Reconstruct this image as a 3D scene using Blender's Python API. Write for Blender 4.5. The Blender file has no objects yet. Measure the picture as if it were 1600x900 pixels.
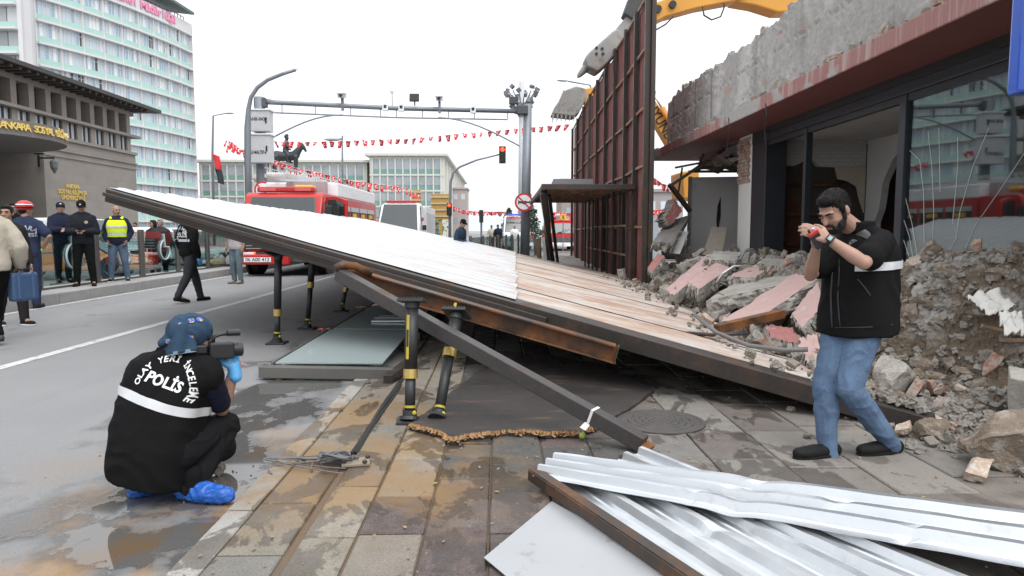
import bpy, bmesh, math, random
from mathutils import Vector as V, Matrix, Quaternion, noise as mnoise
from mathutils.bvhtree import BVHTree
R = math.radians
S = bpy.context.scene
COL = S.collection
rnd = random.Random(7)

# ---------------------------------------------------------------- camera
F, HCAM = 1067.0, 1.38
PITCH, YAW = math.atan(90 / F), math.atan(20 / F)
cam = bpy.data.cameras.new('camera')
cam.sensor_width = 36.0
cam.lens = F / 1600 * 36.0
cam.clip_start, cam.clip_end = 0.05, 3000
camo = bpy.data.objects.new('camera', cam)
COL.objects.link(camo)
camo.location = (0, 0, HCAM)
camo.rotation_euler = (R(90) - PITCH, 0, -YAW)
S.camera = camo
CR = camo.rotation_euler.to_matrix()


def ray(px, py):
    return CR @ V(((px - 800) / F, (450 - py) / F, -1.0))


def P(px, py, Y):
    d = ray(px, py)
    return V((0, 0, HCAM)) + d * (Y / d.y)


def PX(px, py, X):
    d = ray(px, py)
    return V((0, 0, HCAM)) + d * (X / d.x)


def G(px, py, z=0.0):
    d = ray(px, py)
    return V((0, 0, HCAM)) + d * ((z - HCAM) / d.z)


def proj(p):
    q = CR.inverted() @ (V(p) - V((0, 0, HCAM)))
    return 800 + F * q.x / -q.z, 450 - F * q.y / -q.z


# ---------------------------------------------------------------- light: bright overcast day
w = bpy.data.worlds.new('World')
S.world = w
w.use_nodes = True
nt = w.node_tree
nt.nodes.clear()
SUN_EL, SUN_AZ = R(58), R(150)
sky = nt.nodes.new('ShaderNodeTexSky')
sky.sky_type = 'NISHITA'
sky.sun_disc = False
sky.sun_elevation, sky.sun_rotation = SUN_EL, SUN_AZ
sky.air_density, sky.dust_density = 1.0, 6.0
hs = nt.nodes.new('ShaderNodeHueSaturation')
hs.inputs['Saturation'].default_value = 0.10
mixc = nt.nodes.new('ShaderNodeMix')
mixc.data_type = 'RGBA'
mixc.inputs[0].default_value = 0.70          # cloud cover over the clear sky
mixc.inputs[7].default_value = (9.6, 9.9, 10.4, 1)
bg = nt.nodes.new('ShaderNodeBackground')
bg.inputs['Strength'].default_value = 0.15
out = nt.nodes.new('ShaderNodeOutputWorld')
nt.links.new(sky.outputs[0], hs.inputs['Color'])
nt.links.new(hs.outputs[0], mixc.inputs[6])
tcw = nt.nodes.new('ShaderNodeTexCoord')
sxz = nt.nodes.new('ShaderNodeSeparateXYZ')
mr = nt.nodes.new('ShaderNodeMapRange')
for i_, v_ in enumerate((0.0, 1.0, 0.86, 1.42)):
    mr.inputs[i_ + 1].default_value = v_
mul = nt.nodes.new('ShaderNodeMix')
mul.data_type, mul.blend_type = 'RGBA', 'MULTIPLY'
mul.inputs[0].default_value = 1.0
nt.links.new(tcw.outputs['Generated'], sxz.inputs[0])
nt.links.new(sxz.outputs[2], mr.inputs[0])
nt.links.new(mixc.outputs[2], mul.inputs[6])
nt.links.new(mr.outputs[0], mul.inputs[7])
nt.links.new(mul.outputs[2], bg.inputs['Color'])
nt.links.new(bg.outputs[0], out.inputs['Surface'])
sl = bpy.data.lights.new('sun', 'SUN')
sl.energy, sl.angle, sl.color = 1.2, R(40), (1, 0.97, 0.93)
so = bpy.data.objects.new('sun', sl)
COL.objects.link(so)
sd = V((math.sin(SUN_AZ) * math.cos(SUN_EL), math.cos(SUN_AZ) * math.cos(SUN_EL), math.sin(SUN_EL)))
so.rotation_euler = sd.to_track_quat('Z', 'Y').to_euler()
so.location = (0, -20, 30)
S.view_settings.view_transform = 'Standard'
S.view_settings.look = 'None'
S.view_settings.gamma = 1.0
S.view_settings.exposure = 0.16
S.render.engine = 'CYCLES'
S.cycles.max_bounces = 6
S.cycles.transparent_max_bounces = 10
S.cycles.use_denoising = True


# ---------------------------------------------------------------- material helpers
class NT:
    def __init__(s, name):
        s.m = bpy.data.materials.new(name)
        s.m.use_nodes = True
        s.t = s.m.node_tree
        s.t.nodes.clear()
        s.o = s.t.nodes.new('ShaderNodeOutputMaterial')
        s.b = s.t.nodes.new('ShaderNodeBsdfPrincipled')
        s.t.links.new(s.b.outputs[0], s.o.inputs[0])
        s.tc = s.t.nodes.new('ShaderNodeTexCoord')

    def _in(s, sock, v):
        if v is None:
            return
        if hasattr(v, 'links'):
            s.t.links.new(v, sock)
        elif isinstance(v, (tuple, list)) and len(v) == 3 and sock.type == 'RGBA':
            sock.default_value = (*v, 1)
        elif sock.type == 'RGBA' and not isinstance(v, (tuple, list)):
            sock.default_value = (v, v, v, 1)
        else:
            sock.default_value = v

    def vec(s, scale=(1, 1, 1), rot=(0, 0, 0), gen=False, loc=(0, 0, 0)):
        n = s.t.nodes.new('ShaderNodeMapping')
        s.t.links.new(s.tc.outputs['Generated' if gen else 'Object'], n.inputs[0])
        n.inputs['Scale'].default_value = scale
        n.inputs['Rotation'].default_value = rot
        n.inputs['Location'].default_value = loc
        return n.outputs[0]

    def noise(s, scale, detail=4, vec=None, rough=.55, dist=0):
        n = s.t.nodes.new('ShaderNodeTexNoise')
        n.inputs['Scale'].default_value = scale
        n.inputs['Detail'].default_value = detail
        n.inputs['Roughness'].default_value = rough
        n.inputs['Distortion'].default_value = dist
        s.t.links.new(vec if vec is not None else s.tc.outputs['Object'], n.inputs['Vector'])
        return n.outputs[0]

    def vor(s, scale, vec=None, feat='F1', out='Distance'):
        n = s.t.nodes.new('ShaderNodeTexVoronoi')
        n.feature = feat
        n.inputs['Scale'].default_value = scale
        s.t.links.new(vec if vec is not None else s.tc.outputs['Object'], n.inputs['Vector'])
        return n.outputs[out]

    def ramp(s, fac, *stops):
        n = s.t.nodes.new('ShaderNodeValToRGB')
        s._in(n.inputs[0], fac)
        e = n.color_ramp.elements
        while len(e) < len(stops):
            e.new(0.5)
        for el, (p, c) in zip(e, stops):
            el.position = p
            el.color = (*c, 1) if isinstance(c, (tuple, list)) else (c, c, c, 1)
        return n.outputs[0]

    def mix(s, fac, a, b, mode='MIX'):
        n = s.t.nodes.new('ShaderNodeMix')
        n.data_type = 'RGBA'
        n.blend_type = mode
        s._in(n.inputs[0], fac)
        s._in(n.inputs[6], a)
        s._in(n.inputs[7], b)
        return n.outputs[2]

    def math(s, op, a, b=None, clamp=False):
        n = s.t.nodes.new('ShaderNodeMath')
        n.operation = op
        n.use_clamp = clamp
        s._in(n.inputs[0], a)
        s._in(n.inputs[1], b)
        return n.outputs[0]

    def sep(s, vec=None):
        n = s.t.nodes.new('ShaderNodeSeparateXYZ')
        s.t.links.new(vec if vec is not None else s.tc.outputs['Object'], n.inputs[0])
        return n.outputs

    def rng(s, v, a, b, c=0.0, d=1.0):
        n = s.t.nodes.new('ShaderNodeMapRange')
        s._in(n.inputs[0], v)
        for i, q in enumerate((a, b, c, d)):
            n.inputs[i + 1].default_value = q
        return n.outputs[0]

    def attr(s, name):
        n = s.t.nodes.new('ShaderNodeAttribute')
        n.attribute_name = name
        return n.outputs['Color']

    def bump(s, h, strength=.3, dist=.01):
        n = s.t.nodes.new('ShaderNodeBump')
        n.inputs['Strength'].default_value = strength
        n.inputs['Distance'].default_value = dist
        s._in(n.inputs['Height'], h)
        s.t.links.new(n.outputs[0], s.b.inputs['Normal'])

    def set(s, **k):
        for a, v in k.items():
            s._in(s.b.inputs[{'col': 'Base Color', 'rough': 'Roughness', 'metal': 'Metallic', 'spec': 'Specular IOR Level',
                              'trans': 'Transmission Weight', 'emit': 'Emission Color', 'es': 'Emission Strength', 'alpha': 'Alpha',
                              'coat': 'Coat Weight', 'sub': 'Subsurface Weight'}[a]], v)
        return s.m


MATS = {}


def mat(name, col, rough=.6, metal=0., var=.18, scale=6., bump=.0, bscale=60., bdist=.004, col2=None, thr=(.5, .62), spec=None, coat=None):
    """plain material: a base colour with noise variation, patches of a second colour, fine bump"""
    if name in MATS:
        return MATS[name]
    n = NT(name)
    f = n.noise(scale, 5)
    c = n.mix(f, tuple(max(0, x * (1 - var)) for x in col), tuple(min(1, x * (1 + var)) for x in col))
    if col2:
        k = n.rng(n.noise(scale * .7, 7, rough=.65, vec=n.vec(loc=(3, 7, 1))), thr[0], thr[1])
        c = n.mix(k, c, col2)
    n.set(col=c, rough=rough, metal=metal)
    if spec is not None:
        n.set(spec=spec)
    if coat:
        n.set(coat=coat)
    if bump:
        n.bump(n.noise(bscale, 6), bump, bdist)
    MATS[name] = n.m
    return n.m


# ---------------------------------------------------------------- mesh helpers
class MB:
    def __init__(s):
        s.v, s.f, s.m, s.cur = [], [], [], 0

    def add(s, vs, fs):
        o = len(s.v)
        s.v += [V(x) for x in vs]
        for f in fs:
            s.f.append([i + o for i in f])
            s.m.append(s.cur)
        return s

    def box(s, c, size, rot=None):
        c = V(c)
        vs = []
        for x in (-.5, .5):
            for y in (-.5, .5):
                for z in (-.5, .5):
                    q = V((x * size[0], y * size[1], z * size[2]))
                    vs.append(c + (rot @ q if rot else q))
        return s.add(vs, [(0, 1, 3, 2), (4, 6, 7, 5), (0, 4, 5, 1), (2, 3, 7, 6), (0, 2, 6, 4), (1, 5, 7, 3)])

    def bb(s, x0, x1, y0, y1, z0, z1):
        return s.box(((x0 + x1) / 2, (y0 + y1) / 2, (z0 + z1) / 2), (abs(x1 - x0), abs(y1 - y0), abs(z1 - z0)))

    def beam(s, p, q, w, h, up=(0, 0, 1)):
        p, q = V(p), V(q)
        d = q - p
        y = d.normalized()
        x = y.cross(V(up))
        if x.length < 1e-4:
            x = y.cross(V((1, 0, 0)))
        x.normalize()
        z = x.cross(y)
        M = Matrix((x, y, z)).transposed()
        return s.box((p + q) / 2, (w, d.length, h), M)

    def tube(s, pts, r, n=8, cap=True):
        pts = [V(p) for p in pts]
        k = len(pts)
        rs = r if isinstance(r, (list, tuple)) else [r] * k
        t0 = (pts[1] - pts[0]).normalized()
        a = t0.cross(V((0, 0, 1)))
        if a.length < 1e-3:
            a = t0.cross(V((1, 0, 0)))
        a.normalize()
        vs, fs = [], []
        pt = t0
        for i, p in enumerate(pts):
            t = (pts[min(i + 1, k - 1)] - pts[max(i - 1, 0)])
            t = t.normalized() if t.length > 1e-9 else pt
            q = pt.rotation_difference(t)
            a = q @ a
            a = (a - t * a.dot(t)).normalized()
            pt = t
            b = t.cross(a)
            for j in range(n):
                an = 2 * math.pi * j / n
                vs.append(p + (a * math.cos(an) + b * math.sin(an)) * rs[i])
        for i in range(k - 1):
            for j in range(n):
                fs.append((i * n + j, i * n + (j + 1) % n, (i + 1) * n + (j + 1) % n, (i + 1) * n + j))
        if cap:
            fs.append(tuple(range(n))[::-1])
            fs.append(tuple((k - 1) * n + j for j in range(n)))
        return s.add(vs, fs)

    def prism(s, poly, vec):
        n = len(poly)
        vec = V(vec)
        vs = [V(p) for p in poly] + [V(p) + vec for p in poly]
        fs = [tuple(range(n))[::-1], tuple(range(n, 2 * n))]
        for i in range(n):
            j = (i + 1) % n
            fs.append((i, j, n + j, n + i))
        return s.add(vs, fs)

    def lathe(s, prof, n=16, M=None):
        vs, fs = [], []
        k = len(prof)
        for r, z in prof:
            for j in range(n):
                a = 2 * math.pi * j / n
                p = V((r * math.cos(a), r * math.sin(a), z))
                vs.append(M @ p if M else p)
        for i in range(k - 1):
            for j in range(n):
                fs.append((i * n + j, i * n + (j + 1) % n, (i + 1) * n + (j + 1) % n, (i + 1) * n + j))
        fs.append(tuple(range(n))[::-1])
        fs.append(tuple((k - 1) * n + j for j in range(n)))
        return s.add(vs, fs)

    def loft(s, rings, n=20, ex=2.0):
        """rings: (centre, right*rx, fwd*ry) superellipse sections, capped"""
        vs, fs = [], []
        for c, a, b in rings:
            for j in range(n):
                an = 2 * math.pi * j / n
                x, y = math.cos(an), math.sin(an)
                x = math.copysign(abs(x) ** (2 / ex), x)
                y = math.copysign(abs(y) ** (2 / ex), y)
                vs.append(V(c) + V(a) * x + V(b) * y)
        k = len(rings)
        for i in range(k - 1):
            for j in range(n):
                fs.append((i * n + j, i * n + (j + 1) % n, (i + 1) * n + (j + 1) % n, (i + 1) * n + j))
        fs.append(tuple(range(n))[::-1])
        fs.append(tuple((k - 1) * n + j for j in range(n)))
        return s.add(vs, fs)

    def ell(s, c, r, rot=None, nu=14, nv=9):
        c = V(c)
        r = r if isinstance(r, (list, tuple, V)) else (r, r, r)
        vs, fs = [], []
        for i in range(1, nv):
            t = math.pi * i / nv
            for j in range(nu):
                a = 2 * math.pi * j / nu
                p = V((r[0] * math.sin(t) * math.cos(a), r[1] * math.sin(t) * math.sin(a), r[2] * math.cos(t)))
                vs.append(c + (rot @ p if rot else p))
        top, bot = len(vs), len(vs) + 1
        for z in (r[2], -r[2]):
            p = V((0, 0, z))
            vs.append(c + (rot @ p if rot else p))
        for i in range(nv - 2):
            for j in range(nu):
                fs.append((i * nu + j, (i + 1) * nu + j, (i + 1) * nu + (j + 1) % nu, i * nu + (j + 1) % nu))
        for j in range(nu):
            fs.append((top, j, (j + 1) % nu))
            q = (nv - 2) * nu
            fs.append((bot, q + (j + 1) % nu, q + j))
        return s.add(vs, fs)

    def limb(s, pts, rs, n=12):
        """rounded tapered chain"""
        for i, p in enumerate(pts):
            s.ell(p, rs[i], None, n, 8)
        for i in range(len(pts) - 1):
            p, q = V(pts[i]), V(pts[i + 1])
            if (q - p).length > 1e-5:
                s.tube([p, q], [rs[i], rs[i + 1]], n)
        return s

    def grid(s, fn, nu, nv):
        vs = [fn(i / nu, j / nv) for i in range(nu + 1) for j in range(nv + 1)]
        fs = [(i * (nv + 1) + j, (i + 1) * (nv + 1) + j, (i + 1) * (nv + 1) + j + 1, i * (nv + 1) + j + 1) for i in range(nu) for j in range(nv)]
        return s.add(vs, fs)

    def rock(s, c, size, seed=0, rot=None, sub=2, rough=.35):
        """angular broken lump"""
        bm = bmesh.new()
        bmesh.ops.create_cube(bm, size=1.0)
        bmesh.ops.subdivide_edges(bm, edges=bm.edges[:], cuts=sub, use_grid_fill=True)
        r = random.Random(seed)
        off = V((r.uniform(-50, 50), r.uniform(-50, 50), r.uniform(-50, 50)))
        vs = []
        sh = [V((r.gauss(0, 1), r.gauss(0, 1), r.gauss(0, 1))).normalized() for _ in range(4)]
        for v in bm.verts:
            p = v.co.copy()
            for h in sh:
                d = p.dot(h) - r.random() * .02 - .42
                if d > 0:
                    p -= h * d
            p += mnoise.noise_vector(p * 2.2 + off) * rough * .35 + mnoise.noise_vector(p * 6 + off) * rough * .14
            p = V((p.x * size[0], p.y * size[1], p.z * size[2]))
            vs.append(V(c) + (rot @ p if rot else p))
        s.add(vs, [[v.index for v in f.verts] for f in bm.faces])
        bm.free()
        return s

    def xf(s, M):
        s.v = [M @ p for p in s.v]
        return s

    def mesh(s, name, mats, smooth=False):
        me = bpy.data.meshes.new(name)
        me.from_pydata([tuple(p) for p in s.v], [], s.f)
        if not isinstance(mats, (list, tuple)):
            mats = [mats]
        for m in mats:
            me.materials.append(m)
        if len(mats) > 1:
            me.polygons.foreach_set('material_index', s.m)
        if smooth:
            me.polygons.foreach_set('use_smooth', [True] * len(me.polygons))
        me.update()
        return me

    def build(s, name, mats, parent=None, smooth=False, bevel=0, seg=2, fix=True):
        me = s.mesh(name, mats, smooth)
        if fix:
            bm = bmesh.new()
            bm.from_mesh(me)
            bmesh.ops.recalc_face_normals(bm, faces=bm.faces)
            bm.to_mesh(me)
            bm.free()
        return link(name, me, parent, bevel, seg)


def link(name, me, parent=None, bevel=0, seg=2):
    o = bpy.data.objects.new(name, me)
    COL.objects.link(o)
    if parent is not None:
        o.parent = parent
        r = parent
        while r.parent:
            r = r.parent
        o.matrix_parent_inverse = Matrix.Identity(4) if r.get('local') else wm(parent).inverted()
    if bevel:
        b = o.modifiers.new('bevel', 'BEVEL')
        b.width, b.segments, b.limit_method = bevel, seg, 'ANGLE'
        b.harden_normals = False
    return o


def wm(o):
    """world matrix without waiting for a depsgraph update"""
    M = o.matrix_basis.copy()
    if o.parent:
        return wm(o.parent) @ o.matrix_parent_inverse @ M
    return M


def tag(o, label, cat, group=None):
    o['label'], o['category'] = label, cat
    if group:
        o['group'] = group
    return o


def kind(o, k):
    o['kind'] = k
    return o


def thing(name, label, cat, loc=(0, 0, 0), rz=0., group=None, local=False):
    """Empty at the thing's base. local: parts are built round the origin; else parts are built in world space"""
    o = bpy.data.objects.new(name, None)
    COL.objects.link(o)
    o.location = loc
    o.rotation_euler = (0, 0, rz)
    o.empty_display_size = .2
    if local:
        o['local'] = 1
    return tag(o, label, cat, group)


def dup(o, loc=None, rz=None, label=None, group=None):
    """copy of a thing with copies of its parts and sub-parts"""
    c = o.copy()
    COL.objects.link(c)
    if loc is not None:
        c.location = loc
    if rz is not None:
        c.rotation_euler = (0, 0, rz)
    if label:
        c['label'] = label
    if group:
        c['group'] = group
    for a in list(o.children):
        b = a.copy()
        COL.objects.link(b)
        b.parent = c
        for d in a.children:
            e = d.copy()
            COL.objects.link(e)
            e.parent = b
    return c


def remesh(mb, voxel, smooth=3, wr=0., wscale=8., seed=0):
    """one continuous skin over overlapping pieces, with optional cloth folds"""
    me = mb.mesh('tmp', [])
    bm = bmesh.new()
    bm.from_mesh(me)
    bmesh.ops.recalc_face_normals(bm, faces=bm.faces)
    bm.to_mesh(me)
    bm.free()
    o = bpy.data.objects.new('tmp', me)
    COL.objects.link(o)
    m = o.modifiers.new('r', 'REMESH')
    m.mode, m.voxel_size = 'VOXEL', voxel
    if smooth:
        q = o.modifiers.new('s', 'SMOOTH')
        q.iterations, q.factor = smooth, .5
    dg = bpy.context.evaluated_depsgraph_get()
    ne = bpy.data.meshes.new_from_object(o.evaluated_get(dg))
    bpy.data.objects.remove(o)
    bpy.data.meshes.remove(me)
    if wr:
        ne.calc_loop_triangles()
        ns = [v.normal.copy() for v in ne.vertices]
        off = V((seed * 3.1, seed * 1.7, seed * 2.3))
        for v, n in zip(ne.vertices, ns):
            q = v.co * wscale + off
            d = mnoise.noise(V((q.x, q.y, q.z * .7)) + mnoise.noise_vector(q * .6) * 1.3)
            d = 1 - abs(d) * 2.6
            v.co += n * wr * d * .6
    ne.polygons.foreach_set('use_smooth', [True] * len(ne.polygons))
    ne.update()
    return ne


def put(name, me, m, parent):
    me.materials.clear()
    for q in (m if isinstance(m, (list, tuple)) else [m]):
        me.materials.append(q)
    me.name = name
    return link(name, me, parent)


def text_mesh(body, size, bold=.0, ext=.004):
    cu = bpy.data.curves.new('t', 'FONT')
    cu.body, cu.size, cu.align_x, cu.align_y = body, size, 'CENTER', 'CENTER'
    cu.extrude, cu.offset, cu.resolution_u = ext, bold * size, 3
    o = bpy.data.objects.new('t', cu)
    COL.objects.link(o)
    dg = bpy.context.evaluated_depsgraph_get()
    me = bpy.data.meshes.new_from_object(o.evaluated_get(dg))
    bpy.data.objects.remove(o)
    bpy.data.curves.remove(cu)
    return me


def text(name, body, size, m, parent, centre, xdir, ydir, bold=.0, ext=.004, width=None):
    """flat lettering: xdir reading direction, ydir up"""
    me = text_mesh(body, size, bold, ext)
    x = V(xdir).normalized()
    y = V(ydir).normalized()
    z = x.cross(y).normalized()
    y = z.cross(x)
    if width:
        xs = [v.co.x for v in me.vertices]
        k = width / max(1e-6, max(xs) - min(xs))
    else:
        k = 1
    for v in me.vertices:
        v.co = V(centre) + x * (v.co.x * k) + y * v.co.y + z * v.co.z
    me.materials.clear()
    me.materials.append(m)
    me.update()
    return link(name, me, parent)


def fbm(p, oct=4):
    return mnoise.fractal(p, .9, 2.1, oct)


def sstep(a, b, x):
    t = max(0., min(1., (x - a) / (b - a)))
    return t * t * (3 - 2 * t)
# ================================================================ SETTING
# ---- shared materials
M_DARKFRAME = mat('dark_frame', (.035, .04, .048), .38, .3, .2, 3, bump=.05)
M_STEEL = mat('grey_pole', (.20, .22, .24), .5, .4, .15, 4)
M_WHITEP = mat('white_paint', (.75, .76, .77), .5)
M_BLACK = mat('black_plastic', (.015, .015, .017), .42)
M_RUBBER = mat('rubber', (.02, .02, .02), .8)
M_RED = mat('red_paint', (.43, .018, .016), .35, coat=.15)
M_YEL = mat('yellow_paint', (.62, .30, .03), .42, var=.25, scale=3, col2=(.35, .2, .06), thr=(.62, .75))
M_CONC = mat('concrete', (.33, .31, .28), .9, var=.3, scale=5, bump=.9, bscale=22, bdist=.02, col2=(.23, .205, .175), thr=(.48, .7))
M_BRICK = mat('brick_red', (.27, .125, .085), .95, var=.35, scale=9, bump=.6, bscale=40, col2=(.33, .29, .25), thr=(.42, .58))
M_PINK = mat('pink_plaster', (.41, .275, .255), .75, var=.12, scale=6, bump=.15, col2=(.46, .42, .40), thr=(.60, .72))
M_DPINK = mat('dark_pink_plaster', (.30, .12, .11), .75, var=.2, scale=6, bump=.15, col2=(.38, .33, .31), thr=(.60, .72))
M_CLEAR = None


def rust_mat(name, dark, rust, thr=(.42, .62), scale=4, stretch=(1, 1, 1), rough=.65, metal=.3):
    n = NT(name)
    v = n.vec(stretch)
    k = n.rng(n.noise(scale, 8, v, .65), thr[0], thr[1])
    c = n.mix(n.noise(30, 4), tuple(x * .7 for x in dark), tuple(min(1, x * 1.3) for x in dark))
    c2 = n.mix(n.noise(14, 5, v), tuple(x * .6 for x in rust), tuple(min(1, x * 1.5) for x in rust))
    n.set(col=n.mix(k, c, c2), rough=n.rng(k, 0, 1, rough * .7, .9), metal=metal)
    n.bump(n.noise(55, 6), .25, .004)
    MATS[name] = n.m
    return n.m


M_DKRUST = rust_mat('dark_rusty_steel', (.045, .038, .034), (.10, .048, .026), (.5, .75))
M_RUST = rust_mat('orange_rusty_steel', (.05, .03, .02), (.20, .082, .03), (.42, .62), 3.0, (1, 1, 1))
M_TUBE = rust_mat('dark_tube_steel', (.062, .058, .056), (.11, .06, .04), (.55, .8), 3)


def glass_mat(name, tint=(.85, .95, .93), refl=.25, rough=.0):
    n = NT(name)
    t = n.t.nodes.new('ShaderNodeBsdfTransparent')
    t.inputs[0].default_value = (*tint, 1)
    g = n.t.nodes.new('ShaderNodeBsdfGlossy')
    g.inputs['Roughness'].default_value = rough
    g.inputs['Color'].default_value = (.92, .97, .97, 1)
    lw = n.t.nodes.new('ShaderNodeLayerWeight')
    lw.inputs['Blend'].default_value = .35
    f = n.rng(lw.outputs['Facing'], 0, 1, refl * .6, min(1, refl * 2.4))
    m = n.t.nodes.new('ShaderNodeMixShader')
    n.t.links.new(f, m.inputs[0])
    n.t.links.new(t.outputs[0], m.inputs[1])
    n.t.links.new(g.outputs[0], m.inputs[2])
    n.t.nodes.remove(n.b)
    n.t.links.new(m.outputs[0], n.o.inputs[0])
    MATS[name] = n.m
    return n.m


M_SHOPGLASS = glass_mat('shop_glass', (.50, .54, .54), .12, .022)
M_FENCEGLASS = glass_mat('fence_glass', (.62, .74, .73), .22, .03)
M_CARGLASS = mat('car_glass', (.02, .028, .03), .06, 0, spec=.9)

# ---- ground and road
n = NT('asphalt')
gp = n.tc.outputs['Object']
base = n.mix(n.noise(1.1, 6), (.215, .215, .22), (.285, .285, .285))
base = n.mix(n.rng(n.noise(160, 2), .35, .7), n.mix(.55, base, (.06, .06, .06)), base)
base = n.mix(n.math('MULTIPLY', n.rng(n.noise(.35, 5, n.vec((3.2, .35, 1))), .52, .75), .6), base, (.15, .15, .15))
xyz = n.sep()
kerbside = n.math('MULTIPLY', n.rng(xyz[0], -3.4, -1.9), n.math('MULTIPLY', n.rng(xyz[1], 2.2, 3.0), n.rng(xyz[1], 15, 9)))
wetn = n.math('ADD', n.noise(1.5, 6, n.vec((1, .8, 1), loc=(2.3, .6, 0)), .58), n.math('MULTIPLY', kerbside, .255))
wet = n.rng(wetn, .70, .735)
damp = n.rng(wetn, .62, .72)
orn = n.noise(2.6, 6, n.vec((1, .7, 1), loc=(1, 4, 0)), .6)
orm = n.math('MULTIPLY', n.rng(orn, .45, .60), n.math('MULTIPLY', n.math('MULTIPLY', n.rng(xyz[0], -2.9, -1.6), n.rng(xyz[1], 5.2, 3.2)), .85))
base = n.mix(orm, base, (.30, .16, .045))
base = n.mix(n.math('MULTIPLY', damp, .65), base, (.045, .042, .038))
ro = n.mix(wet, n.rng(n.noise(40, 3), .2, .8, .62, .85), .04)
n.set(col=base, rough=ro)
n.set(spec=.8)
n.bump(n.math('MULTIPLY', n.noise(140, 3), n.math('SUBTRACT', 1, wet)), .55, .006)
M_ASPH = n.m

M_GROUND = mat('far_ground', (.26, .255, .24), .95, var=.2, scale=.2)
mb = MB()
mb.add([(-1500, -300, -.03), (1500, -300, -.03), (1500, 2500, -.03), (-1500, 2500, -.03)], [(0, 1, 2, 3)])
kind(mb.build('ground', M_GROUND), 'structure')
mb = MB()
mb.add([(-8.3, -8, 0), (-1.33, -8, 0), (-1.33, 300, 0), (-8.3, 300, 0)], [(0, 1, 2, 3)])
kind(mb.build('road', M_ASPH), 'structure')
mb = MB()
mb.add([(-24, -8, .0), (-9.6, -8, .0), (-9.6, 300, .0), (-24, 300, .0)], [(0, 1, 2, 3)])
kind(mb.build('side_road', mat('far_asphalt', (.19, .19, .19), .85, var=.15, scale=1, bump=.3)), 'structure')
n = NT('lane_paint')
k = n.rng(n.noise(9, 6, rough=.7), .36, .5)
n.set(col=n.mix(k, (.24, .24, .235), (.50, .50, .48)), rough=.8)
mb = MB()
mb.add([(-5.09, -4, .004), (-4.95, -4, .004), (-4.95, 60, .004), (-5.09, 60, .004)], [(0, 1, 2, 3)])
mb.add([(-8.2, -4, .004), (-8.1, -4, .004), (-8.1, 60, .004), (-8.2, 60, .004)], [(0, 1, 2, 3)])
kind(mb.build('road_marking', n.m), 'structure')

# far pavement with its kerb stones
M_PAVE = mat('far_pavement', (.31, .30, .29), .9, var=.22, scale=3, bump=.3, bscale=30)
mb = MB()
mb.bb(-9.6, -8.42, -6, 120, -.02, .20)
kind(mb.build('far_pavement', M_PAVE), 'structure')
mb = MB()
y = -6.0
while y < 60:
    mb.bb(-8.42, -8.30, y, y + .985, -.02, .203 + rnd.uniform(-.004, .004))
    y += 1.0
kind(mb.build('far_kerb', mat('kerb_stone', (.27, .265, .26), .9, var=.25, scale=5, bump=.4, bscale=30), bevel=.012), 'structure')

# ---- near pavement: paving slabs of mixed stone, wet and stained
n = NT('paving_stone')
c = n.attr('col')
xyz = n.sep()
c = n.mix(n.noise(9, 6), n.mix(.24, c, (0, 0, 0)), n.mix(.10, c, (1, 1, 1)))
c = n.mix(n.rng(n.noise(110, 3), .30, .72), n.mix(1.0, c, (.70, .69, .68), 'MULTIPLY'), n.mix(.04, c, (1, 1, 1)))
sp = n.rng(n.vor(38), .10, .06)
c = n.mix(n.math('MULTIPLY', sp, n.rng(n.noise(4), .5, .6)), c, (.42, .39, .34))
# worn pale mineral film
k = n.rng(n.noise(3.3, 8, n.vec(loc=(5, 1, 0)), .68), .56, .66)
c = n.mix(n.math('MULTIPLY', k, .22), c, (.38, .36, .32))
# dust and sand from the collapse towards the shop front
dust = n.math('MULTIPLY', n.rng(n.noise(2.2, 7, n.vec(loc=(0, 2, 0)), .62), .32, .62), n.rng(xyz[0], .9, 2.6))
c = n.mix(n.math('MULTIPLY', dust, .7), c, (.27, .245, .215))
# rust-coloured slurry
ox = n.math('MULTIPLY', n.rng(xyz[0], .75, -.35), n.math('MULTIPLY', n.rng(xyz[1], 2.5, 3.4), n.rng(xyz[1], 6.6, 5.0)))
ok = n.math('MULTIPLY', n.rng(n.math('ADD', n.noise(1.9, 9, n.vec(loc=(7, 2, 0)), .66), n.math('MULTIPLY', ox, .22)), .58, .76), ox)
c = n.mix(n.math('MULTIPLY', ok, .62), c, (.30, .175, .06))
# damp blots
wn = n.noise(2.4, 9, n.vec((1.4, .8, 1), loc=(1.4, .3, 0)), .60, .5)
wetp = n.rng(wn, .515, .54)
wx = n.rng(xyz[0], 3.6, 1.5)
wetp = n.math('MULTIPLY', wetp, wx)
c = n.mix(n.math('MULTIPLY', wetp, .62), c, n.mix(1.0, c, (.24, .21, .185), 'MULTIPLY'))
n.set(col=n.mix(1.0, c, (.80, .79, .775), 'MULTIPLY'), rough=n.mix(wetp, .8, n.rng(n.noise(6), .3, .7, .18, .5)), spec=.32)
n.bump(n.noise(60, 6, rough=.6), .35, .005)
M_PAVER = n.m
n = NT('joint_sand')
xyz = n.sep()
n.set(col=n.mix(n.noise(7, 6), (.10, .085, .07), n.mix(n.rng(xyz[0], .4, -.4), (.12, .105, .09), (.17, .10, .05))), rough=.95)
n.bump(n.noise(80, 4), .6, .006)
M_JOINT = n.m
cols = [(-1.33, -1.20), (-1.19, -.915), (-.872, -.645), (-.632, -.345), (-.335, -.055), (-.045, .255), (.265, .56), (.57, .87), (.88, 1.25),
        (1.26, 1.66), (1.67, 2.07), (2.08, 2.5), (2.51, 2.93), (2.94, 3.4), (3.41, 3.9), (3.91, 4.4), (4.41, 4.95), (4.96, 5.45)]
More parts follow.
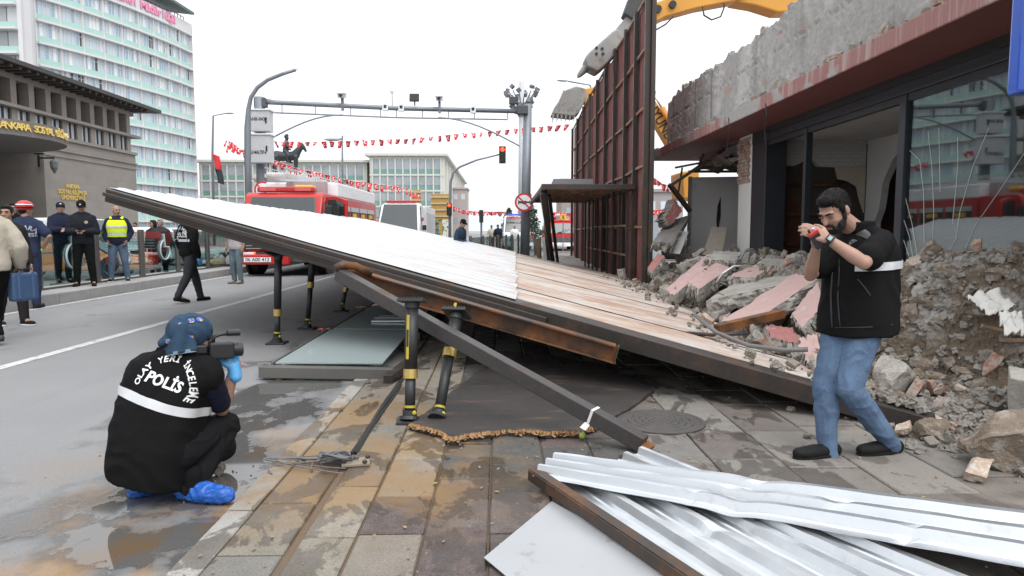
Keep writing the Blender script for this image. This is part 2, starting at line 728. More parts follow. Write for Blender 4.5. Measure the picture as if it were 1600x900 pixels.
BEIGE, GREYL, MAROON, DARKS, TAN = (.30, .265, .205), (.20, .19, .17), (.078, .046, .040), (.055, .053, .048), (.26, .225, .18)
mb = MB()
mcol = []
r1 = random.Random(12)
for ci, (xa, xb) in enumerate(cols):
    y = -1.5 - r1.random() * .5
    while y < 40:
        L = r1.uniform(.42, .72) if ci else 1.0
        if y > 14:
            L *= 2
        xm = (xa + xb) / 2
        if ci == 0:
            q = (.42, .41, .385)
        elif xm < -.64:
            q = r1.choice([BEIGE, BEIGE, TAN, GREYL])
        elif xm < -.34:
            q = r1.choice([BEIGE, MAROON, TAN, BEIGE]) if y < 3.4 else r1.choice([BEIGE, TAN])
        elif xm < .9:
            q = r1.choice([MAROON, DARKS, MAROON, GREYL, DARKS, (.10, .07, .06)]) if y < 4.6 else r1.choice([(.15, .14, .13), DARKS, (.11, .10, .09)])
        else:
            q = r1.choice([(.21, .20, .185), (.20, .175, .155), (.14, .11, .095), (.23, .215, .2), (.27, .25, .225)])
        j = r1.uniform(.85, 1.15)
        q = tuple(v * j for v in q)
        zt = .022 + r1.uniform(-.004, .004)
        o = len(mb.v)
        e = .006
        t1, t2 = r1.uniform(-.003, .003), r1.uniform(-.003, .003)
        mb.add([(xa, y, -.02), (xb, y, -.02), (xb, y + L - .012, -.02), (xa, y + L - .012, -.02),
                (xa + e, y + e, zt + t1), (xb - e, y + e, zt + t2), (xb - e, y + L - .012 - e, zt - t1), (xa + e, y + L - .012 - e, zt - t2),
                (xa, y, zt - e), (xb, y, zt - e), (xb, y + L - .012, zt - e), (xa, y + L - .012, zt - e)],
               [(4, 5, 6, 7), (8, 9, 5, 4), (9, 10, 6, 5), (10, 11, 7, 6), (11, 8, 4, 7), (0, 1, 9, 8), (1, 2, 10, 9), (2, 3, 11, 10), (3, 0, 8, 11)])
        mcol += [q] * 12
        y += L
nf = len(mb.f)
mb.cur = 1
mb.add([(-1.33, -3, .006), (5.5, -3, .006), (5.5, 60, .006), (-1.33, 60, .006)], [(0, 1, 2, 3)])
mcol += [(.2, .2, .2)] * 4
side = mb.build('pavement', [M_PAVER, M_JOINT], fix=False)
ca = side.data.color_attributes.new('col', 'FLOAT_COLOR', 'POINT')
for i, q in enumerate(mcol):
    ca.data[i].color = (*q, 1)
kind(side, 'structure')

# ================================================================ FALLEN HOARDING PANEL
PA, PB, PC, PD = P(172, 302, 9.6), P(574, 347, 24.2), G(985, 438, 0.02), G(1440, 660, .06)


def pan(u, v, h=0.):
    """u: 0 at the buried foot, 1 at the raised top edge; v: 0 near, 1 far"""
    p = (PD * (1 - v) + PC * v) * (1 - u) + (PA * (1 - v) + PB * v) * u
    n_ = ((PA - PD).cross(PC - PD)).normalized()
    if n_.z < 0:
        n_ = -n_
    return p + n_ * h


PU = (PA - PD).length
PW = (PC - PD).length
root = thing('fallen_hoarding', 'big metal clad hoarding section toppled over the pavement with its rusty underside propped up', 'hoarding', PD)
n = NT('galvanised_white')
f = n.noise(.9, 4, n.vec((1, .35, 1)), .5)
c = n.mix(f, (.45, .465, .48), (.51, .52, .53))
c = n.mix(n.math('MULTIPLY', n.rng(n.noise(2.2, 8, rough=.7), .60, .72), .35), c, (.50, .44, .38))
gx = n.sep()
dm = n.math('MULTIPLY', n.rng(gx[0], -2.6, .2), n.rng(n.noise(1.6, 9, n.vec((.5, 2.0, 1)), .68), .44, .62))
c = n.mix(n.math('MULTIPLY', dm, .75), c, (.36, .26, .19))
c = n.mix(n.math('MULTIPLY', n.rng(n.noise(3.0, 9, n.vec((.25, 5, 1), loc=(3, 0, 0)), .7), .55, .68), .35), c, (.25, .235, .22))
n.set(col=c, rough=.36, metal=.12)
M_GALVW = n.m
n = NT('dusty_brown_sheet')
k = n.rng(n.noise(.9, 8, n.vec((.5, 2.2, 1)), .66), .42, .60)
c = n.mix(n.noise(5, 6), (.38, .33, .285), (.50, .455, .41))
c = n.mix(n.math('MULTIPLY', k, .8), c, (.30, .155, .085))
k2 = n.rng(n.noise(2.5, 8, n.vec(loc=(4, 4, 4)), .7), .5, .62)
c = n.mix(n.math('MULTIPLY', k2, .7), c, (.46, .44, .42))
n.set(col=c, rough=.85)
n.bump(n.noise(45, 6), .3, .004)
M_DUSTY = n.m
US = []         # where the white sheets stop, at the near and the far edge
for v_ in (0, 1):
    u_ = min(range(200, 600), key=lambda k_: abs(proj(pan(k_ / 1000, v_, .08))[0] - 806)) / 1000
    US.append(u_)



def sheet_strip(v0, v1, u0, u1, h, nr=4, amp=.022, nu=10, wav=0.):
    m_ = MB()
    prof = []
    for i in range(nr):
        a = i / nr
        prof += [(a, 0), (a + .38 / nr, 0), (a + .5 / nr, amp), (a + .88 / nr, amp)]
    prof.append((1, 0))
    vs, fs = [], []
    for iu in range(nu + 1):
        u = u0 + (u1 - u0) * iu / nu
        for a, hh in prof:
            vs.append(pan(u, v0 + (v1 - v0) * a, h + hh + wav * mnoise.noise(V((u * 9, (v0 + a * (v1 - v0)) * 40, h * 50)))))
    k_ = len(prof)
    for iu in range(nu):
        for j in range(k_ - 1):
            fs.append((iu * k_ + j, iu * k_ + j + 1, (iu + 1) * k_ + j + 1, (iu + 1) * k_ + j))
    return m_.add(vs, fs)


r1 = random.Random(3)
NS = 17
for i in range(NS):
    v0, v1 = i / NS + .0008, (i + 1) / NS + .003
    sheet_strip(v0, v1, US[0] + (US[1] - US[0]) * (v0 + v1) / 2 + r1.uniform(-.002, .002), 1.0 + r1.uniform(-.006, .016), .075 + (i % 2) * .006, 2, .016, 12, .004).build('metal_sheet', M_GALVW, root, fix=False)
NB = 9
for i in range(NB):
    sheet_strip(i / NB + .0008, (i + 1) / NB - .0008, -.02, max(US) + .03, .052 + (i % 2) * .006, 1, .004, 10, .006).build('cladding_board', M_DUSTY, root, fix=False)
# frame: channel along the near edge, rails and posts under the sheets
mb = MB()
mb.beam(pan(-.01, -.004, -.015), pan(1.0, -.004, -.015), .05, .14, up=(0, 0, 1))
mb.beam(pan(.30, -.008, -.02), pan(1.002, -.008, -.02), .04, .05)
mb.beam(pan(-.01, .004, .058), pan(1.004, .004, .058), .16, .014)
mb.beam(pan(.30, .0, -.115), pan(1.002, .0, -.09), .10, .06)
mb.build('edge_channel', M_DKRUST, root, bevel=.006)
for u in (.10, .28, .46, .64, .82, .99):
    mb = MB()
    mb.beam(pan(u, .006, -.005), pan(u, .995, -.005), .08, .08, up=(0, 0, 1))
    mb.build('cross_rail', M_DKRUST, root)
for v in (.16, .33, .5, .66, .83, .99):
    mb = MB()
    mb.beam(pan(.02, v, -.095), pan(.98, v, -.095), .1, .09)
    mb.build('post', M_DKRUST, root)
mb = MB()
mb.add([pan(0, 0, .04), pan(1, 0, .04), pan(1, 1, .04), pan(0, 1, .04)], [(0, 1, 2, 3)])
mb.build('backing_board', mat('brown_board', (.035, .026, .02), .9, bump=.3, bscale=20), root, fix=False)

# ================================================================ STANDING HOARDING
HP = [(3.42, 15.9), (3.47, 18.5), (3.53, 22.0), (3.60, 26.0), (3.75, 31.0), (3.95, 37.0)]
HTOP = 6.78


def hpt(t, z, off=0.):
    t = max(0, min(len(HP) - 1.001, t))
    i = int(t)
    f_ = t - i
    a, b = V(HP[i]), V(HP[i + 1])
    d = (b - a).normalized()
    p = a.lerp(b, f_)
    return V((p.x - d.y * off, p.y + d.x * off, z))


n = NT('maroon_sheet')
c = n.mix(n.noise(2.5, 6, n.vec((3, 3, .6))), (.15, .045, .042), (.25, .085, .075))
k = n.rng(n.noise(1.6, 8, n.vec((2, 2, .7), loc=(2, 2, 2)), .65), .5, .66)
c = n.mix(n.math('MULTIPLY', k, .75), c, (.07, .055, .05))
n.set(col=c, rough=.5, metal=.15)
M_MAROON = n.m
M_RAILR = rust_mat('rail_rust', (.16, .09, .06), (.32, .20, .13), (.4, .6), 5)
root = thing('standing_hoarding', 'tall dark red corrugated hoarding still upright beside the demolition site', 'hoarding', (3.5, 16, 0))
r1 = random.Random(5)
NT_SH = 21
for i in range(NT_SH):
    a0, a1 = i / NT_SH * 4.99, (i + .93 + r1.uniform(0, .05)) / NT_SH * 4.99
    if i in (9, 13):
        a1 -= .05
    m_ = MB()
    nn = 24
    vs, fs = [], []
    for j in range(nn + 1):
        t = a0 + (a1 - a0) * j / nn
        o_ = (.0, .0, .045, .045)[j % 4]
        for z in (.02, HTOP + r1.uniform(0, .001) + .05 * math.sin(i * 2.1)):
            vs.append(hpt(t, z, -.10 + o_))
    for j in range(nn):
        fs.append((2 * j, 2 * j + 2, 2 * j + 3, 2 * j + 1))
    m_.add(vs, fs).build('corrugated_sheet', M_MAROON, root, fix=False)
for i in range(10):
    t = .01 + 4.97 * i / 9
    mb = MB()
    mb.beam(hpt(t, 0, .03), hpt(t, HTOP, .03), .10, .12, up=(1, 0, 0))
    mb.build('post', M_DKRUST, root)
for z in (1.45, 2.9, 4.25, 5.6, HTOP - .03):
    mb = MB()
    for i in range(20):
        mb.beam(hpt(i * 4.99 / 20, z + .02 * math.sin(i), -.005), hpt((i + 1) * 4.99 / 20, z + .02 * math.sin(i + 1), -.005), .055, .06)
    mb.build('rail', M_RAILR, root)
mb = MB()
mb.beam(hpt(0, .0, -.09), hpt(0, HTOP + .4, -.09), .22, .10, up=(1, 0, 0))
mb.build('end_post', M_DKRUST, root, bevel=.008)

# covered walkway along it
root = thing('walkway_canopy', 'low steel pedestrian canopy with leaning posts attached to the upright hoarding', 'canopy', (2.3, 17.5, 0))
n = NT('canopy_board')
c = n.mix(n.noise(3, 6), (.05, .034, .03), (.10, .065, .055))
n.set(col=c, rough=.8)
M_CANB = n.m
ZC = 2.46
mb = MB()
vs = [(1.08, 17.2, ZC + .05), (3.38, 17.2, ZC + .04), (3.45, 26.5, ZC + .04), (1.25, 26.5, ZC + .05)]
mb.prism(vs, (0, 0, .03))
mb.build('roof_sheet', M_CANB, root)
mb = MB()
mb.beam((1.05, 17.15, ZC), (3.40, 17.15, ZC), .10, .13)
mb.build('front_beam', M_DKRUST, root, bevel=.006)
for xx in (1.1, 3.3):
    mb = MB()
    mb.beam((xx, 17.2, ZC - .03), (xx + .12, 26.4, ZC - .03), .09, .12)
    mb.build('side_beam', M_DKRUST, root)
for i in range(7):
    yy = 18.3 + i * 1.3
    mb = MB()
    mb.beam((1.15, yy, ZC), (3.35, yy, ZC), .06, .07)
    mb.build('rafter', M_RAILR, root)
mb = MB()
mb.prism([(1.35, 17.9, ZC + .1), (2.45, 17.9, ZC + .1), (2.45, 17.96, ZC + .26), (1.42, 17.96, ZC + .26)], (0, .04, 0))
mb.build('upper_panel', mat('grey_panel', (.10, .10, .11), .6), root)
for (a, b, w_) in ((P(847, 300, 17.3), G(866, 424, .02), .13), (P(851, 300, 18.2), G(858, 418, .02), .13), (P(858, 305, 20), G(872, 415, .02), .10), (P(856, 305, 22.5), G(861, 408, .02), .09)):
    mb = MB()
    mb.beam(a, b, w_, w_, up=(0, 1, 0))
    mb.build('post', M_DKRUST, root, bevel=.006)
for i in range(9):
    mb = MB()
    yy = 17.4 + i * 1.05
    mb.beam((3.25, yy, .02), (3.25, yy, ZC), .06, .06, up=(0, 1, 0))
    mb.build('inner_post', M_DKRUST, root)
for z in (.75, 1.5):
    mb = MB()
    mb.beam((3.24, 17.4, z), (3.3, 26, z), .04, .05)
    mb.build('inner_rail', M_RAILR, root)
t_ = thing('bent_board', 'buckled brown board propped against the foot of the canopy posts', 'board', G(848, 410))
mb = MB()
mb.prism([P(832, 372, 21.5), P(846, 373, 21.6), P(846, 404, 21.7), P(842, 412, 21.6), P(838, 398, 21.5)], (0, .08, 0))
mb.build('panel', mat('tan_board', (.30, .23, .17), .85, bump=.2), t_)
mb = MB()
mb.prism([P(846, 371, 21.9), P(851, 371, 21.9), P(856, 420, 21.9), P(852, 418, 21.9)], (0, .05, 0))
mb.build('white_backing', M_WHITEP, t_)
# ================================================================ DAMAGED SHOP BUILDING (right)
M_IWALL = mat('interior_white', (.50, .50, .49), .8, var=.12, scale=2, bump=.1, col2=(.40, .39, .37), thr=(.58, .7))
M_SOFFIT = mat('soffit_maroon', (.16, .055, .048), .65, var=.12, scale=1.5)
n = NT('fascia_plaster')
xyz = n.sep()
c = n.mix(n.noise(3, 6), (.25, .115, .105), (.32, .17, .155))
st = n.rng(n.noise(1.0, 6, n.vec((1, 9, .6)), .6), .52, .62)
c = n.mix(n.math('MULTIPLY', st, .6), c, (.42, .36, .34))
pl = n.rng(n.noise(.55, 6, n.vec(loc=(0, 2.1, 0)), .5), .55, .57)
c = n.mix(pl, c, n.mix(n.noise(12, 5), (.24, .235, .225), (.40, .39, .37)))
n.set(col=c, rough=.8)
n.bump(n.noise(30, 6), .3, .006)
M_FASCIA = n.m
n = NT('broken_wall')
v = n.vec((1, 1, 1))
big = n.noise(1.1, 7, v, .62)
fine = n.noise(9, 8, v, .7)
c = n.mix(fine, (.20, .195, .19), (.47, .455, .43))
c = n.mix(n.rng(big, .50, .62), c, n.mix(n.noise(4, 4), (.40, .39, .37), (.50, .49, .47)))
vs_ = n.rng(n.noise(.8, 3, n.vec((1, 2.2, .15), loc=(3, 3, 0))), .60, .68)
c = n.mix(n.math('MULTIPLY', vs_, .6), c, (.15, .145, .14))
bk = n.rng(n.noise(3.4, 5, n.vec((1, 1, 1.8), loc=(9, 2, 4)), .55), .63, .68)
c = n.mix(n.math('MULTIPLY', bk, .8), c, (.40, .24, .18))
n.set(col=c, rough=.95)
n.bump(n.math('ADD', fine, n.math('MULTIPLY', n.vor(14, v), .5)), .7, .022)
M_BWALL = n.m
bld = thing('damaged_building', 'half demolished single storey shop building with broken concrete top and maroon eaves', 'building', (5.5, 9, 0))
YN, YF = 3.6, 20.6
# cornice slab
mb = MB()
mb.bb(4.5, 10.5, YN, YF, 3.451, 3.68)
o = mb.build('eaves_slab', [M_FASCIA], bld, bevel=.015)
mb = MB()
mb.add([(4.52, YN, 3.447), (5.5, YN, 3.447), (5.5, YF - .02, 3.447), (4.52, YF - .02, 3.447)], [(0, 3, 2, 1)])
mb.build('soffit', M_SOFFIT, bld, fix=False)
# broken masonry band above, rough face and jagged top
mb = MB()
NU, NV = 230, 22


def wall_top(y):
    b = 4.94 + .05 * math.sin(y * .8) + .10 * mnoise.noise(V((y * 1.3, 1, 0))) + .09 * mnoise.noise(V((y * 4.1, 5, 0))) + .05 * mnoise.noise(V((y * 11, 9, 0)))
    if y > 18.6:
        b -= (y - 18.6) * .10
    return b


def wf(face):
    def f_(a, b):
        y = YN + (19.3 - YN) * a
        z = 3.66 + (wall_top(y) - 3.66) * b
        p = V((0, y, z))
        rg = sstep(-.15, .35, mnoise.noise(p * .9 + V((7, 1, 3))))
        d = .022 * fbm(p * 1.5, 3) + (.004 + .018 * rg) * fbm(p * 8, 4)
        ystep = .03 if abs(y * .42 % 1 - .5) < .012 else 0
        zs = .025 if abs(z - 4.42 + .02 * mnoise.noise(V((y, 0, 0)))) < .014 else 0
        return V((face + (d + ystep + zs) * (1 if face < 5 else -1), y + .04 * fbm(p * 3) * (1 if a > .98 else 0), z))
    return f_


mb.grid(wf(4.70), NU, NV)
mb.grid(wf(5.15), NU, 4)
k = len(mb.v)
mb.grid(lambda a, b: wf(4.70)(a, 1.0).lerp(wf(5.15)(a, 1.0), b) + V((0, 0, .05 * fbm(V((b * 3, a * 90, 0))) * math.sin(b * 3.14))), NU, 5)
mb.grid(lambda a, b: wf(4.70)(1.0, a).lerp(wf(5.15)(1.0, a), b) + V((0, .05 * fbm(V((b * 3, a * 9, 2))) * math.sin(b * 3.14), 0)), NV, 5)
mb.build('broken_wall', M_BWALL, bld, smooth=False, fix=False)
# header, columns, mullions, panes on the shop front
mb = MB()
mb.bb(5.42, 5.75, YN, 14.75, 3.20, 3.446)
mb.build('header', M_DARKFRAME, bld, bevel=.01)
mb = MB()
mb.bb(5.36, 5.419, YN, 13.9, 3.33, 3.445)
mb.build('shutter_box', mat('header_black', (.018, .02, .023), .35), bld)
mb = MB()
mb.bb(5.42, 5.85, 13.95, 14.72, .0, 3.199)
mb.build('dark_column', M_DARKFRAME, bld, bevel=.01)
mb = MB()
mb.bb(5.42, 5.80, 14.722, 15.5, .0, 3.446)
o = mb.build('white_column', mat('white_tile', (.62, .62, .60), .5, var=.1, scale=2, col2=(.45, .42, .38), thr=(.6, .7)), bld, bevel=.008)
mb = MB()
for i in range(13):
    for j in range(3):
        mb.bb(5.385 + rnd.uniform(0, .015), 5.418, 14.80 + j * .24 + (i % 2) * .06, 15.02 + j * .24 + (i % 2) * .06, 2.42 + i * .075, 2.485 + i * .075)
mb.build('brick_facing', M_BRICK, bld)
for yc, wd in ((12.22, .10), (9.28, .16)):
    mb = MB()
    mb.bb(5.44, 5.56, yc - wd / 2, yc + wd / 2, 0, 3.198)
    mb.build('mullion', M_DARKFRAME, bld, bevel=.008)
mb = MB()
mb.bb(5.46, 5.54, YN, 13.94, 3.10, 3.197)
mb.build('top_rail', M_DARKFRAME, bld)
pane = MB()
pane.bb(5.492, 5.504, YN, 9.19, .15, 3.098)
po = pane.build('window_pane', M_SHOPGLASS, bld)
M_CRACK = mat('crack_white', (.65, .72, .70), .5)
crk = [[(1421, 235), (1437, 250), (1443, 300), (1444, 380)], [(1450, 205), (1456, 260), (1459, 330), (1457, 385), (1446, 420)], [(1467, 200), (1468, 260), (1469, 300)],
       [(1545, 200), (1520, 260), (1500, 330), (1494, 372), (1480, 400)], [(1415, 310), (1425, 350), (1432, 390), (1434, 425)], [(1411, 340), (1421, 370), (1426, 400)],
       [(1412, 375), (1420, 400), (1424, 425)], [(1496, 215), (1497, 250), (1494, 290), (1488, 350)], [(1600, 240), (1560, 300), (1525, 350), (1505, 395)], [(1455, 385), (1475, 400), (1490, 415)],
       [(1408, 400), (1416, 425)], [(1444, 395), (1460, 405), (1470, 420)]]
for c_ in crk:
    mb = MB()
    mb.tube([PX(a, b, 5.487) for a, b in c_], .0028, 4)
    mb.build('crack', M_CRACK, po)
# interior
mb = MB()
mb.bb(5.76, 10.4, YN, 19.8, 3.25, 3.449)
mb.build('ceiling', M_IWALL, bld)
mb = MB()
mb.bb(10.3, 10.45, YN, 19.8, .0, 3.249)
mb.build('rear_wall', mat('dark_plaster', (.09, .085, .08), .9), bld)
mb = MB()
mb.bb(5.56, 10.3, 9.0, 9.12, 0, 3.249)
mb.build('added_dark_partition', mat('room_dark', (.10, .10, .10), .9, var=.4, scale=1.5), bld)  # dark plane added to stand for the unlit room behind the pane
# white brick wall over rusty sheets, hole with ragged edge
n = NT('white_brick')
b_ = n.t.nodes.new('ShaderNodeTexBrick')
sx = n.sep()
cb = n.t.nodes.new('ShaderNodeCombineXYZ')
n.t.links.new(sx[0], cb.inputs[0])
n.t.links.new(sx[2], cb.inputs[1])
n.t.links.new(cb.outputs[0], b_.inputs[0])
b_.inputs['Scale'].default_value = 3.2
b_.inputs['Mortar Size'].default_value = .012
b_.inputs['Color1'].default_value = (.50, .50, .49, 1)
b_.inputs['Color2'].default_value = (.46, .46, .45, 1)
b_.inputs['Mortar'].default_value = (.30, .30, .29, 1)
n.set(col=b_.outputs[0], rough=.8)
n.bump(b_.outputs[1], -.4, .01)
M_WBRICK = n.m
mb = MB()
edge = [(5.86, 2.74), (6.2, 2.73), (6.32, 2.78), (6.44, 2.86), (6.60, 2.85), (6.72, 2.72), (7.2, 2.70), (7.72, 2.70)]
mb.prism([V((x, 14.4, z)) for x, z in edge] + [V((7.72, 14.4, 3.25)), V((5.86, 14.4, 3.25))], (0, .14, 0))
mb.build('white_brick_wall', M_WBRICK, bld)
mb = MB()
mb.bb(5.86, 9.0, 14.56, 14.62, 0, 3.2)
mb.build('rusty_sheet_wall', rust_mat('rusty_door', (.075, .07, .065), (.11, .045, .028), (.47, .55), 1.1, (1, 1, .4), metal=.1), bld)
for z in (2.34, 1.72, 1.08):
    mb = MB()
    mb.tube([(6.05, 14.45, z), (7.3, 14.45, z)], .035, 8)
    mb.build('shelf_bar', M_RUST, bld)
for x in (6.5, 7.15):
    mb = MB()
    mb.bb(x, x + .05, 14.47, 14.53, 0, 2.72)
    mb.build('shelf_upright', M_DKRUST, bld)
mb = MB()
q = [(13.0, 3.25), (14.38, 3.25), (14.38, .6), (14.05, .6), (14.0, 1.55), (13.85, 1.8), (13.75, 2.35), (13.45, 2.75), (13.22, 2.9)]
mb.prism([V((7.73, y, z)) for y, z in q], (.14, 0, 0))
mb.build('torn_partition', M_IWALL, bld)
mb = MB()
mb.prism([V((7.05, 14.35, 2.7)), V((7.7, 14.35, 2.7)), V((7.7, 14.35, 1.75)), V((7.6, 14.35, 2.0)), V((7.52, 14.35, 2.3)), V((7.3, 14.35, 2.42)), V((7.12, 14.35, 2.45))], (0, .04, 0))
mb.build('plaster_scrap', mat('cream_plaster', (.42, .38, .30), .9), bld)
mb = MB()
mb.bb(5.5, 10.4, YN, 19.8, 0, .02)
mb.build('floor', mat('shop_floor', (.2, .19, .18), .9), bld)
# exposed inner room at the torn far end
mb = MB()
mb.prism([V((4.95, 17.6, 0)), V((6.35, 17.6, 0)), V((6.35, 17.6, 2.76)), V((4.95, 17.6, 2.74))], (0, .15, 0))
mb.build('exposed_wall', M_IWALL, bld)
mb = MB()
mb.bb(4.90, 4.948, 17.58, 17.78, 0, 2.76)
mb.build('wall_edge', mat('grey_edge', (.25, .25, .25), .8), bld)
mb = MB()
mb.prism([V((5.62, 17.585, 2.0)), V((5.70, 17.585, 2.25)), V((5.71, 17.585, 1.75)), V((5.64, 17.585, 1.3)), V((5.60, 17.585, 1.6))], (0, .01, 0))
mb.build('wall_hole', M_BLACK, bld)
bars = [(P(1048, 290, 16.6), P(1132, 233, 16.6), .10), (P(1046, 288, 16.6), P(1078, 330, 16.8), .12), (P(1076, 268, 16.9), P(1155, 268, 16.9), .08), (P(1055, 262, 17.4), P(1160, 242, 17.4), .07), (P(1060, 300, 17.3), P(1066, 262, 17.3), .05),
        (P(1090, 262, 17), P(1100, 240, 17), .05), (P(1120, 262, 17), P(1150, 236, 17), .05)]
for a, b, w_ in bars:
    mb = MB()
    mb.beam(a, b, w_, w_ * .7)
    mb.build('hanging_bar', M_DKRUST, bld)
mb = MB()
mb.grid(lambda a, b: V((4.95 + 1.4 * a, 16 + 1.5 * b, 3.05 + .18 * fbm(V((a * 4, b * 4, 0))) - .15 * b)), 14, 10)
mb.build('torn_ceiling', mat('ceiling_debris', (.17, .15, .12), .95, var=.5, scale=5, bump=.8, bscale=18, bdist=.03), bld, fix=False)
# loose cable hanging from the eaves
for (a, b) in ((1138, 190), (1196, 168)):
    mb = MB()
    mb.tube([PX(a, b - 6, 4.49), PX(a + 2, b + 12, 4.48), PX(a - 1, b + 38, 4.47), PX(a + 1, b + 60, 4.48)], .008, 5)
    mb.build('torn_cable', M_BLACK, bld)
# debris lying on the ledge
r1 = random.Random(21)
mb = MB()
for i in range(230):
    y = r1.uniform(4.6, 20.3)
    s_ = r1.choice([.03, .04, .05, .06, .09])
    mb.rock((4.55 + r1.random() * .17, y, 3.685 + s_ * .3), (s_, s_ * r1.uniform(1, 2), s_ * .8), i, Quaternion((r1.random(), r1.random(), r1.random(), r1.random())).to_matrix() if r1.random() < .5 else None, 1)
kind(mb.build('ledge_debris', M_CONC, bld), 'stuff')
mb = MB()
for i in range(150):
    y = r1.uniform(4.6, 19.2)
    s_ = r1.choice([.05, .07, .10, .14])
    mb.rock((r1.uniform(4.72, 5.05), y, wall_top(y) + s_ * .15), (s_, s_ * r1.uniform(1, 1.8), s_), i, None, 1)
kind(mb.build('top_debris', M_CONC, bld), 'stuff')
for y in (8.2, 7.15, 9.4, 12.3, 14.9):
    mb = MB()
    mb.rock((4.57, y, 3.72), (.10, .26, .07), int(y * 10), None, 2, .2)
    tag(mb.build('loose_brick', M_BRICK), 'red brick fragment lying on the ledge above the maroon eaves', 'brick', 'brick fragments on the eaves ledge')

# blue sign hanging at the right edge of view
bs = thing('blue_sign', 'bright blue hanging shop sign box seen edge on beside the shop front', 'sign', PX(1594, 70, 4.05))
mb = MB()
mb.bb(3.88, 4.8, 5.13, 5.27, 2.40, 4.4)
mb.build('sign_box', mat('blue_plastic', (.015, .08, .45), .25, coat=.4), bs, bevel=.03, seg=3)
mb = MB()
mb.bb(3.93, 4.8, 5.115, 5.129, 2.47, 4.35)
mb.build('sign_face', mat('blue_face', (.02, .11, .52), .3), bs)

# ================================================================ RUBBLE HEAPS


def xbase(y):
    return PD.x + (PC.x - PD.x) * (y - PD.y) / (PC.y - PD.y)


def heap_h(x, y):
    xb = xbase(y)
    a = sstep(xb - .55, 4.9, x) * (.34 + .46 * sstep(6.3, 9.0, y)) * sstep(5.6, 7.2, y) * sstep(24, 14, y)
    p = V((x, y, 0))
    h = a * (1 + .25 * fbm(p * 1.3))
    # earth mound in front of the big pane
    d = math.hypot((x - 4.75) / (1.35 if x < 4.75 else 2.2), (y - 6.5) / (1.25 if y < 6.5 else 1.7))
    m = .98 * sstep(1.02, .28, d + .10 * fbm(p * 1.7))
    # gravelly skirt
    sk = .17 * sstep(1.75, .9, d) * (1 + .5 * fbm(p * 2.5))
    h = max(h, m) + sk * .8 + .05 * max(0, fbm(p * 5)) * (1 if h > .02 else 0)
    return h


n = NT('earth_rubble')
c = n.mix(n.noise(5, 8, rough=.7), (.085, .064, .045), (.22, .175, .13))
c = n.mix(n.rng(n.noise(2.2, 6, n.vec(loc=(4, 2, 1))), .5, .62), c, n.mix(n.noise(18, 6), (.24, .23, .215), (.42, .40, .37)))
n.set(col=c, rough=1.0, spec=.2)
n.bump(n.math('ADD', n.noise(16, 8, rough=.7), n.vor(22)), .9, .05)
M_EARTH = n.m
n = NT('rubble_fines')
c = n.mix(n.noise(7, 8, rough=.7), (.18, .165, .145), (.37, .34, .30))
c = n.mix(n.rng(n.noise(11, 5, n.vec(loc=(4, 2, 1))), .62, .7), c, (.36, .21, .15))
n.set(col=c, rough=1.0, spec=.2)
n.bump(n.math('ADD', n.noise(30, 8, rough=.7), n.vor(34)), .9, .035)
M_FINES = n.m


def heap_mesh(x0, x1, y0, y1, nu, nv, cut):
    m_ = MB()
    vs, fs, idx = [], [], {}
    for i in range(nu + 1):
        for j in range(nv + 1):
            x, y = x0 + (x1 - x0) * i / nu, y0 + (y1 - y0) * j / nv
            h = heap_h(x, y)
            p = V((x, y, 0))
            z = h + (.035 * fbm(p * 9, 4) + .03 * fbm(p * 22, 3)) * min(1, h * 6)
            vs.append(V((x + .03 * fbm(p * 7 + V((9, 0, 0))), y, z if h > cut else -.05)))
    for i in range(nu):
        for j in range(nv):
            fs.append((i * (nv + 1) + j, (i + 1) * (nv + 1) + j, (i + 1) * (nv + 1) + j + 1, i * (nv + 1) + j + 1))
    keep = [f_ for f_ in fs if any(vs[q].z > -.04 for q in f_)]
    return m_.add(vs, keep)


o = heap_mesh(2.5, 5.48, 4.3, 8.6, 110, 150, .012).build('earth_mound', M_EARTH, smooth=False)
tag(o, 'tall mound of brown earth and crushed masonry heaped against the cracked shop window', 'earth mound')
o = heap_mesh(2.4, 5.5, 8.55, 24, 90, 240, .012).build('rubble_heap', M_FINES, smooth=False)
tag(o, 'long grey bank of crushed rubble between the toppled hoarding and the shop front', 'rubble')


def pan_h(x, y):
    """height of the toppled panel over (x, y), or None"""
    vv = (y - PD.y) / (PC.y - PD.y)
    for _ in range(4):
        d0 = PD.lerp(PC, vv)
        d1 = PA.lerp(PB, vv)
        uu = (x - d0.x) / (d1.x - d0.x)
        p = pan(uu, vv)
        vv += (y - p.y) / (PC.y - PD.y)
    if 0 <= uu <= 1 and 0 <= vv <= 1:
        return pan(uu, vv, .085).z
    return None


def top_h(x, y):
    h = heap_h(x, y)
    q = pan_h(x, y)
    return max(h, q if q is not None else .02)


def rq(r):
    return Quaternion((r.gauss(0, 1), r.gauss(0, 1), r.gauss(0, 1), r.gauss(0, 1))).normalized().to_matrix()


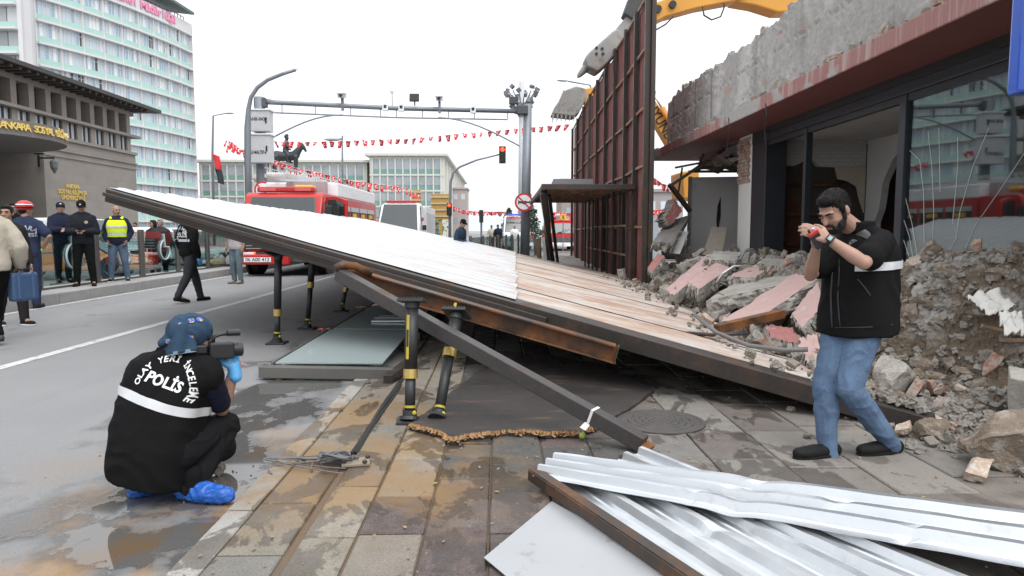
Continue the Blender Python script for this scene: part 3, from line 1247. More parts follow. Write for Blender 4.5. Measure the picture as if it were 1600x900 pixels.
# loose stones and bricks: countable, one object each; meshes shared between copies
r1 = random.Random(77)
rocks = []
RM = [M_CONC, mat('brown_mortar', (.205, .16, .118), .95, var=.35, scale=5, bump=.9, bscale=24, bdist=.02, col2=(.34, .31, .28), thr=(.5, .65)), M_CONC,
      mat('pale_mortar', (.40, .375, .34), .95, var=.25, scale=6, bump=.9, bscale=26, bdist=.02, col2=(.27, .24, .21), thr=(.5, .65)),
      mat('rosy_mortar', (.33, .25, .22), .95, var=.3, scale=5, bump=.9, bscale=24, bdist=.02, col2=(.36, .34, .32), thr=(.48, .6))]
for i in range(14):
    mb = MB()
    mb.rock((0, 0, 0), (1, r1.uniform(.6, 1.3), r1.uniform(.35, .8)), 100 + i, None, 6, .42)
    rocks.append(mb.mesh('concrete_chunk', RM[i % 5]))
    bm = bmesh.new(); bm.from_mesh(rocks[-1]); bmesh.ops.recalc_face_normals(bm, faces=bm.faces); bm.to_mesh(rocks[-1]); bm.free()
M_BRK2 = mat('brick_pale', (.38, .27, .20), .9, var=.3, scale=9, bump=.6, bscale=40, col2=(.44, .42, .38), thr=(.45, .6))
bricks = []
for i in range(8):
    mb = MB()
    mb.rock((0, 0, 0), (1, .5, .36), 300 + i, None, 3, .12)
    me = mb.mesh('brick', M_BRICK if i % 2 else M_BRK2)
    bm = bmesh.new(); bm.from_mesh(me); bmesh.ops.recalc_face_normals(bm, faces=bm.faces); bm.to_mesh(me); bm.free()
    bricks.append(me)


def drop(me, name, x, y, s_, r, label, cat, group, sink=.12, flat=False, z=None):
    o_ = bpy.data.objects.new(name, me)
    COL.objects.link(o_)
    o_.scale = (s_, s_, s_)
    q = rq(r) if not flat else Matrix.Rotation(r.uniform(0, 6.28), 3, 'Z') @ Matrix.Rotation(r.gauss(0, .25), 3, 'X') @ Matrix.Rotation(r.gauss(0, .25), 3, 'Y')
    o_.rotation_euler = q.to_euler()
    o_.location = (x, y, (top_h(x, y) if z is None else z) + s_ * (.33 - sink))
    return tag(o_, label, cat, group)


for i in range(175):
    y = 5.4 + 12.5 * r1.random() ** 1.5
    x = xbase(y) - .45 + (5.4 - xbase(y) + .45) * r1.random()
    if x < xbase(y) - .1 and r1.random() < .5:
        x += .4
    inm = y < 8.2 and x > 3.5
    drop(rocks[r1.choice([1, 6, 11])] if inm else r1.choice(rocks), 'concrete_chunk', x, y, (.7 if inm else 1) * r1.choice([.09, .12, .15, .19, .24, .30]), r1, 'broken grey concrete chunk in the rubble bank beside the toppled hoarding', 'concrete chunk', 'concrete chunks in the rubble bank')
for i in range(60):
    y = 5.3 + 10 * r1.random() ** 1.6
    x = xbase(y) - .5 + (5.2 - xbase(y) + .5) * r1.random()
    drop(r1.choice(bricks), 'brick', x, y, r1.uniform(.17, .25), r1, 'loose red or tan brick in the rubble bank beside the toppled hoarding', 'brick', 'bricks in the rubble bank')
for i in range(70):
    a = r1.uniform(2.2, 5.2)
    d = r1.uniform(.35, 1.2)
    x, y = 4.75 + math.cos(a) * d * 1.35, 6.5 + math.sin(a) * d * 1.3
    if x > 5.4 or x < 3.2:
        continue
    drop(rocks[r1.choice([1, 1, 6, 11, 3])], 'mound_stone', x, y, r1.choice([.05, .07, .09, .12, .15]), r1, 'rough stone sticking out of the brown earth mound', 'stone', 'stones in the earth mound', .2)
for (px, py, s_, b) in ((1412, 680, .17, 1), (1452, 682, .20, 0), (1528, 745, .20, 1), (1573, 728, .42, 0), (1395, 655, .12, 0), (1505, 700, .10, 0), (1480, 668, .11, 1), (1520, 690, .09, 0), (1470, 640, .13, 0), (1440, 600, .16, 0),
                        (1500, 620, .12, 1), (1555, 700, .10, 0), (1390, 610, .16, 1), (1425, 570, .18, 1), (1243, 570, .21, 1), (1192, 556, .2, 1), (1150, 545, .18, 1), (1405, 545, .2, 0)):
    p = G(px, py, .03)
    drop(r1.choice(bricks) if b else rocks[(1, 6, 4, 11)[px % 4]], 'brick' if b else 'concrete_chunk', p.x, p.y, s_, r1, ('brick' if b else 'grey concrete lump') + ' lying loose on the dusty paving near the foot of the earth mound', 'brick' if b else 'concrete chunk',
         'loose bricks on the paving' if b else 'loose lumps on the paving', .05, True)
mb = MB()
for i in range(5400):
    if i >= 4200:
        x, y = 2.3 + 1.3 * r1.random(), 3.4 + 1.9 * r1.random()
        if (x - 2.62) * 1.6 + (y - 4.3) * .45 + .3 * mnoise.noise(V((x * 3, y * 3, 8))) < r1.uniform(-.1, .5):
            continue
    elif i < 2200:
        y = 3.6 + 3.0 * r1.random()
        x = 2.7 + 2.6 * r1.random() + (.5 if y < 4.4 else 0)
        if mnoise.noise(V((x * 1.5, y * 1.5, 3))) + (x - 3.3) * .6 < r1.uniform(-.1, .6):
            continue
    else:
        y = 5 + 12 * r1.random() ** 1.5
        x = xbase(y) - 1.0 + (6.2 - xbase(y)) * r1.random()
        if x < xbase(y) - .35 and r1.random() < .75 or x > 5.4:
            continue
    s_ = r1.choice([.012, .018, .025, .035, .05, .07])
    mb.rock((x, y, top_h(x, y) + s_ * .25), (s_ * r1.uniform(.8, 1.5), s_, s_ * .8), i % 37, rq(r1), 1, .3)
tag(kind(mb.build('rubble_gravel', [M_FINES]), 'stuff'), 'small crushed gravel and mortar scattered over paving and rubble', 'gravel')

# big broken slabs with pink painted faces
SL = [
    ([(1040, 452, 11.2), (1052, 462, 10.6), (1130, 396, 13.2), (1104, 398, 13.6)], .16, M_PINK, 'long narrow pink painted slab sloping at the back left of the rubble bank'),
    ([(1074, 440, 10.6), (1092, 452, 10.0), (1142, 418, 11.6), (1118, 410, 12.0)], .20, M_PINK, 'pink painted slab lying beside the longest narrow one, its grey edge showing'),
    ([(1138, 432, 10.8), (1180, 434, 10.2), (1204, 416, 11.4), (1168, 418, 11.8)], .20, M_PINK, 'small pink slab lying flat in the middle top of the rubble bank'),
    ([(1104, 470, 9.3), (1220, 445, 9.0), (1262, 424, 10.4), (1150, 440, 10.8)], .22, M_CONC, 'wide bare grey slab with a thick crumbled edge over a dark gap'),
    ([(1128, 502, 7.6), (1172, 508, 7.0), (1282, 432, 8.6), (1240, 428, 9.6)], .14, M_PINK, 'largest pink painted slab, sloping up behind the jeans wearing man'),
    ([(1236, 490, 7.4), (1252, 512, 6.7), (1286, 480, 7.2), (1278, 440, 8.2)], .12, M_PINK, 'cracked pink slab standing against the right of the largest one'),
    ([(1194, 506, 7.2), (1206, 528, 6.6), (1258, 540, 6.3), (1236, 512, 7.0)], .24, M_DPINK, 'dark pink curved block lying low in front of the sloping slabs'),
    ([(1250, 530, 6.4), (1262, 570, 5.9), (1284, 562, 5.9), (1276, 520, 6.5)], .16, M_PINK, 'upright pink fragment behind the legs of the jeans wearing man'),
    ([(1012, 418, 13.5), (1020, 424, 13.0), (1038, 400, 14.5), (1028, 396, 15.0)], .16, M_DPINK, 'dark broken slab tilted beside the foot of the upright hoarding'),
    ([(1020, 378, 15.2), (1052, 380, 15.4), (1078, 336, 17.0), (1044, 345, 17.2)], .22, mat('dark_concrete', (.17, .16, .15), .9, bump=.5, bscale=20), 'dark tilted concrete slab hanging under the torn end of the building'),
    ([(1040, 338, 16.2), (1046, 352, 16.2), (1066, 330, 16.6), (1056, 312, 16.8)], .25, M_DPINK, 'dark red lump of ceiling hanging below the torn end of the eaves'),
    ([(1100, 405, 12.4), (1148, 408, 12.0), (1160, 394, 13.2), (1118, 392, 13.4)], .16, M_CONC, 'grey slab topmost in the middle of the rubble bank before the white column'),
    ([(1190, 412, 11.0), (1240, 420, 10.6), (1250, 404, 11.8), (1200, 398, 12.2)], .18, M_CONC, 'grey slab topmost beside the dark shop column'),
]
for k, (cs, th, m_, lab) in enumerate(SL):
    q = [P(*c_) for c_ in cs]
    nrm = (q[1] - q[0]).cross(q[3] - q[0]).normalized()
    if nrm.z < 0:
        nrm = -nrm
    N = 14

    def sf(a, b, h=0.):
        p = (q[0] * (1 - a) + q[1] * a) * (1 - b) + (q[3] * (1 - a) + q[2] * a) * b
        e = min(a, 1 - a, b, 1 - b)
        lat = (q[1] - q[0]) * ((a - .5)) + (q[3] - q[0]) * ((b - .5))
        jag = .07 * fbm(V((a * 5 + k * 9, b * 5, 0))) + .05 * fbm(V((a * 14 + k * 9, b * 14, h * 20)))
        if e < .01:
            p = p + lat.normalized() * jag * (1.6 if h else 1)
        return p
    mb = MB()
    mb.grid(lambda a, b: sf(a, b) + nrm * (.012 * fbm(V((a * 4, b * 4, k)))), N, N)
    top_n = len(mb.f)
    mb.cur = 1
    mb.grid(lambda a, b: sf(a, b, th) - nrm * (th * (1 + .35 * fbm(V((a * 4, b * 4, k + 7))))), N, N)
    for (fa) in (lambda t: (t, 0), lambda t: (1, t), lambda t: (1 - t, 1), lambda t: (0, 1 - t)):
        def side(t, d, fa=fa):
            a, b = fa(t)
            p0, p1 = sf(a, b) + nrm * (.012 * fbm(V((a * 4, b * 4, k)))), sf(a, b, th) - nrm * (th * (1 + .35 * fbm(V((a * 4, b * 4, k + 7)))))
            p = p0.lerp(p1, d)
            if 0 < d < 1:
                out = (sf(a, b) - sf(.5, .5)).normalized()
                p += out * (.05 * fbm(p * 9) + .03 * fbm(p * 23)) + out * .02
            return p
        mb.grid(side, 26, 5)
    o = mb.build('concrete_slab', [m_, M_CONC], fix=True)
    tag(o, lab, 'concrete slab')
t_ = tag(MB().beam(P(1120, 514, 6.9), P(1222, 490, 7.3), .10, .09).build('rusty_beam', M_RUST, bevel=.006), 'short rusty steel beam lying across the rubble below the largest pink slab', 'steel beam')
tag(MB().tube([P(1085, 492, 8.0), P(1120, 520, 6.6), P(1170, 540, 6.2), P(1225, 547, 6.0), P(1262, 546, 5.9)], .022, 8).build('reinforcing_bar', mat('grey_bar', (.16, .15, .145), .6, .3), smooth=True), 'thick bent grey bar curving over the bricks in front of the slabs', 'steel bar')
tag(MB().tube([P(1068, 520, 6.9), P(1110, 523, 6.6), P(1170, 521, 6.5)], .02, 8).build('reinforcing_bar', M_DKRUST, smooth=True), 'straight rusty bar sticking out over the dusty hoarding boards', 'steel bar')
tag(MB().tube([P(1120, 440, 9.4), P(1128, 428, 9.2), P(1146, 416, 9.6), P(1160, 415, 10)], .012, 6).build('wire', M_WHITEP, smooth=True), 'pale loose wire arching above the middle of the rubble bank', 'wire')
tag(MB().tube([P(1156, 406, 12.2), P(1164, 393, 12.4), P(1176, 389, 12.4), P(1186, 398, 12.4)], .022, 6).build('conduit', M_STEEL, smooth=True), 'grey looped conduit at the foot of the white column', 'conduit')
# torn white paper bags on the mound
def scrap(pts, lab, seed):
    m_ = MB()
    q = [P(*c_) for c_ in pts]
    m_.grid(lambda a, b: (q[0] * (1 - a) + q[1] * a) * (1 - b) + (q[3] * (1 - a) + q[2] * a) * b + V((.03, .03, .06)) * fbm(V((a * 4 + seed, b * 4, seed))), 16, 12)
    o_ = m_.build('torn_sack', mat('white_sack', (.48, .47, .44), .6, col2=(.5, .28, .26), thr=(.66, .7), scale=9), smooth=True, fix=False)
    o_.modifiers.new('t', 'SOLIDIFY').thickness = .006
    tag(o_, lab, 'sack')


scrap([(1512, 462, 5.75), (1545, 492, 5.5), (1588, 478, 5.55), (1556, 452, 5.85)], 'torn white sack spread near the top of the earth mound', 1)
scrap([(1560, 490, 5.45), (1572, 520, 5.3), (1602, 516, 5.3), (1596, 486, 5.4)], 'white sack scrap hanging down the steep side of the mound', 4)
mb = MB()
mb.prism([P(1576, 648, 4.75), P(1606, 664, 4.6), P(1606, 596, 4.6), P(1578, 590, 4.75)], (.25, .35, .02))
tag(mb.build('concrete_block', M_CONC, bevel=.01), 'squared grey concrete block at the foot of the earth mound', 'concrete block')
# leaning boards in the torn room
t_ = tag(MB().prism([P(1098, 398, 15.2), P(1128, 398, 15.0), P(1136, 356, 15.8), P(1112, 354, 16)], (.03, .06, 0)).build('leaning_board', mat('tan_grey_board', (.24, .21, .17), .8)), 'tan board with a dark edge leaning inside the torn room', 'board')
t_ = tag(MB().prism([P(1048, 395, 15.6), P(1062, 397, 15.4), P(1076, 362, 16.2), P(1060, 361, 16.4)], (.03, .06, 0)).build('leaning_board', mat('pale_board', (.40, .40, .38), .8)), 'pale grey board leaning under the dark hanging slab', 'board')

# bent bars, wood splinters and wires sticking out of the rubble
r1 = random.Random(55)
for i in range(34):
    y = 5.6 + 9 * r1.random() ** 1.4
    x = xbase(y) - .35 + (4.9 - xbase(y)) * r1.random()
    p = V((x, y, top_h(x, y) + .06))
    a, L = r1.uniform(0, 6.28), r1.uniform(.25, .75)
    d = V((math.cos(a), math.sin(a), r1.uniform(-.05, .35)))
    if i % 2:
        q = [p, p + d * L * .4 + V((0, 0, .05 * r1.random())), p + d * L * .7 + V((0, 0, -.04)), p + d * L + V((.08 * r1.gauss(0, 1), .08 * r1.gauss(0, 1), .04))]
        tag(MB().tube(q, r1.choice([.006, .008, .011]), 6).build('bent_bar', M_DKRUST if i % 3 else M_STEEL, smooth=True), 'thin bent reinforcing bar sticking out of the rubble bank', 'steel bar', 'thin bent bars in the rubble')
    else:
        tag(MB().beam(p, p + d * L * .8, r1.uniform(.03, .07), r1.uniform(.012, .03)).build('wood_splinter', mat('splinter_wood', (.20, .14, .09), .9, var=.4, scale=9)), 'broken brown wood splinter lying on the rubble bank', 'wood splinter', 'wood splinters in the rubble')
# ================================================================ BACKGROUND BUILDINGS
n = NT('ashlar_stone')
sx = n.sep()
cb = n.t.nodes.new('ShaderNodeCombineXYZ')
n.t.links.new(n.math('ADD', sx[1], sx[0]), cb.inputs[0])
n.t.links.new(sx[2], cb.inputs[1])
b_ = n.t.nodes.new('ShaderNodeTexBrick')
n.t.links.new(cb.outputs[0], b_.inputs[0])
b_.inputs['Scale'].default_value = 1.0
b_.inputs['Brick Width'].default_value = 1.1
b_.inputs['Row Height'].default_value = .45
b_.inputs['Mortar Size'].default_value = .008
b_.inputs['Color1'].default_value = (.285, .255, .225, 1)
b_.inputs['Color2'].default_value = (.235, .215, .195, 1)
b_.inputs['Mortar'].default_value = (.19, .175, .16, 1)
n.set(col=n.mix(.35, b_.outputs[0], n.mix(n.noise(1.2, 6), (.16, .145, .13), (.36, .33, .30))), rough=.9)
M_STONE = n.m
M_GOLD = mat('gold_letters', (.75, .55, .16), .35, .4)
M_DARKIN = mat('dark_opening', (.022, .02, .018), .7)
M_WINL = mat('pale_window', (.50, .56, .62), .12, var=.25, scale=1.5, spec=.8)
M_BROWNF = mat('brown_frame', (.06, .045, .035), .6)
XB = -24.0
sb = thing('stone_building', 'brown grey stone university building with deep dark eaves, loggia openings and gold lettering', 'building', (XB, 40, 0))
YC = 46.1
m1 = MB()
m1.bb(-44, XB, 36.9, YC, 0, 6.3)
m1.bb(-44, XB - 2.6, 8, 36.9, 0, 6.3)
m1.bb(-44, XB - .6, 8, YC - .02, 6.3, 9.3)
m1.build('wall', M_STONE, sb)
mb = MB()
mb.bb(-44, XB, 8, YC, 8.82, 9.2)
mb.build('frieze', M_STONE, sb)
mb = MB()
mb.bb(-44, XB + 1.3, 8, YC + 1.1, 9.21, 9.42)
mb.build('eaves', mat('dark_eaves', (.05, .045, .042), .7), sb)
mb = MB()
for i in range(60):
    mb.bb(XB + .02, XB + 1.1, 9 + i * .62, 9.2 + i * .62, 9.06, 9.2)
mb.build('eaves_brackets', mat('dark_bracket', (.07, .06, .055), .8), sb)
for z0, z1, pr in ((7.40, 7.56, .30), (6.30, 6.48, .14), (5.70, 5.80, .10), (5.36, 5.44, .07)):
    mb = MB()
    mb.bb(XB - .5, XB + pr, 8 if z0 > 6 else 36.9, YC + (.25 if z0 > 7 else .05), z0, z1)
    mb.build('string_course', M_STONE, sb)
for i in range(24):
    yc = 44.75 - i * 1.31
    wpart = MB()
    wpart.bb(XB - .22, XB - .16, yc - .44, yc + .44, 6.5, 7.38)
    wo = wpart.build('window', M_WINL, sb)
    f_ = MB()
    for yy in (yc - .44, yc, yc + .44):
        f_.bb(XB - .16, XB - .10, yy - .05, yy + .05, 6.5, 7.38)
    f_.bb(XB - .155, XB - .095, yc - .4, yc + .4, 6.48, 6.54)
    f_.build('window_frame', M_BROWNF, wo)
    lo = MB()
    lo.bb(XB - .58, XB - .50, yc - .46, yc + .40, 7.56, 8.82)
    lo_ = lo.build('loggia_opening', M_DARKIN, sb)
    s_ = MB()
    s_.bb(XB - .48, XB - .44, yc - .40, yc - .30, 7.6, 8.8)
    s_.build('curtain', M_WINL, lo_)
    p_ = MB()
    p_.bb(XB - .55, XB, yc + .44, yc + .86, 6.48, 8.82)
    p_.build('pier', M_STONE, sb)
# curved entrance canopy
mb = MB()
CY, CR_ = 30.0, 5.4
prof = [(XB - 2.6 + 0, CY)]
pts = [V((XB - 2.6 + (CR_ + 2.0) * math.cos(a), CY + (CR_) * math.sin(a), 5.22)) for a in [R(-90 + 6 * i) for i in range(31)]]
mb.prism(pts, (0, 0, .62))
mb.build('entrance_canopy', mat('canopy_stone', (.15, .14, .13), .8), sb)
word = 'ANKARA SOSYAL BİLİMLER ÜNİVERSİTESİ'
for i, ch in enumerate(word):
    if ch == ' ':
        continue
    a = R(-22 + i * 1.95)
    c0 = V((XB - 2.6 + (CR_ + 2.03) * math.cos(a), CY + (CR_ + .03) * math.sin(a), 5.56))
    t_ = V((-(CR_ + 2) * math.sin(a), CR_ * math.cos(a), 0))
    text('letter', ch, .40, M_GOLD, sb, c0, t_, (0, 0, 1), .02, .03)
for i, (ln, z) in enumerate((('ANKARA', 3.82), ('SOSYAL BİLİMLER', 3.50), ('ÜNİVERSİTESİ', 3.18))):
    text('lettering', ln, .34, M_GOLD, sb, (XB + .03, 39.2, z), (0, 1, 0), (0, 0, 1), .015, .02, width=(1.25, 2.6, 2.1)[i])
mb = MB()
mb.tube([(XB - .9, 33.2, 0), (XB - .9, 33.2, 5.2)], .12, 12)
mb.build('gold_column', M_GOLD, sb, smooth=True)
wl = thing('wall_lantern', 'small dark lantern on a bracket on the stone building wall', 'lantern', (XB, 36.6, 4.9))
mb = MB()
mb.beam((XB - .1, 36.6, 5.15), (XB + .75, 36.6, 5.15), .06, .08)
mb.beam((XB - .05, 36.6, 5.3), (XB - .05, 36.6, 4.7), .12, .08, up=(0, 1, 0))
mb.build('bracket', M_BLACK, wl)
mb = MB()
mb.lathe([(.04, 5.1), (.20, 4.95), (.18, 4.65), (.08, 4.45), (.03, 4.35)], 10, Matrix.Translation((XB + .72, 36.6, 0)))
mb.build('lamp_head', mat('lantern_glass', (.12, .13, .13), .3), wl)
pq = thing('oval_plaque', 'oval dark red plaque on the stone building beside its gold lettering', 'plaque', (XB - 1.2, 36, 3.4))
mb = MB()
mb.lathe([(.95, 0), (.95, .06), (.86, .1), (.05, .1)], 28, Matrix.Translation((XB - 2.3, 35.4, 3.95)) @ Matrix.Rotation(R(90), 4, 'Y') @ Matrix.Diagonal((1.05, .72, 1, 1)))
mb.build('plaque_rim', mat('plaque_red', (.16, .08, .075), .5), pq)
mb = MB()
mb.lathe([(.62, 0), (.62, .03), (.3, .05), (.05, .05)], 24, Matrix.Translation((XB - 2.195, 35.4, 3.95)) @ Matrix.Rotation(R(90), 4, 'Y') @ Matrix.Diagonal((1.05, .72, 1, 1)))
mb.build('plaque_emblem', mat('plaque_pink', (.33, .22, .21), .5), pq)

# ---- tall slab block with green bands
M_TWHITE = mat('tower_white', (.62, .61, .62), .8, var=.06, scale=.3)
M_TGREEN = mat('tower_green', (.36, .55, .49), .5, var=.10, scale=.4)
n = NT('tower_glass')
cc = n.attr('col')
n.set(col=cc, rough=.12, spec=.7)
M_TGLASS = n.m
tw = thing('office_tower', 'tall curved office block with pale green bands, white ledges and a dark roof canopy', 'building', (-66, 120, 0))
T0, T1 = V((-71, 109, 0)), V((-62, 142, 0))
tdir = (T1 - T0).normalized()
tn = V((tdir.y, -tdir.x, 0))


def tp(a, off, z):
    p = T0.lerp(T1, a) + tn * (off + 3.2 * (4 * a * (1 - a)) * .5)
    return V((p.x, p.y, z))


FH, ZT = 3.39, 38.6 + 1.9
NA = 36
r1 = random.Random(4)


def band(name, zs0, zs1, off0, off1, m_, a0=0., a1=1.):
    m_b = MB()
    vs, fs = [], []
    for i in range(NA + 1):
        a = a0 + (a1 - a0) * i / NA
        vs += [tp(a, off0, zs0), tp(a, off1, zs0), tp(a, off1, zs1), tp(a, off0, zs1)]
    for i in range(NA):
        o_ = i * 4
        for k_ in range(4):
            fs.append((o_ + k_, o_ + (k_ + 1) % 4, o_ + 4 + (k_ + 1) % 4, o_ + 4 + k_))
    fs += [(0, 1, 2, 3), (NA * 4, NA * 4 + 3, NA * 4 + 2, NA * 4 + 1)]
    return m_b.add(vs, fs).build(name, m_, tw)


band('core', -1, ZT + 1.2, -14, -.35, M_TWHITE)
NBAY = 9
for f in range(13):
    zt = ZT - f * FH
    if zt < -2:
        break
    band('ledge', zt - .32, zt, -.4, .55, M_TWHITE)
    band('green_band', zt - FH + .02, zt - FH + .95, -.34, .02, M_TGREEN)
    g = MB()
    gc = []
    NPn = NBAY * 6
    for i in range(NPn):
        a0, a1 = (i + .05) / NPn, (i + .95) / NPn
        q = r1.random()
        c_ = (.48, .56, .62) if q < .5 else ((.30, .41, .52) if q < .85 else (.72, .73, .73))
        if r1.random() < .035:
            c_ = (.03, .035, .04)
        g.add([tp(a0, -.2, zt - FH + .95), tp(a1, -.2, zt - FH + .95), tp(a1, -.2, zt - .32), tp(a0, -.2, zt - .32)], [(0, 1, 2, 3)])
        gc += [c_] * 4
    for i in range(NPn + 1):
        a = i / NPn
        if i % 6:
            p0 = tp(a, -.16, zt - FH + .95)
            g.box((p0.x, p0.y, zt - FH / 2 + .3), (.10, .10, FH - 1.3))
            gc += [(.66, .69, .71)] * 8
    go = g.build('window_band', M_TGLASS, tw, fix=False)
    ca = go.data.color_attributes.new('col', 'FLOAT_COLOR', 'POINT')
    for i, q in enumerate(gc):
        ca.data[i].color = (*q, 1)
    band('transom', zt - .95, zt - .87, -.2, -.14, M_TWHITE)
for i in range(NBAY + 1):
    a = i / NBAY
    mb = MB()
    p0, p1 = tp(a, -.4, -1), tp(a, -.10, -1)
    mb.beam(V((p1.x, p1.y, -1)), V((p1.x, p1.y, ZT - .3)), .34, .34, up=(1, 0, 0))
    mb.build('pillar', M_TWHITE, tw)
band('parapet', ZT + .01, ZT + 2.0, -.5, .45, M_TWHITE)
mb = MB()
mb.prism([tp(.2, 2.2, ZT + 6.2), tp(.965, 2.0, ZT + 3.3), tp(.90, -8, ZT + 4.5), tp(.2, -8, ZT + 6.2)], (0, 0, .5))
mb.build('roof_canopy', mat('dark_green_roof', (.10, .135, .125), .6), tw)
mb = MB()
for i in range(16):
    a = .5 + i * .03
    mb.beam(tp(a, -.2, ZT + 2.01), tp(a, -.2, ZT + 3.0), .12, .12, up=(1, 0, 0))
for i in range(15):
    mb.beam(tp(.5 + i * .03, -.2, ZT + 2.9), tp(.53 + i * .03, -.2, ZT + 2.9), .12, .12)
mb.build('roof_railing', M_STEEL, tw)
M_PINKS = mat('pink_sign', (.75, .25, .42), .5)
msg = 'Genel Müdürlüğü'
for i, ch in enumerate(msg):
    if ch != ' ':
        a = .40 + i * .030
        p0, p1 = tp(a - .01, .6, 0), tp(a + .01, .6, 0)
        text('sign_letter', ch, 2.2, M_PINKS, tw, tp(a, .6, ZT + 1.1), p1 - p0, (0, 0, 1), .02, .05)
# right return and left wing
mb = MB()
mb.prism([tp(1, .55, 0), tp(1, -14, 0) + V((3, 6, 0)), tp(1, -14, 0), tp(1, -1, 0)], (0, 0, ZT + 2))
mb.build('end_wall', M_TWHITE, tw)
lw = thing('office_wing', 'flat grey windowed office wing joined by a white pier to the curved block', 'building', (-90, 101, 0))
mb = MB()
mb.prism([V((-67.7, 101, -1)), V((-71.2, 109.2, -1)), V((-72.0, 109.0, -1)), V((-68.3, 101, -1))], (0, 0, 47))
mb.build('white_pier', M_TWHITE, lw)
mb = MB()
mb.bb(-130, -72.2, 101.8, 115, -1, 46)
mb.bb(-72.2, -68.35, 101.8, 104, -1, 46)
mb.build('core', M_TWHITE, lw)
for f in range(13):
    zt = 32.9 + 2 * FH + .6 - f * FH
    if zt < 0:
        break
    mb = MB()
    mb.bb(-130, -68.35, 100.5, 101.8, zt - .3, zt)
    mb.build('ledge', M_TWHITE, lw)
    mb = MB()
    mb.bb(-130, -68.35, 101.2, 101.8, zt - FH + .02, zt - FH + .85)
    mb.build('green_band', M_TGREEN, lw)
    g, gc = MB(), []
    x = -68.4
    while x > -128:
        w_ = r1.choice([.9, 1.3, 1.8, 1.8])
        c_ = r1.choice([(.38, .40, .42), (.55, .57, .58), (.28, .30, .32), (.60, .62, .62)])
        g.add([(x - w_ + .12, 101.6, zt - FH + .85), (x, 101.6, zt - FH + .85), (x, 101.6, zt - .3), (x - w_ + .12, 101.6, zt - .3)], [(0, 1, 2, 3)])
        gc += [c_] * 4
        x -= w_
    go = g.build('window_band', M_TGLASS, lw, fix=False)
    ca = go.data.color_attributes.new('col', 'FLOAT_COLOR', 'POINT')
    for i, q in enumerate(gc):
        ca.data[i].color = (*q, 1)

# ---- low government blocks in the middle distance
M_GWALL = mat('cream_wall', (.58, .57, .53), .85, var=.06, scale=.2)
M_GWIN = mat('grey_window', (.30, .34, .36), .15, var=.5, scale=.35, spec=.8)
M_GGRN = mat('muted_green', (.17, .31, .28), .6)


def block(name, label, x0, x1, y, ztop, ncol, nrow, depth, fh=3.4, par=None):
    t = thing(name, label, 'building', ((x0 + x1) / 2, y, 0))
    mb = MB()
    mb.bb(x0, x1, y, y + depth, -1, ztop)
    mb.build('wall', M_GWALL, t)
    mb = MB()
    mb.bb(x0 - .9, x1 + .9, y - .9, y + depth + 1, ztop + .01, ztop + .5)
    mb.build('roof_slab', M_GWALL, t)
    pw = (x1 - x0 - 1.2) / ncol
    for r_ in range(nrow):
        zt = ztop - .7 - r_ * fh
        mb = MB()
        mb.bb(x0 + .5, x1 - .5, y - .06, y - .005, zt - fh + .25, zt - fh + 1.2)
        mb.build('green_band', M_GGRN, t)
        mb = MB()
        mb.bb(x0, x1, y - .34, y - .302, zt - fh - .12, zt - fh + .24)
        mb.build('floor_band', M_GWALL, t)
        for c_ in range(ncol):
            xc = x0 + .6 + (c_ + .5) * pw
            mb = MB()
            mb.bb(xc - pw * .38, xc + pw * .38, y - .1, y - .008, zt - fh + 1.22, zt)
            mb.build('window', M_GWIN, t)
    mb = MB()
    for c_ in range(ncol + 1):
        xc = x0 + .6 + c_ * pw
        mb.bb(xc - .16, xc + .16, y - .3, y - .01, ztop - .6 - nrow * fh, ztop - .4)
    mb.build('fins', M_GWALL, t)
    return t


t = block('government_building', 'cream office block with grey green windows behind the mounted statue', -65.5, -29.0, 152, 16.2, 19, 5, 14)
t = block('government_building', 'taller cream office block with a long blank side wall receding behind the traffic lights', -28.0, -12.0, 150, 17.4, 9, 5, 90)
mb = MB()
for k in range(9):
    mb.bb(-11.99, -11.7, 155 + k * 9, 155.5 + k * 9, 0, 17)
mb.build('side_fins', M_GWALL, t)
for (nm, lab, x0, x1, y, h, m_) in (('far_building', 'small pinkish grey far block right of the traffic lights', -14, -8.2, 175, 11.8, mat('pink_grey', (.40, .34, .32), .9)),
                                   ('far_building', 'far grey brown block seen through the pedestrian canopy', 10.0, 17.5, 110, 9.2, mat('brown_grey', (.30, .26, .24), .9)),
                                   ('far_building', 'far grey block with two windows between the hoarding and the torn eaves', 19.2, 24.2, 90, 6.4, mat('mauve_grey', (.32, .28, .28), .9))):
    t = thing(nm, lab, 'building', ((x0 + x1) / 2, y, 0))
    mb = MB()
    mb.bb(x0, x1, y, y + 10, -1, h)
    mb.build('wall', m_, t)
    mb = MB()
    mb.bb(x0 - .3, x1 + .3, y - .3, y + 10, h + .01, h + .4)
    mb.build('roof', m_, t)
    k = 3
    for r_ in range(3):
        for c_ in range(k):
            xc = x0 + (c_ + .5) * (x1 - x0) / k
            mb = MB()
            mb.bb(xc - .5, xc + .5, y - .06, y - .01, h - 2.6 - r_ * 3, h - 1.2 - r_ * 3)
            mb.build('window', M_GWIN if r_ else M_WINL, t)
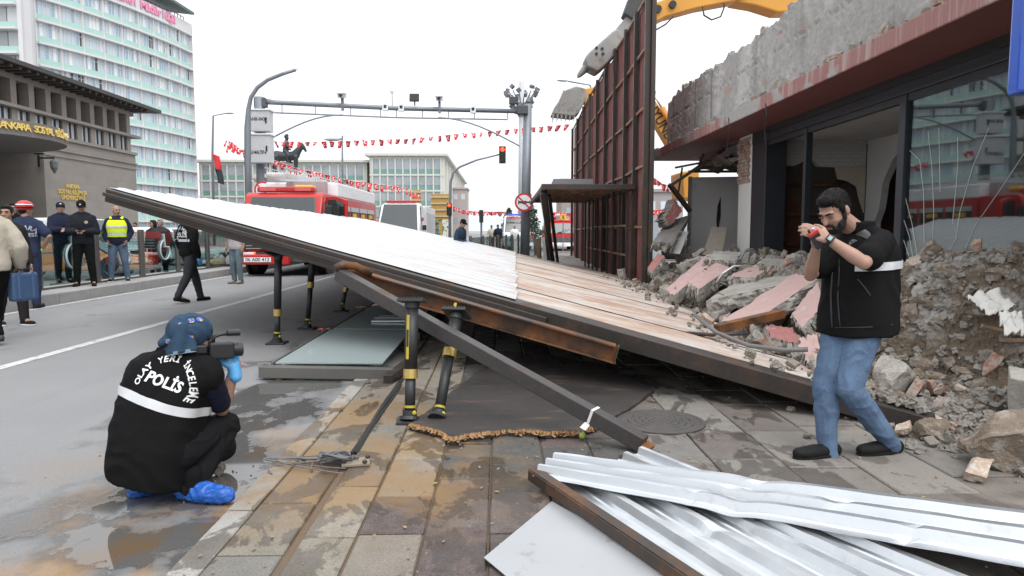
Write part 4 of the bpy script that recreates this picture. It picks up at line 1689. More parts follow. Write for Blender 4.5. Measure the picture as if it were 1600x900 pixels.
# low hills on the horizon and a far blue-white site fence
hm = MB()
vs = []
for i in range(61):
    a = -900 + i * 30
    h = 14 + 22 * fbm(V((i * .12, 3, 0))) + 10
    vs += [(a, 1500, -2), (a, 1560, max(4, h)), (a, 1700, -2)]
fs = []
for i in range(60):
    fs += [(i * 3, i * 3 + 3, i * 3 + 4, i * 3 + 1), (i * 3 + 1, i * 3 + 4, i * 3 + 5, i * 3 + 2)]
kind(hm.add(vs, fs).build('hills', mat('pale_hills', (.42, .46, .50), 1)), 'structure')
t = thing('site_fence', 'pale blue site fence beyond the torn end of the building', 'fence', (6, 34, 0))
mb = MB()
mb.bb(4.2, 12, 34, 34.06, 0, 2.0)
mb.build('fence_sheet', mat('pale_blue_sheet', (.45, .52, .56), .5), t)
for i in range(6):
    mb = MB()
    mb.bb(4.3 + i * 1.4, 4.36 + i * 1.4, 33.93, 33.99, 0, 2.1)
    mb.build('post', M_STEEL, t)


# ---- trees far down the road
def leaf_tree(name, label, x, y, h, w_, col, seed, conifer=False, n_leaf=900):
    t = thing(name, label, 'tree', (x, y, 0))
    r = random.Random(seed)
    mb = MB()
    mb.tube([(x, y, 0), (x + .1, y, h * .4), (x, y, h * .9)], [h * .025, h * .018, h * .006], 7)
    for i in range(9):
        a, z = r.uniform(0, 6.28), h * r.uniform(.25, .8)
        mb.tube([(x, y, z), (x + math.cos(a) * w_ * .35, y + math.sin(a) * w_ * .35, z + h * .08)], [h * .008, h * .002], 5)
    mb.build('trunk', mat('bark', (.08, .06, .045), .95), t)
    mb = MB()
    for i in range(n_leaf):
        z = r.uniform(.15 if conifer else .28, 1)
        rad = w_ * .5 * ((1 - z) ** .8 + .06 if conifer else math.sqrt(max(.02, 1 - ((z - .62) / .42) ** 2))) * r.uniform(.35, 1) * (1 + .35 * mnoise.noise(V((z * 5, seed, i % 7))))
        a = r.uniform(0, 6.28)
        p = V((x + math.cos(a) * rad, y + math.sin(a) * rad, z * h))
        s_ = h * r.uniform(.02, .045)
        q = rq(r)
        mb.add([p + q @ V((-s_, -s_ * .6, 0)), p + q @ V((s_, -s_ * .5, 0)), p + q @ V((s_ * .7, s_ * .6, 0)), p + q @ V((-s_ * .6, s_ * .7, 0))], [(0, 1, 2, 3)])
    mb.build('crown', mat('leaf_' + name + str(seed % 3), col, .7, var=.5, scale=1.2), t, fix=False)


leaf_tree('conifer_tree', 'tall dark conifer right of the round sign on the gantry post', 2.6, 62, 4.7, 3.0, (.06, .085, .06), 11, True)
leaf_tree('conifer_tree', 'smaller dark conifer left of the round sign on the gantry post', 1.0, 70, 3.6, 2.6, (.065, .09, .065), 12, True)
leaf_tree('broadleaf_tree', 'small light green tree beneath the black signal back', -6.0, 62, 3.0, 2.6, (.12, .17, .06), 13, False, 500)

# ================================================================ MOUNTED STATUE
M_BRONZE = mat('dark_bronze', (.045, .052, .055), .5, .5)
st = thing('mounted_statue', 'dark bronze rider on a standing horse on a tall pale pedestal', 'statue', (-21.3, 70, 0))
SX, SY, SZ = -21.4, 70.0, 7.1
mb = MB()
mb.bb(SX - 2.6, SX + 2.6, SY - 1.4, SY + 1.4, 0, 5.6)
mb.bb(SX - 2.9, SX + 2.9, SY - 1.6, SY + 1.6, 5.601, 6.1)
mb.loft([(V((SX, SY, z)), V((rx, 0, 0)), V((0, ry, 0))) for z, rx, ry in ((6.1, 3.0, 1.6), (6.5, 3.3, 1.8), (6.9, 3.2, 1.75), (7.1, 2.6, 1.4))], 28, 3)
mb.build('pedestal', mat('pale_stone', (.45, .43, .40), .9, bump=.3, bscale=6, bdist=.05), st)


def hs(x, z, y=0.):
    return V((SX + x, SY + y, SZ + z))


mb = MB()
mb.limb([hs(-.95, 1.75), hs(-.3, 1.68), hs(.45, 1.72), hs(.95, 1.85)], [.52, .48, .46, .42])
mb.limb([hs(.95, 1.95), hs(1.35, 2.45), hs(1.55, 2.8)], [.42, .30, .22])
mb.limb([hs(1.55, 2.85), hs(1.80, 2.55), hs(1.95, 2.25)], [.22, .17, .12])
mb.limb([hs(1.50, 2.95, .08), hs(1.48, 3.12, .08)], [.07, .03])
for (x, y_, dx) in ((.85, .25, .1), (1.0, -.25, -.05)):
    mb.limb([hs(x, 1.6, y_), hs(x + dx, .95, y_), hs(x + dx * .5, .45, y_), hs(x + dx, .08, y_)], [.26, .15, .09, .12])
for (x, y_, dx) in ((-1.1, .25, -.1), (-.95, -.25, .1)):
    mb.limb([hs(x, 1.6, y_), hs(x + .08 + dx, 1.05, y_), hs(x - .22 + dx, .7, y_), hs(x - .12 + dx, .08, y_)], [.36, .2, .11, .12])
mb.limb([hs(-1.45, 1.95), hs(-1.75, 1.6), hs(-1.85, 1.0), hs(-1.8, .6)], [.12, .14, .12, .05])
put('horse', remesh(mb, .05, 3), M_BRONZE, st)
mb = MB()
mb.limb([hs(-.05, 2.2), hs(.0, 2.7), hs(.05, 3.1)], [.30, .30, .24])
mb.limb([hs(.06, 3.25), hs(.10, 3.52)], [.11, .20])
mb.limb([hs(.02, 3.66), hs(.12, 3.78)], [.20, .17])
mb.limb([hs(.05, 3.05, -.3), hs(.25, 2.65, -.4), hs(.65, 2.55, -.2)], [.13, .11, .09])
mb.limb([hs(.05, 3.05, .3), hs(-.05, 2.6, .42), hs(.35, 2.4, .3)], [.13, .11, .09])
for y_ in (-.45, .45):
    mb.limb([hs(0, 2.15, y_ * .5), hs(.35, 1.75, y_), hs(.2, 1.2, y_), hs(.42, 1.1, y_)], [.2, .17, .12, .08])
put('rider', remesh(mb, .045, 3), M_BRONZE, st)

# ================================================================ STREET FURNITURE
# camera gantry
gt = thing('traffic_camera_gantry', 'grey steel gantry spanning the road with cameras, floodlights and brace arcs', 'gantry', (1.16, 31, 0))
GL, GR_ = V((-10.15, 29.7, 0)), V((1.17, 31.3, 0))
GZ = 6.72
mb = MB()
mb.tube([GR_, V((1.30, 31.4, 7.05))], [.22, .19], 14)
mb.build('post', M_STEEL, gt, smooth=True)
mb = MB()
mb.tube([GL, GL + V((0, 0, 7.0))], .22, 14)
mb.build('post', M_STEEL, gt, smooth=True)
gd = GR_ - GL


def gp_(a, z, off=0.):
    p = GL.lerp(GR_, a)
    return V((p.x, p.y - off, z))


mb = MB()
mb.tube([gp_(.0, GZ + .13), gp_(.06, GZ + .08), gp_(.5, GZ - .02), gp_(1, GZ)], [.14, .10, .10, .10], 10)
mb.build('beam', M_STEEL, gt, smooth=True)
mb = MB()
mb.tube([gp_(.03, GZ - .34), gp_(.5, GZ - .42), gp_(.93, GZ - .38)], .035, 6)
for a in (.08, .2, .33, .44, .5, .6, .7, .8, .93):
    mb.tube([gp_(a, GZ), gp_(a, GZ - .40)], .02, 5)
mb.build('conduit_rail', M_STEEL, gt)
for a0, a1 in ((.02, .30), (.98, .66)):
    mb = MB()
    pts = [gp_(a0, GZ - 1.55)]
    for i in range(1, 9):
        t_ = i / 8
        pts.append(gp_(a0 + (a1 - a0) * t_, GZ - 1.55 + 1.18 * math.sin(t_ * math.pi / 2)))
    mb.tube(pts, .035, 6)
    mb.build('brace_arc', M_STEEL, gt)
for a in (.0, .985):
    mb = MB()
    mb.box(gp_(a + .005, GZ + .05), (.5, .34, .38))
    mb.build('end_bracket', mat('dark_bracket2', (.07, .075, .08), .6), gt, bevel=.03)


def cam_unit(a, kind_):
    p = gp_(a, GZ + .12)
    if kind_ == 'flood':
        t = thing('floodlight', 'dark square floodlight standing on the gantry beam', 'floodlight', p, group='square floodlights on the gantry')
        mb = MB()
        mb.box(p + V((0, -.1, .32)), (.42, .12, .34), Matrix.Rotation(R(-12), 3, 'X'))
        mb.build('lamp_box', M_BLACK, t, bevel=.02)
        mb = MB()
        mb.beam(p, p + V((0, 0, .2)), .10, .06, up=(1, 0, 0))
        mb.build('bracket', M_STEEL, t)
    elif kind_ == 'cam':
        t = thing('traffic_camera', 'pale traffic camera clamped on the gantry beam', 'camera', p, group='traffic cameras on the gantry')
        mb = MB()
        mb.box(p + V((0, -.1, .30)), (.26, .5, .16), Matrix.Rotation(R(10), 3, 'X'))
        mb.box(p + V((0, -.12, .40)), (.34, .6, .03), Matrix.Rotation(R(10), 3, 'X'))
        mb.build('housing', mat('camera_grey', (.42, .43, .44), .5), t, bevel=.01)
        mb = MB()
        mb.beam(p + V((0, 0, -.3)), p + V((0, 0, .25)), .16, .1, up=(1, 0, 0))
        mb.build('clamp', M_STEEL, t)
        mb = MB()
        mb.ell(p + V((0, -.36, .27)), .06)
        mb.build('lens', M_BLACK, t)
    else:
        t = thing('sensor_box', 'small grey sensor box clamped under the gantry beam', 'sensor', p, group='sensor boxes on the gantry')
        mb = MB()
        mb.box(p + V((0, -.05, -.1)), (.24, .2, .34))
        mb.build('case', M_WHITEP, t, bevel=.01)
        mb = MB()
        mb.box(p + V((0, -.16, -.1)), (.12, .02, .12))
        mb.build('window', M_BLACK, t)


for a, k_ in ((.30, 'cam'), (.665, 'cam'), (.57, 'flood'), (.955, 'flood'), (.46, 'box'), (.795, 'box'), (.52, 'box')):
    cam_unit(a, k_)
t = thing('antenna', 'thin white antenna with a knob standing on the gantry beam', 'antenna', gp_(.485, GZ))
mb = MB()
mb.tube([gp_(.485, GZ), gp_(.485, GZ + .65)], .02, 6)
mb.build('mast', M_STEEL, t)
mb = MB()
mb.ell(gp_(.485, GZ + .72), (.09, .09, .12))
mb.build('knob', M_WHITEP, t)
for (lab, x0, x1, y0, y1, txt, tz) in (('upper white equipment cabinet on the gantry post, marked in black', 393, 423, 174, 206, 'ANK-0430', 186), ('lower and larger white cabinet on the gantry post', 390, 424, 212, 255, 'CLF-MALTEP-6', 238)):
    a, b = P(x0, y1, 29.2), P(x1, y0, 29.2)
    t = thing('equipment_cabinet', lab, 'cabinet', (GL.x, 29.2, a.z))
    mb = MB()
    mb.bb(a.x, b.x, 28.95, 29.5, a.z, b.z)
    mb.build('case', mat('cabinet_grey', (.50, .51, .52), .5, var=.06), t, bevel=.02)
    mb = MB()
    mb.bb(a.x - .05, b.x + .06, 28.9, 29.55, b.z + .003, b.z + .06)
    mb.build('lid', M_WHITEP, t)
    mb = MB()
    mb.bb(b.x - .16, b.x - .10, 28.92, 28.948, (a.z + b.z) / 2 - .1, (a.z + b.z) / 2 + .12)
    mb.build('handle', M_BLACK, t)
    text('marking', txt, .20, M_BLACK, t, ((a.x + b.x) / 2 - .03, 28.94, P(400, tz, 28.95).z), (1, 0, 0), (0, 0, 1), .012, .002, width=.72)


def pole_lamp(name, label, base, pts, rs, head):
    t = thing(name, label, 'street lamp', base)
    mb = MB()
    mb.tube([base] + pts, rs, 10)
    mb.build('pole', M_STEEL, t, smooth=True)
    mb = MB()
    p, d = head
    q = d.normalized().to_track_quat('X', 'Z').to_matrix()
    mb.ell(p, (.55 * d.length, .16 * d.length, .10 * d.length), q)
    mb.build('lamp_head', mat('lamp_grey', (.33, .34, .35), .5), t, smooth=True)


Yp = 28.0
pole_lamp('curved_street_lamp', 'thick curved grey pole with an empty arching arm left of the cabinets', V((P(387, 300, Yp).x, Yp, 0)),
          [P(387, 250, Yp), P(387, 200, Yp), P(388, 172, Yp), P(392, 152, Yp), P(402, 137, Yp), P(418, 125, Yp), P(440, 116, Yp), P(462, 109, Yp)], [.13, .13, .13, .09, .08, .08, .075, .07, .065], (P(461, 109.5, Yp), V((.22, 0, .06))))
Yp = 62.0
pole_lamp('street_lamp', 'thin street lamp with a single arm beside the curved office block', V((P(332, 300, Yp).x, Yp, 0)), [P(332, 240, Yp), P(333, 181, Yp), P(348, 178, Yp), P(352, 177, Yp)], [.12, .1, .07, .05, .05], (P(358, 177, Yp), V((.85, 0, .02))))
pole_lamp('street_lamp', 'street lamp with a flat arm pointing left above the bunting', V((P(535, 300, Yp).x, Yp, 0)), [P(535, 250, Yp), P(535, 212, Yp), P(534, 217, Yp), P(522, 217, Yp)], [.10, .08, .07, .07, .07], (P(520, 218, Yp), V((1.4, 0, 0))))
Yp = 38.0
pole_lamp('street_lamp', 'street lamp whose head shows left of the upright hoarding above the bucket', V((P(935, 300, Yp).x + .3, Yp, 0)), [P(943, 200, Yp), P(922, 133, Yp), P(905, 130, Yp), P(888, 127, Yp)], [.1, .08, .05, .04, .04], (P(879, 126, Yp), V((.6, 0, -.03))))
# stadium-type floodlight mast
fm = thing('floodlight_mast', 'tall mast with a crown of many small floodlights behind the gantry post', 'floodlight mast', (2.0, 60, 0))
fx = P(815, 300, 60).x
mb = MB()
mb.tube([(fx, 60, 0), (fx, 60, P(815, 128, 60).z)], [.33, .22], 12)
mb.build('mast', mat('pale_pole', (.45, .48, .50), .5), fm, smooth=True)
r1 = random.Random(9)
mb = MB()
for i in range(14):
    a = i / 14 * 6.28
    for j in range(2):
        r0, z0 = (1.25, 13.2) if j else (.75, 12.2)
        mb.tube([(fx, 60, z0 - 1.5), (fx + r0 * math.cos(a), 60 + r0 * math.sin(a), z0)], .05, 5)
mb.build('arms', M_STEEL, fm)
for i in range(14):
    a = i / 14 * 6.28
    for j in range(2):
        r0, z0 = (1.35, 13.5) if j else (.85, 12.4)
        mb = MB()
        mb.box((fx + r0 * math.cos(a), 60 + r0 * math.sin(a), z0 - (i % 3) * .35), (.34, .34, .26), rq(r1))
        mb.build('floodlight', mat('flood_dark', (.13, .14, .15), .5), fm)


def round_sign(label, c, rad, post=None):
    t = thing('no_horn_sign', label, 'traffic sign', (c.x, c.y, 0))
    Mx = Matrix.Translation(c) @ Matrix.Rotation(R(90), 4, 'X')
    mb = MB()
    mb.lathe([(rad, -.02), (rad, .02), (rad * .78, .022), (rad * .01, .022)], 32, Mx)
    mb.build('red_ring', mat('sign_red', (.50, .025, .03), .4), t)
    mb = MB()
    mb.lathe([(rad * .79, .0225), (rad * .79, .026), (rad * .01, .026)], 32, Mx)
    mb.build('white_face', mat('sign_white', (.72, .73, .74), .4), t)
    k = rad / .42

    def s2(x, z):
        return V((c.x + x * k, c.y - .032, c.z + z * k))
    mb = MB()
    mb.prism([s2(-.26, .10), s2(-.20, .045), s2(.22, .035), s2(.22, -.03), s2(-.20, -.04), s2(-.26, -.11)], (0, -.004, 0))
    mb.prism([s2(-.08, .035), s2(.08, .07), s2(.16, .0), s2(.08, -.085), s2(-.06, -.085)], (0, -.003, 0))
    mb.prism([s2(.2, .03), s2(.27, .06), s2(.27, -.05), s2(.2, -.03)], (0, -.0035, 0))
    mb.build('horn_symbol', M_BLACK, t)
    mb = MB()
    mb.beam(s2(-.24, .24) + V((0, -.008, 0)), s2(.24, -.24) + V((0, -.008, 0)), .06 * k, .006, up=(0, 1, 0))
    mb.build('slash', mat('sign_red', (1, 0, 0)), t)
    if post:
        mb = MB()
        mb.tube([(c.x, c.y + .06, 0), (c.x, c.y + .06, c.z + .4)], .04, 8)
        mb.build('post', M_STEEL, t)


round_sign('round no horn sign on the right gantry post', P(818.5, 316, 30.7), .41)
round_sign('round no horn sign left of the red fire engine', P(411, 297, 27), .34, True)

# traffic lights
M_LRED = NT('red_lamp')
M_LRED.set(col=(.8, .05, .02), emit=(1, .06, .02), es=3.0)
M_LRED = M_LRED.m
M_SIG = mat('signal_black', (.02, .022, .022), .5)
Yp = 38.0


def signal(t, c, h, face=-1):
    mb = MB()
    mb.box(c, (h * .40, .24, h))
    so_ = mb.build('signal_head', M_SIG, t, bevel=.02)
    for i in range(3):
        z = c.z + h * (.31 - .31 * i)
        mb = MB()
        mb.lathe([(h * .13, 0), (h * .13, .02), (.01, .03)], 14, Matrix.Translation((c.x, c.y - .12, z)) @ Matrix.Rotation(R(90), 4, 'X'))
        mb.build('lens', M_LRED if i == 0 else mat('lens_dark', (.03, .035, .03), .3), so_)
        mb = MB()
        mb.tube([(c.x - h * .14, c.y - .12, z + h * .02), (c.x - h * .1, c.y - .22, z + h * .11), (c.x, c.y - .26, z + h * .145), (c.x + h * .1, c.y - .22, z + h * .11), (c.x + h * .14, c.y - .12, z + h * .02)], .02, 5)
        mb.build('visor', M_SIG, so_)


tl = thing('traffic_light', 'traffic light mast with an overhead arm, both signals showing red', 'traffic light', (P(703, 360, Yp).x, Yp, 0))
mb = MB()
mb.tube([P(703, 396, Yp), P(703, 330, Yp), P(704, 285, Yp), P(708, 270, Yp), P(718, 261, Yp), P(745, 250, Yp), P(782, 241, Yp)], [.09, .085, .075, .07, .06, .05, .04], 9)
mb.build('mast', M_STEEL, tl, smooth=True)
signal(tl, P(785, 242, Yp), .92)
signal(tl, P(702, 327, Yp - .2), .70)
t = thing('pedestrian_signal', 'black signal seen from behind on a thin post beyond the fence', 'traffic light', (P(752, 340, 40).x, 40, 0))
mb = MB()
mb.tube([V((P(752, 340, 40).x, 40, 0)), P(752, 328, 40)], .06, 7)
mb.build('post', M_STEEL, t)
mb = MB()
mb.box(P(752, 338, 39.8), (.24, .25, .72))
mb.build('signal_head', M_SIG, t, bevel=.02)
# backs of two yellow direction boards
for (lab, x0, x1, y0, y1) in (('yellow backed direction board with posts, nearer the traffic light mast', 674, 703, 303, 343), ('yellow backed direction board, left and partly hidden by the white truck', 644, 658, 297, 322)):
    a, b = P(x0, y1, 44), P(x1, y0, 44)
    t = thing('direction_board', lab, 'sign', ((a.x + b.x) / 2, 44, 0))
    mb = MB()
    mb.bb(a.x, b.x, 44, 44.05, a.z, b.z)
    mb.build('board', mat('ochre_board', (.42, .28, .07), .6), t)
    for i in range(4):
        mb = MB()
        z = a.z + (b.z - a.z) * (i + .5) / 4
        mb.bb(a.x - .02, b.x + .02, 43.93, 43.99, z - .04, z + .04)
        mb.build('rail', mat('pale_rail', (.5, .45, .35), .6), t)
    mb = MB()
    mb.bb((a.x + b.x) / 2 - .08, (a.x + b.x) / 2 + .08, 44.06, 44.2, 0, b.z)
    mb.build('post', mat('ochre_board', (1, 1, 1)), t)

# bunting: red pennants with a white crescent
M_FLAG = mat('flag_red', (.60, .03, .04), .75, var=.15, scale=3)
M_FW = mat('flag_white', (.78, .76, .76), .75)


def bunting(label, pts, nfl, Y0, Y1, fw=.30, seed=1):
    r = random.Random(seed)
    k = len(pts)
    w3 = [P(x, y, Y0 + (Y1 - Y0) * i / (k - 1)) for i, (x, y) in enumerate(pts)]
    t = thing('bunting', label, 'bunting', w3[0])
    mb = MB()
    mb.tube(w3, .008, 4)
    mb.build('cord', M_FW, t)
    L = [0]
    for i in range(k - 1):
        L.append(L[-1] + (w3[i + 1] - w3[i]).length)
    for j in range(nfl):
        s_ = (j + .5) / nfl * L[-1]
        i = max(q for q in range(k - 1) if L[q] <= s_)
        f_ = (s_ - L[i]) / (L[i + 1] - L[i])
        p = w3[i].lerp(w3[i + 1], f_)
        d = (w3[i + 1] - w3[i]).normalized()
        sw = r.uniform(-.9, .5)
        tw_ = r.uniform(-.8, .8)
        dn = (V((0, 0, -1)) + d * sw * .5 + V((0, tw_, 0))).normalized()
        d2 = (d + V((0, r.uniform(-.5, .5), r.uniform(-.2, .2)))).normalized()
        W, H = fw * r.uniform(.85, 1.1), fw * 1.35 * r.uniform(.7, 1.1)
        nn = d2.cross(dn).normalized()
        mb = MB()
        mb.grid(lambda a, b: p + d2 * W * (a - .5) * (1 - .45 * b) + dn * H * b + nn * .05 * math.sin(a * 4 + b * 3 + j), 4, 5)
        mb.cur = 1
        cc_ = p + dn * H * .42

        def cr(rr, off):
            return [(math.cos(R(40 + 280 * i / 9)) * rr + off, math.sin(R(40 + 280 * i / 9)) * rr) for i in range(10)]
        o1, i1 = cr(W * .27, 0), cr(W * .20, W * .07)
        for sg in (.055, -.055):
            vs = [cc_ + d2 * x + dn * y + nn * sg for x, y in o1 + i1]
            mb.add(vs, [(i, i + 1, 11 + i, 10 + i) for i in range(9)])
        mb.build('pennant', [M_FLAG, M_FW], t, fix=False)


bunting('long string of red pennants crossing the whole sky below the gantry', [(424, 221), (470, 222), (520, 221), (580, 219), (640, 217), (700, 211), (760, 206), (820, 200), (870, 196), (893, 194)], 36, 42, 40, .30, 2)
bunting('red pennants hanging down from the statue towards the yellow boards', [(428, 250), (460, 262), (500, 270), (540, 281), (580, 287), (620, 291), (640, 296), (656, 306)], 26, 36, 42, .29, 3)
bunting('short string of red pennants between the curved pole and the cabinets', [(352, 219), (362, 222), (374, 232), (388, 240)], 8, 34, 33, .30, 4)
bunting('short second string of pennants behind the curved lamp pole', [(352, 226), (366, 231), (380, 233), (392, 238)], 5, 35, 34, .30, 9)
bunting('faint far pennants right of the traffic light mast', [(708, 322), (722, 328), (745, 331), (790, 331)], 22, 60, 64, .34, 5)
bunting('red pennants between the hoarding and the torn eaves', [(1013, 271), (1024, 279), (1035, 287), (1046, 291)], 8, 38, 36, .32, 6)
bunting('far row of red pennants seen through the pedestrian canopy', [(852, 332), (872, 332), (896, 333)], 9, 50, 50, .40, 7)
bunting('far row of red pennants behind the leaning slabs', [(996, 328), (1010, 329), (1040, 327)], 9, 50, 50, .40, 8)
# flag on the left lamp pole
t = thing('hanging_flag', 'red and black flag hanging limp on the thin left lamp pole', 'flag', P(333, 240, 61.8))
for nm, y0, y1, m_, s_ in (('red_cloth', 240, 266, M_FLAG, 0), ('dark_cloth', 262, 288, mat('flag_black', (.03, .03, .035), .8), 2)):
    mb = MB()
    mb.grid(lambda a, b: P(331 + s_ * 2 + a * 11 + 5 * b, y0 + (y1 - y0) * (b * .9 + a * .15), 61.7) + V((0, .15 * math.sin(a * 7 + b * 3), 0)), 8, 8)
    mb.build(nm, m_, t, smooth=True, fix=False)

# ---- glass railings
M_BRPOST = mat('brown_post', (.11, .10, .092), .55, .3)


def glass_rail(label, pts, z0, h=1.18):
    t = thing('glass_railing', label, 'railing', (pts[0][0], pts[0][1], z0))
    for i, (x, y) in enumerate(pts):
        mb = MB()
        mb.bb(x - .05, x + .05, y - .07, y + .07, z0, z0 + h)
        mb.build('post', M_BRPOST, t, bevel=.008)
    for (xa, ya), (xb, yb) in zip(pts, pts[1:]):
        d = (V((xb, yb, 0)) - V((xa, ya, 0))).normalized() * .09
        a, b = V((xa, ya, z0 + .07)) + d, V((xb, yb, z0 + .07)) - d
        mb = MB()
        mb.prism([a, b, b + V((0, 0, h - .12)), a + V((0, 0, h - .12))], V((d.y, -d.x, 0)).normalized() * .012)
        mb.build('glass_panel', M_FENCEGLASS, t)
        mb = MB()
        mb.beam(a - V((0, 0, .05)), b - V((0, 0, .05)), .05, .04)
        mb.build('bottom_rail', M_BRPOST, t)


glass_rail('long glass railing with brown posts along the far pavement', [(-9.02, 9.6 + i * 1.952) for i in range(16)], .2, 1.2)
glass_rail('short glass railing with brown posts along the near pavement beyond the toppled hoarding', [(P(735, 380, 22).x, 22.0), (P(754, 380, 24).x, 24), (P(766, 380, 25.5).x, 25.5), (P(778, 380, 27).x, 27), (P(791, 380, 28.6).x, 28.6), (P(800, 380, 30.2).x, 30.2), (P(810, 380, 31.8).x, 31.8), (P(826, 380, 34).x, 34), (P(836, 380, 37).x, 37)], .02)
# ================================================================ VEHICLES
M_CHROME = mat('chrome_grey', (.45, .45, .46), .3, .7)
M_GRILLE = mat('grille_black', (.02, .02, .022), .5)
M_LAMPW = mat('lamp_white', (.65, .68, .70), .1)
M_ALU = mat('aluminium', (.52, .53, .54), .4, .5)


def wheel(t, x, y, r, w_, sx):
    Mx = Matrix.Translation((x, y, r)) @ Matrix.Rotation(R(90) * sx, 4, 'Y')
    mb = MB()
    mb.lathe([(r * .55, -w_ / 2), (r * .94, -w_ / 2), (r, -w_ * .36), (r, w_ * .36), (r * .94, w_ / 2), (r * .55, w_ / 2)], 24, Mx)
    tr = mb.build('wheel', M_RUBBER, t, smooth=False)
    mb = MB()
    mb.lathe([(r * .56, w_ * .2), (r * .54, w_ / 2 + .005), (r * .40, w_ * .36), (r * .18, w_ * .40), (r * .14, w_ * .55), (.01, w_ * .55)], 18, Mx)
    mb.build('rim', M_ALU, tr)


def section_body(sections, n_round=None):
    """closed hull from a side profile list of (y, z0, z1, halfwidth_bottom, halfwidth_top)"""
    m_ = MB()
    vs, fs = [], []
    for y, z0, z1, wb, wt in sections:
        zm = z0 + (z1 - z0) * .55
        vs += [(-wb * .96, y, z0), (wb * .96, y, z0), (wb, y, z0 + .08), (wb, y, zm), (wt, y, z1 - .07), (wt - .1, y, z1), (-wt + .1, y, z1), (-wt, y, z1 - .07), (-wb, y, zm), (-wb, y, z0 + .08)]
    for i in range(len(sections) - 1):
        for j in range(10):
            fs.append((i * 10 + j, i * 10 + (j + 1) % 10, (i + 1) * 10 + (j + 1) % 10, (i + 1) * 10 + j))
    fs.append(tuple(range(10)))
    fs.append(tuple((len(sections) - 1) * 10 + j for j in range(10)))
    return m_.add(vs, fs)


def local_text(t, body, size, m_, c, xd, yd, **k):
    return text('lettering', body, size, m_, t, c, xd, yd, **k)


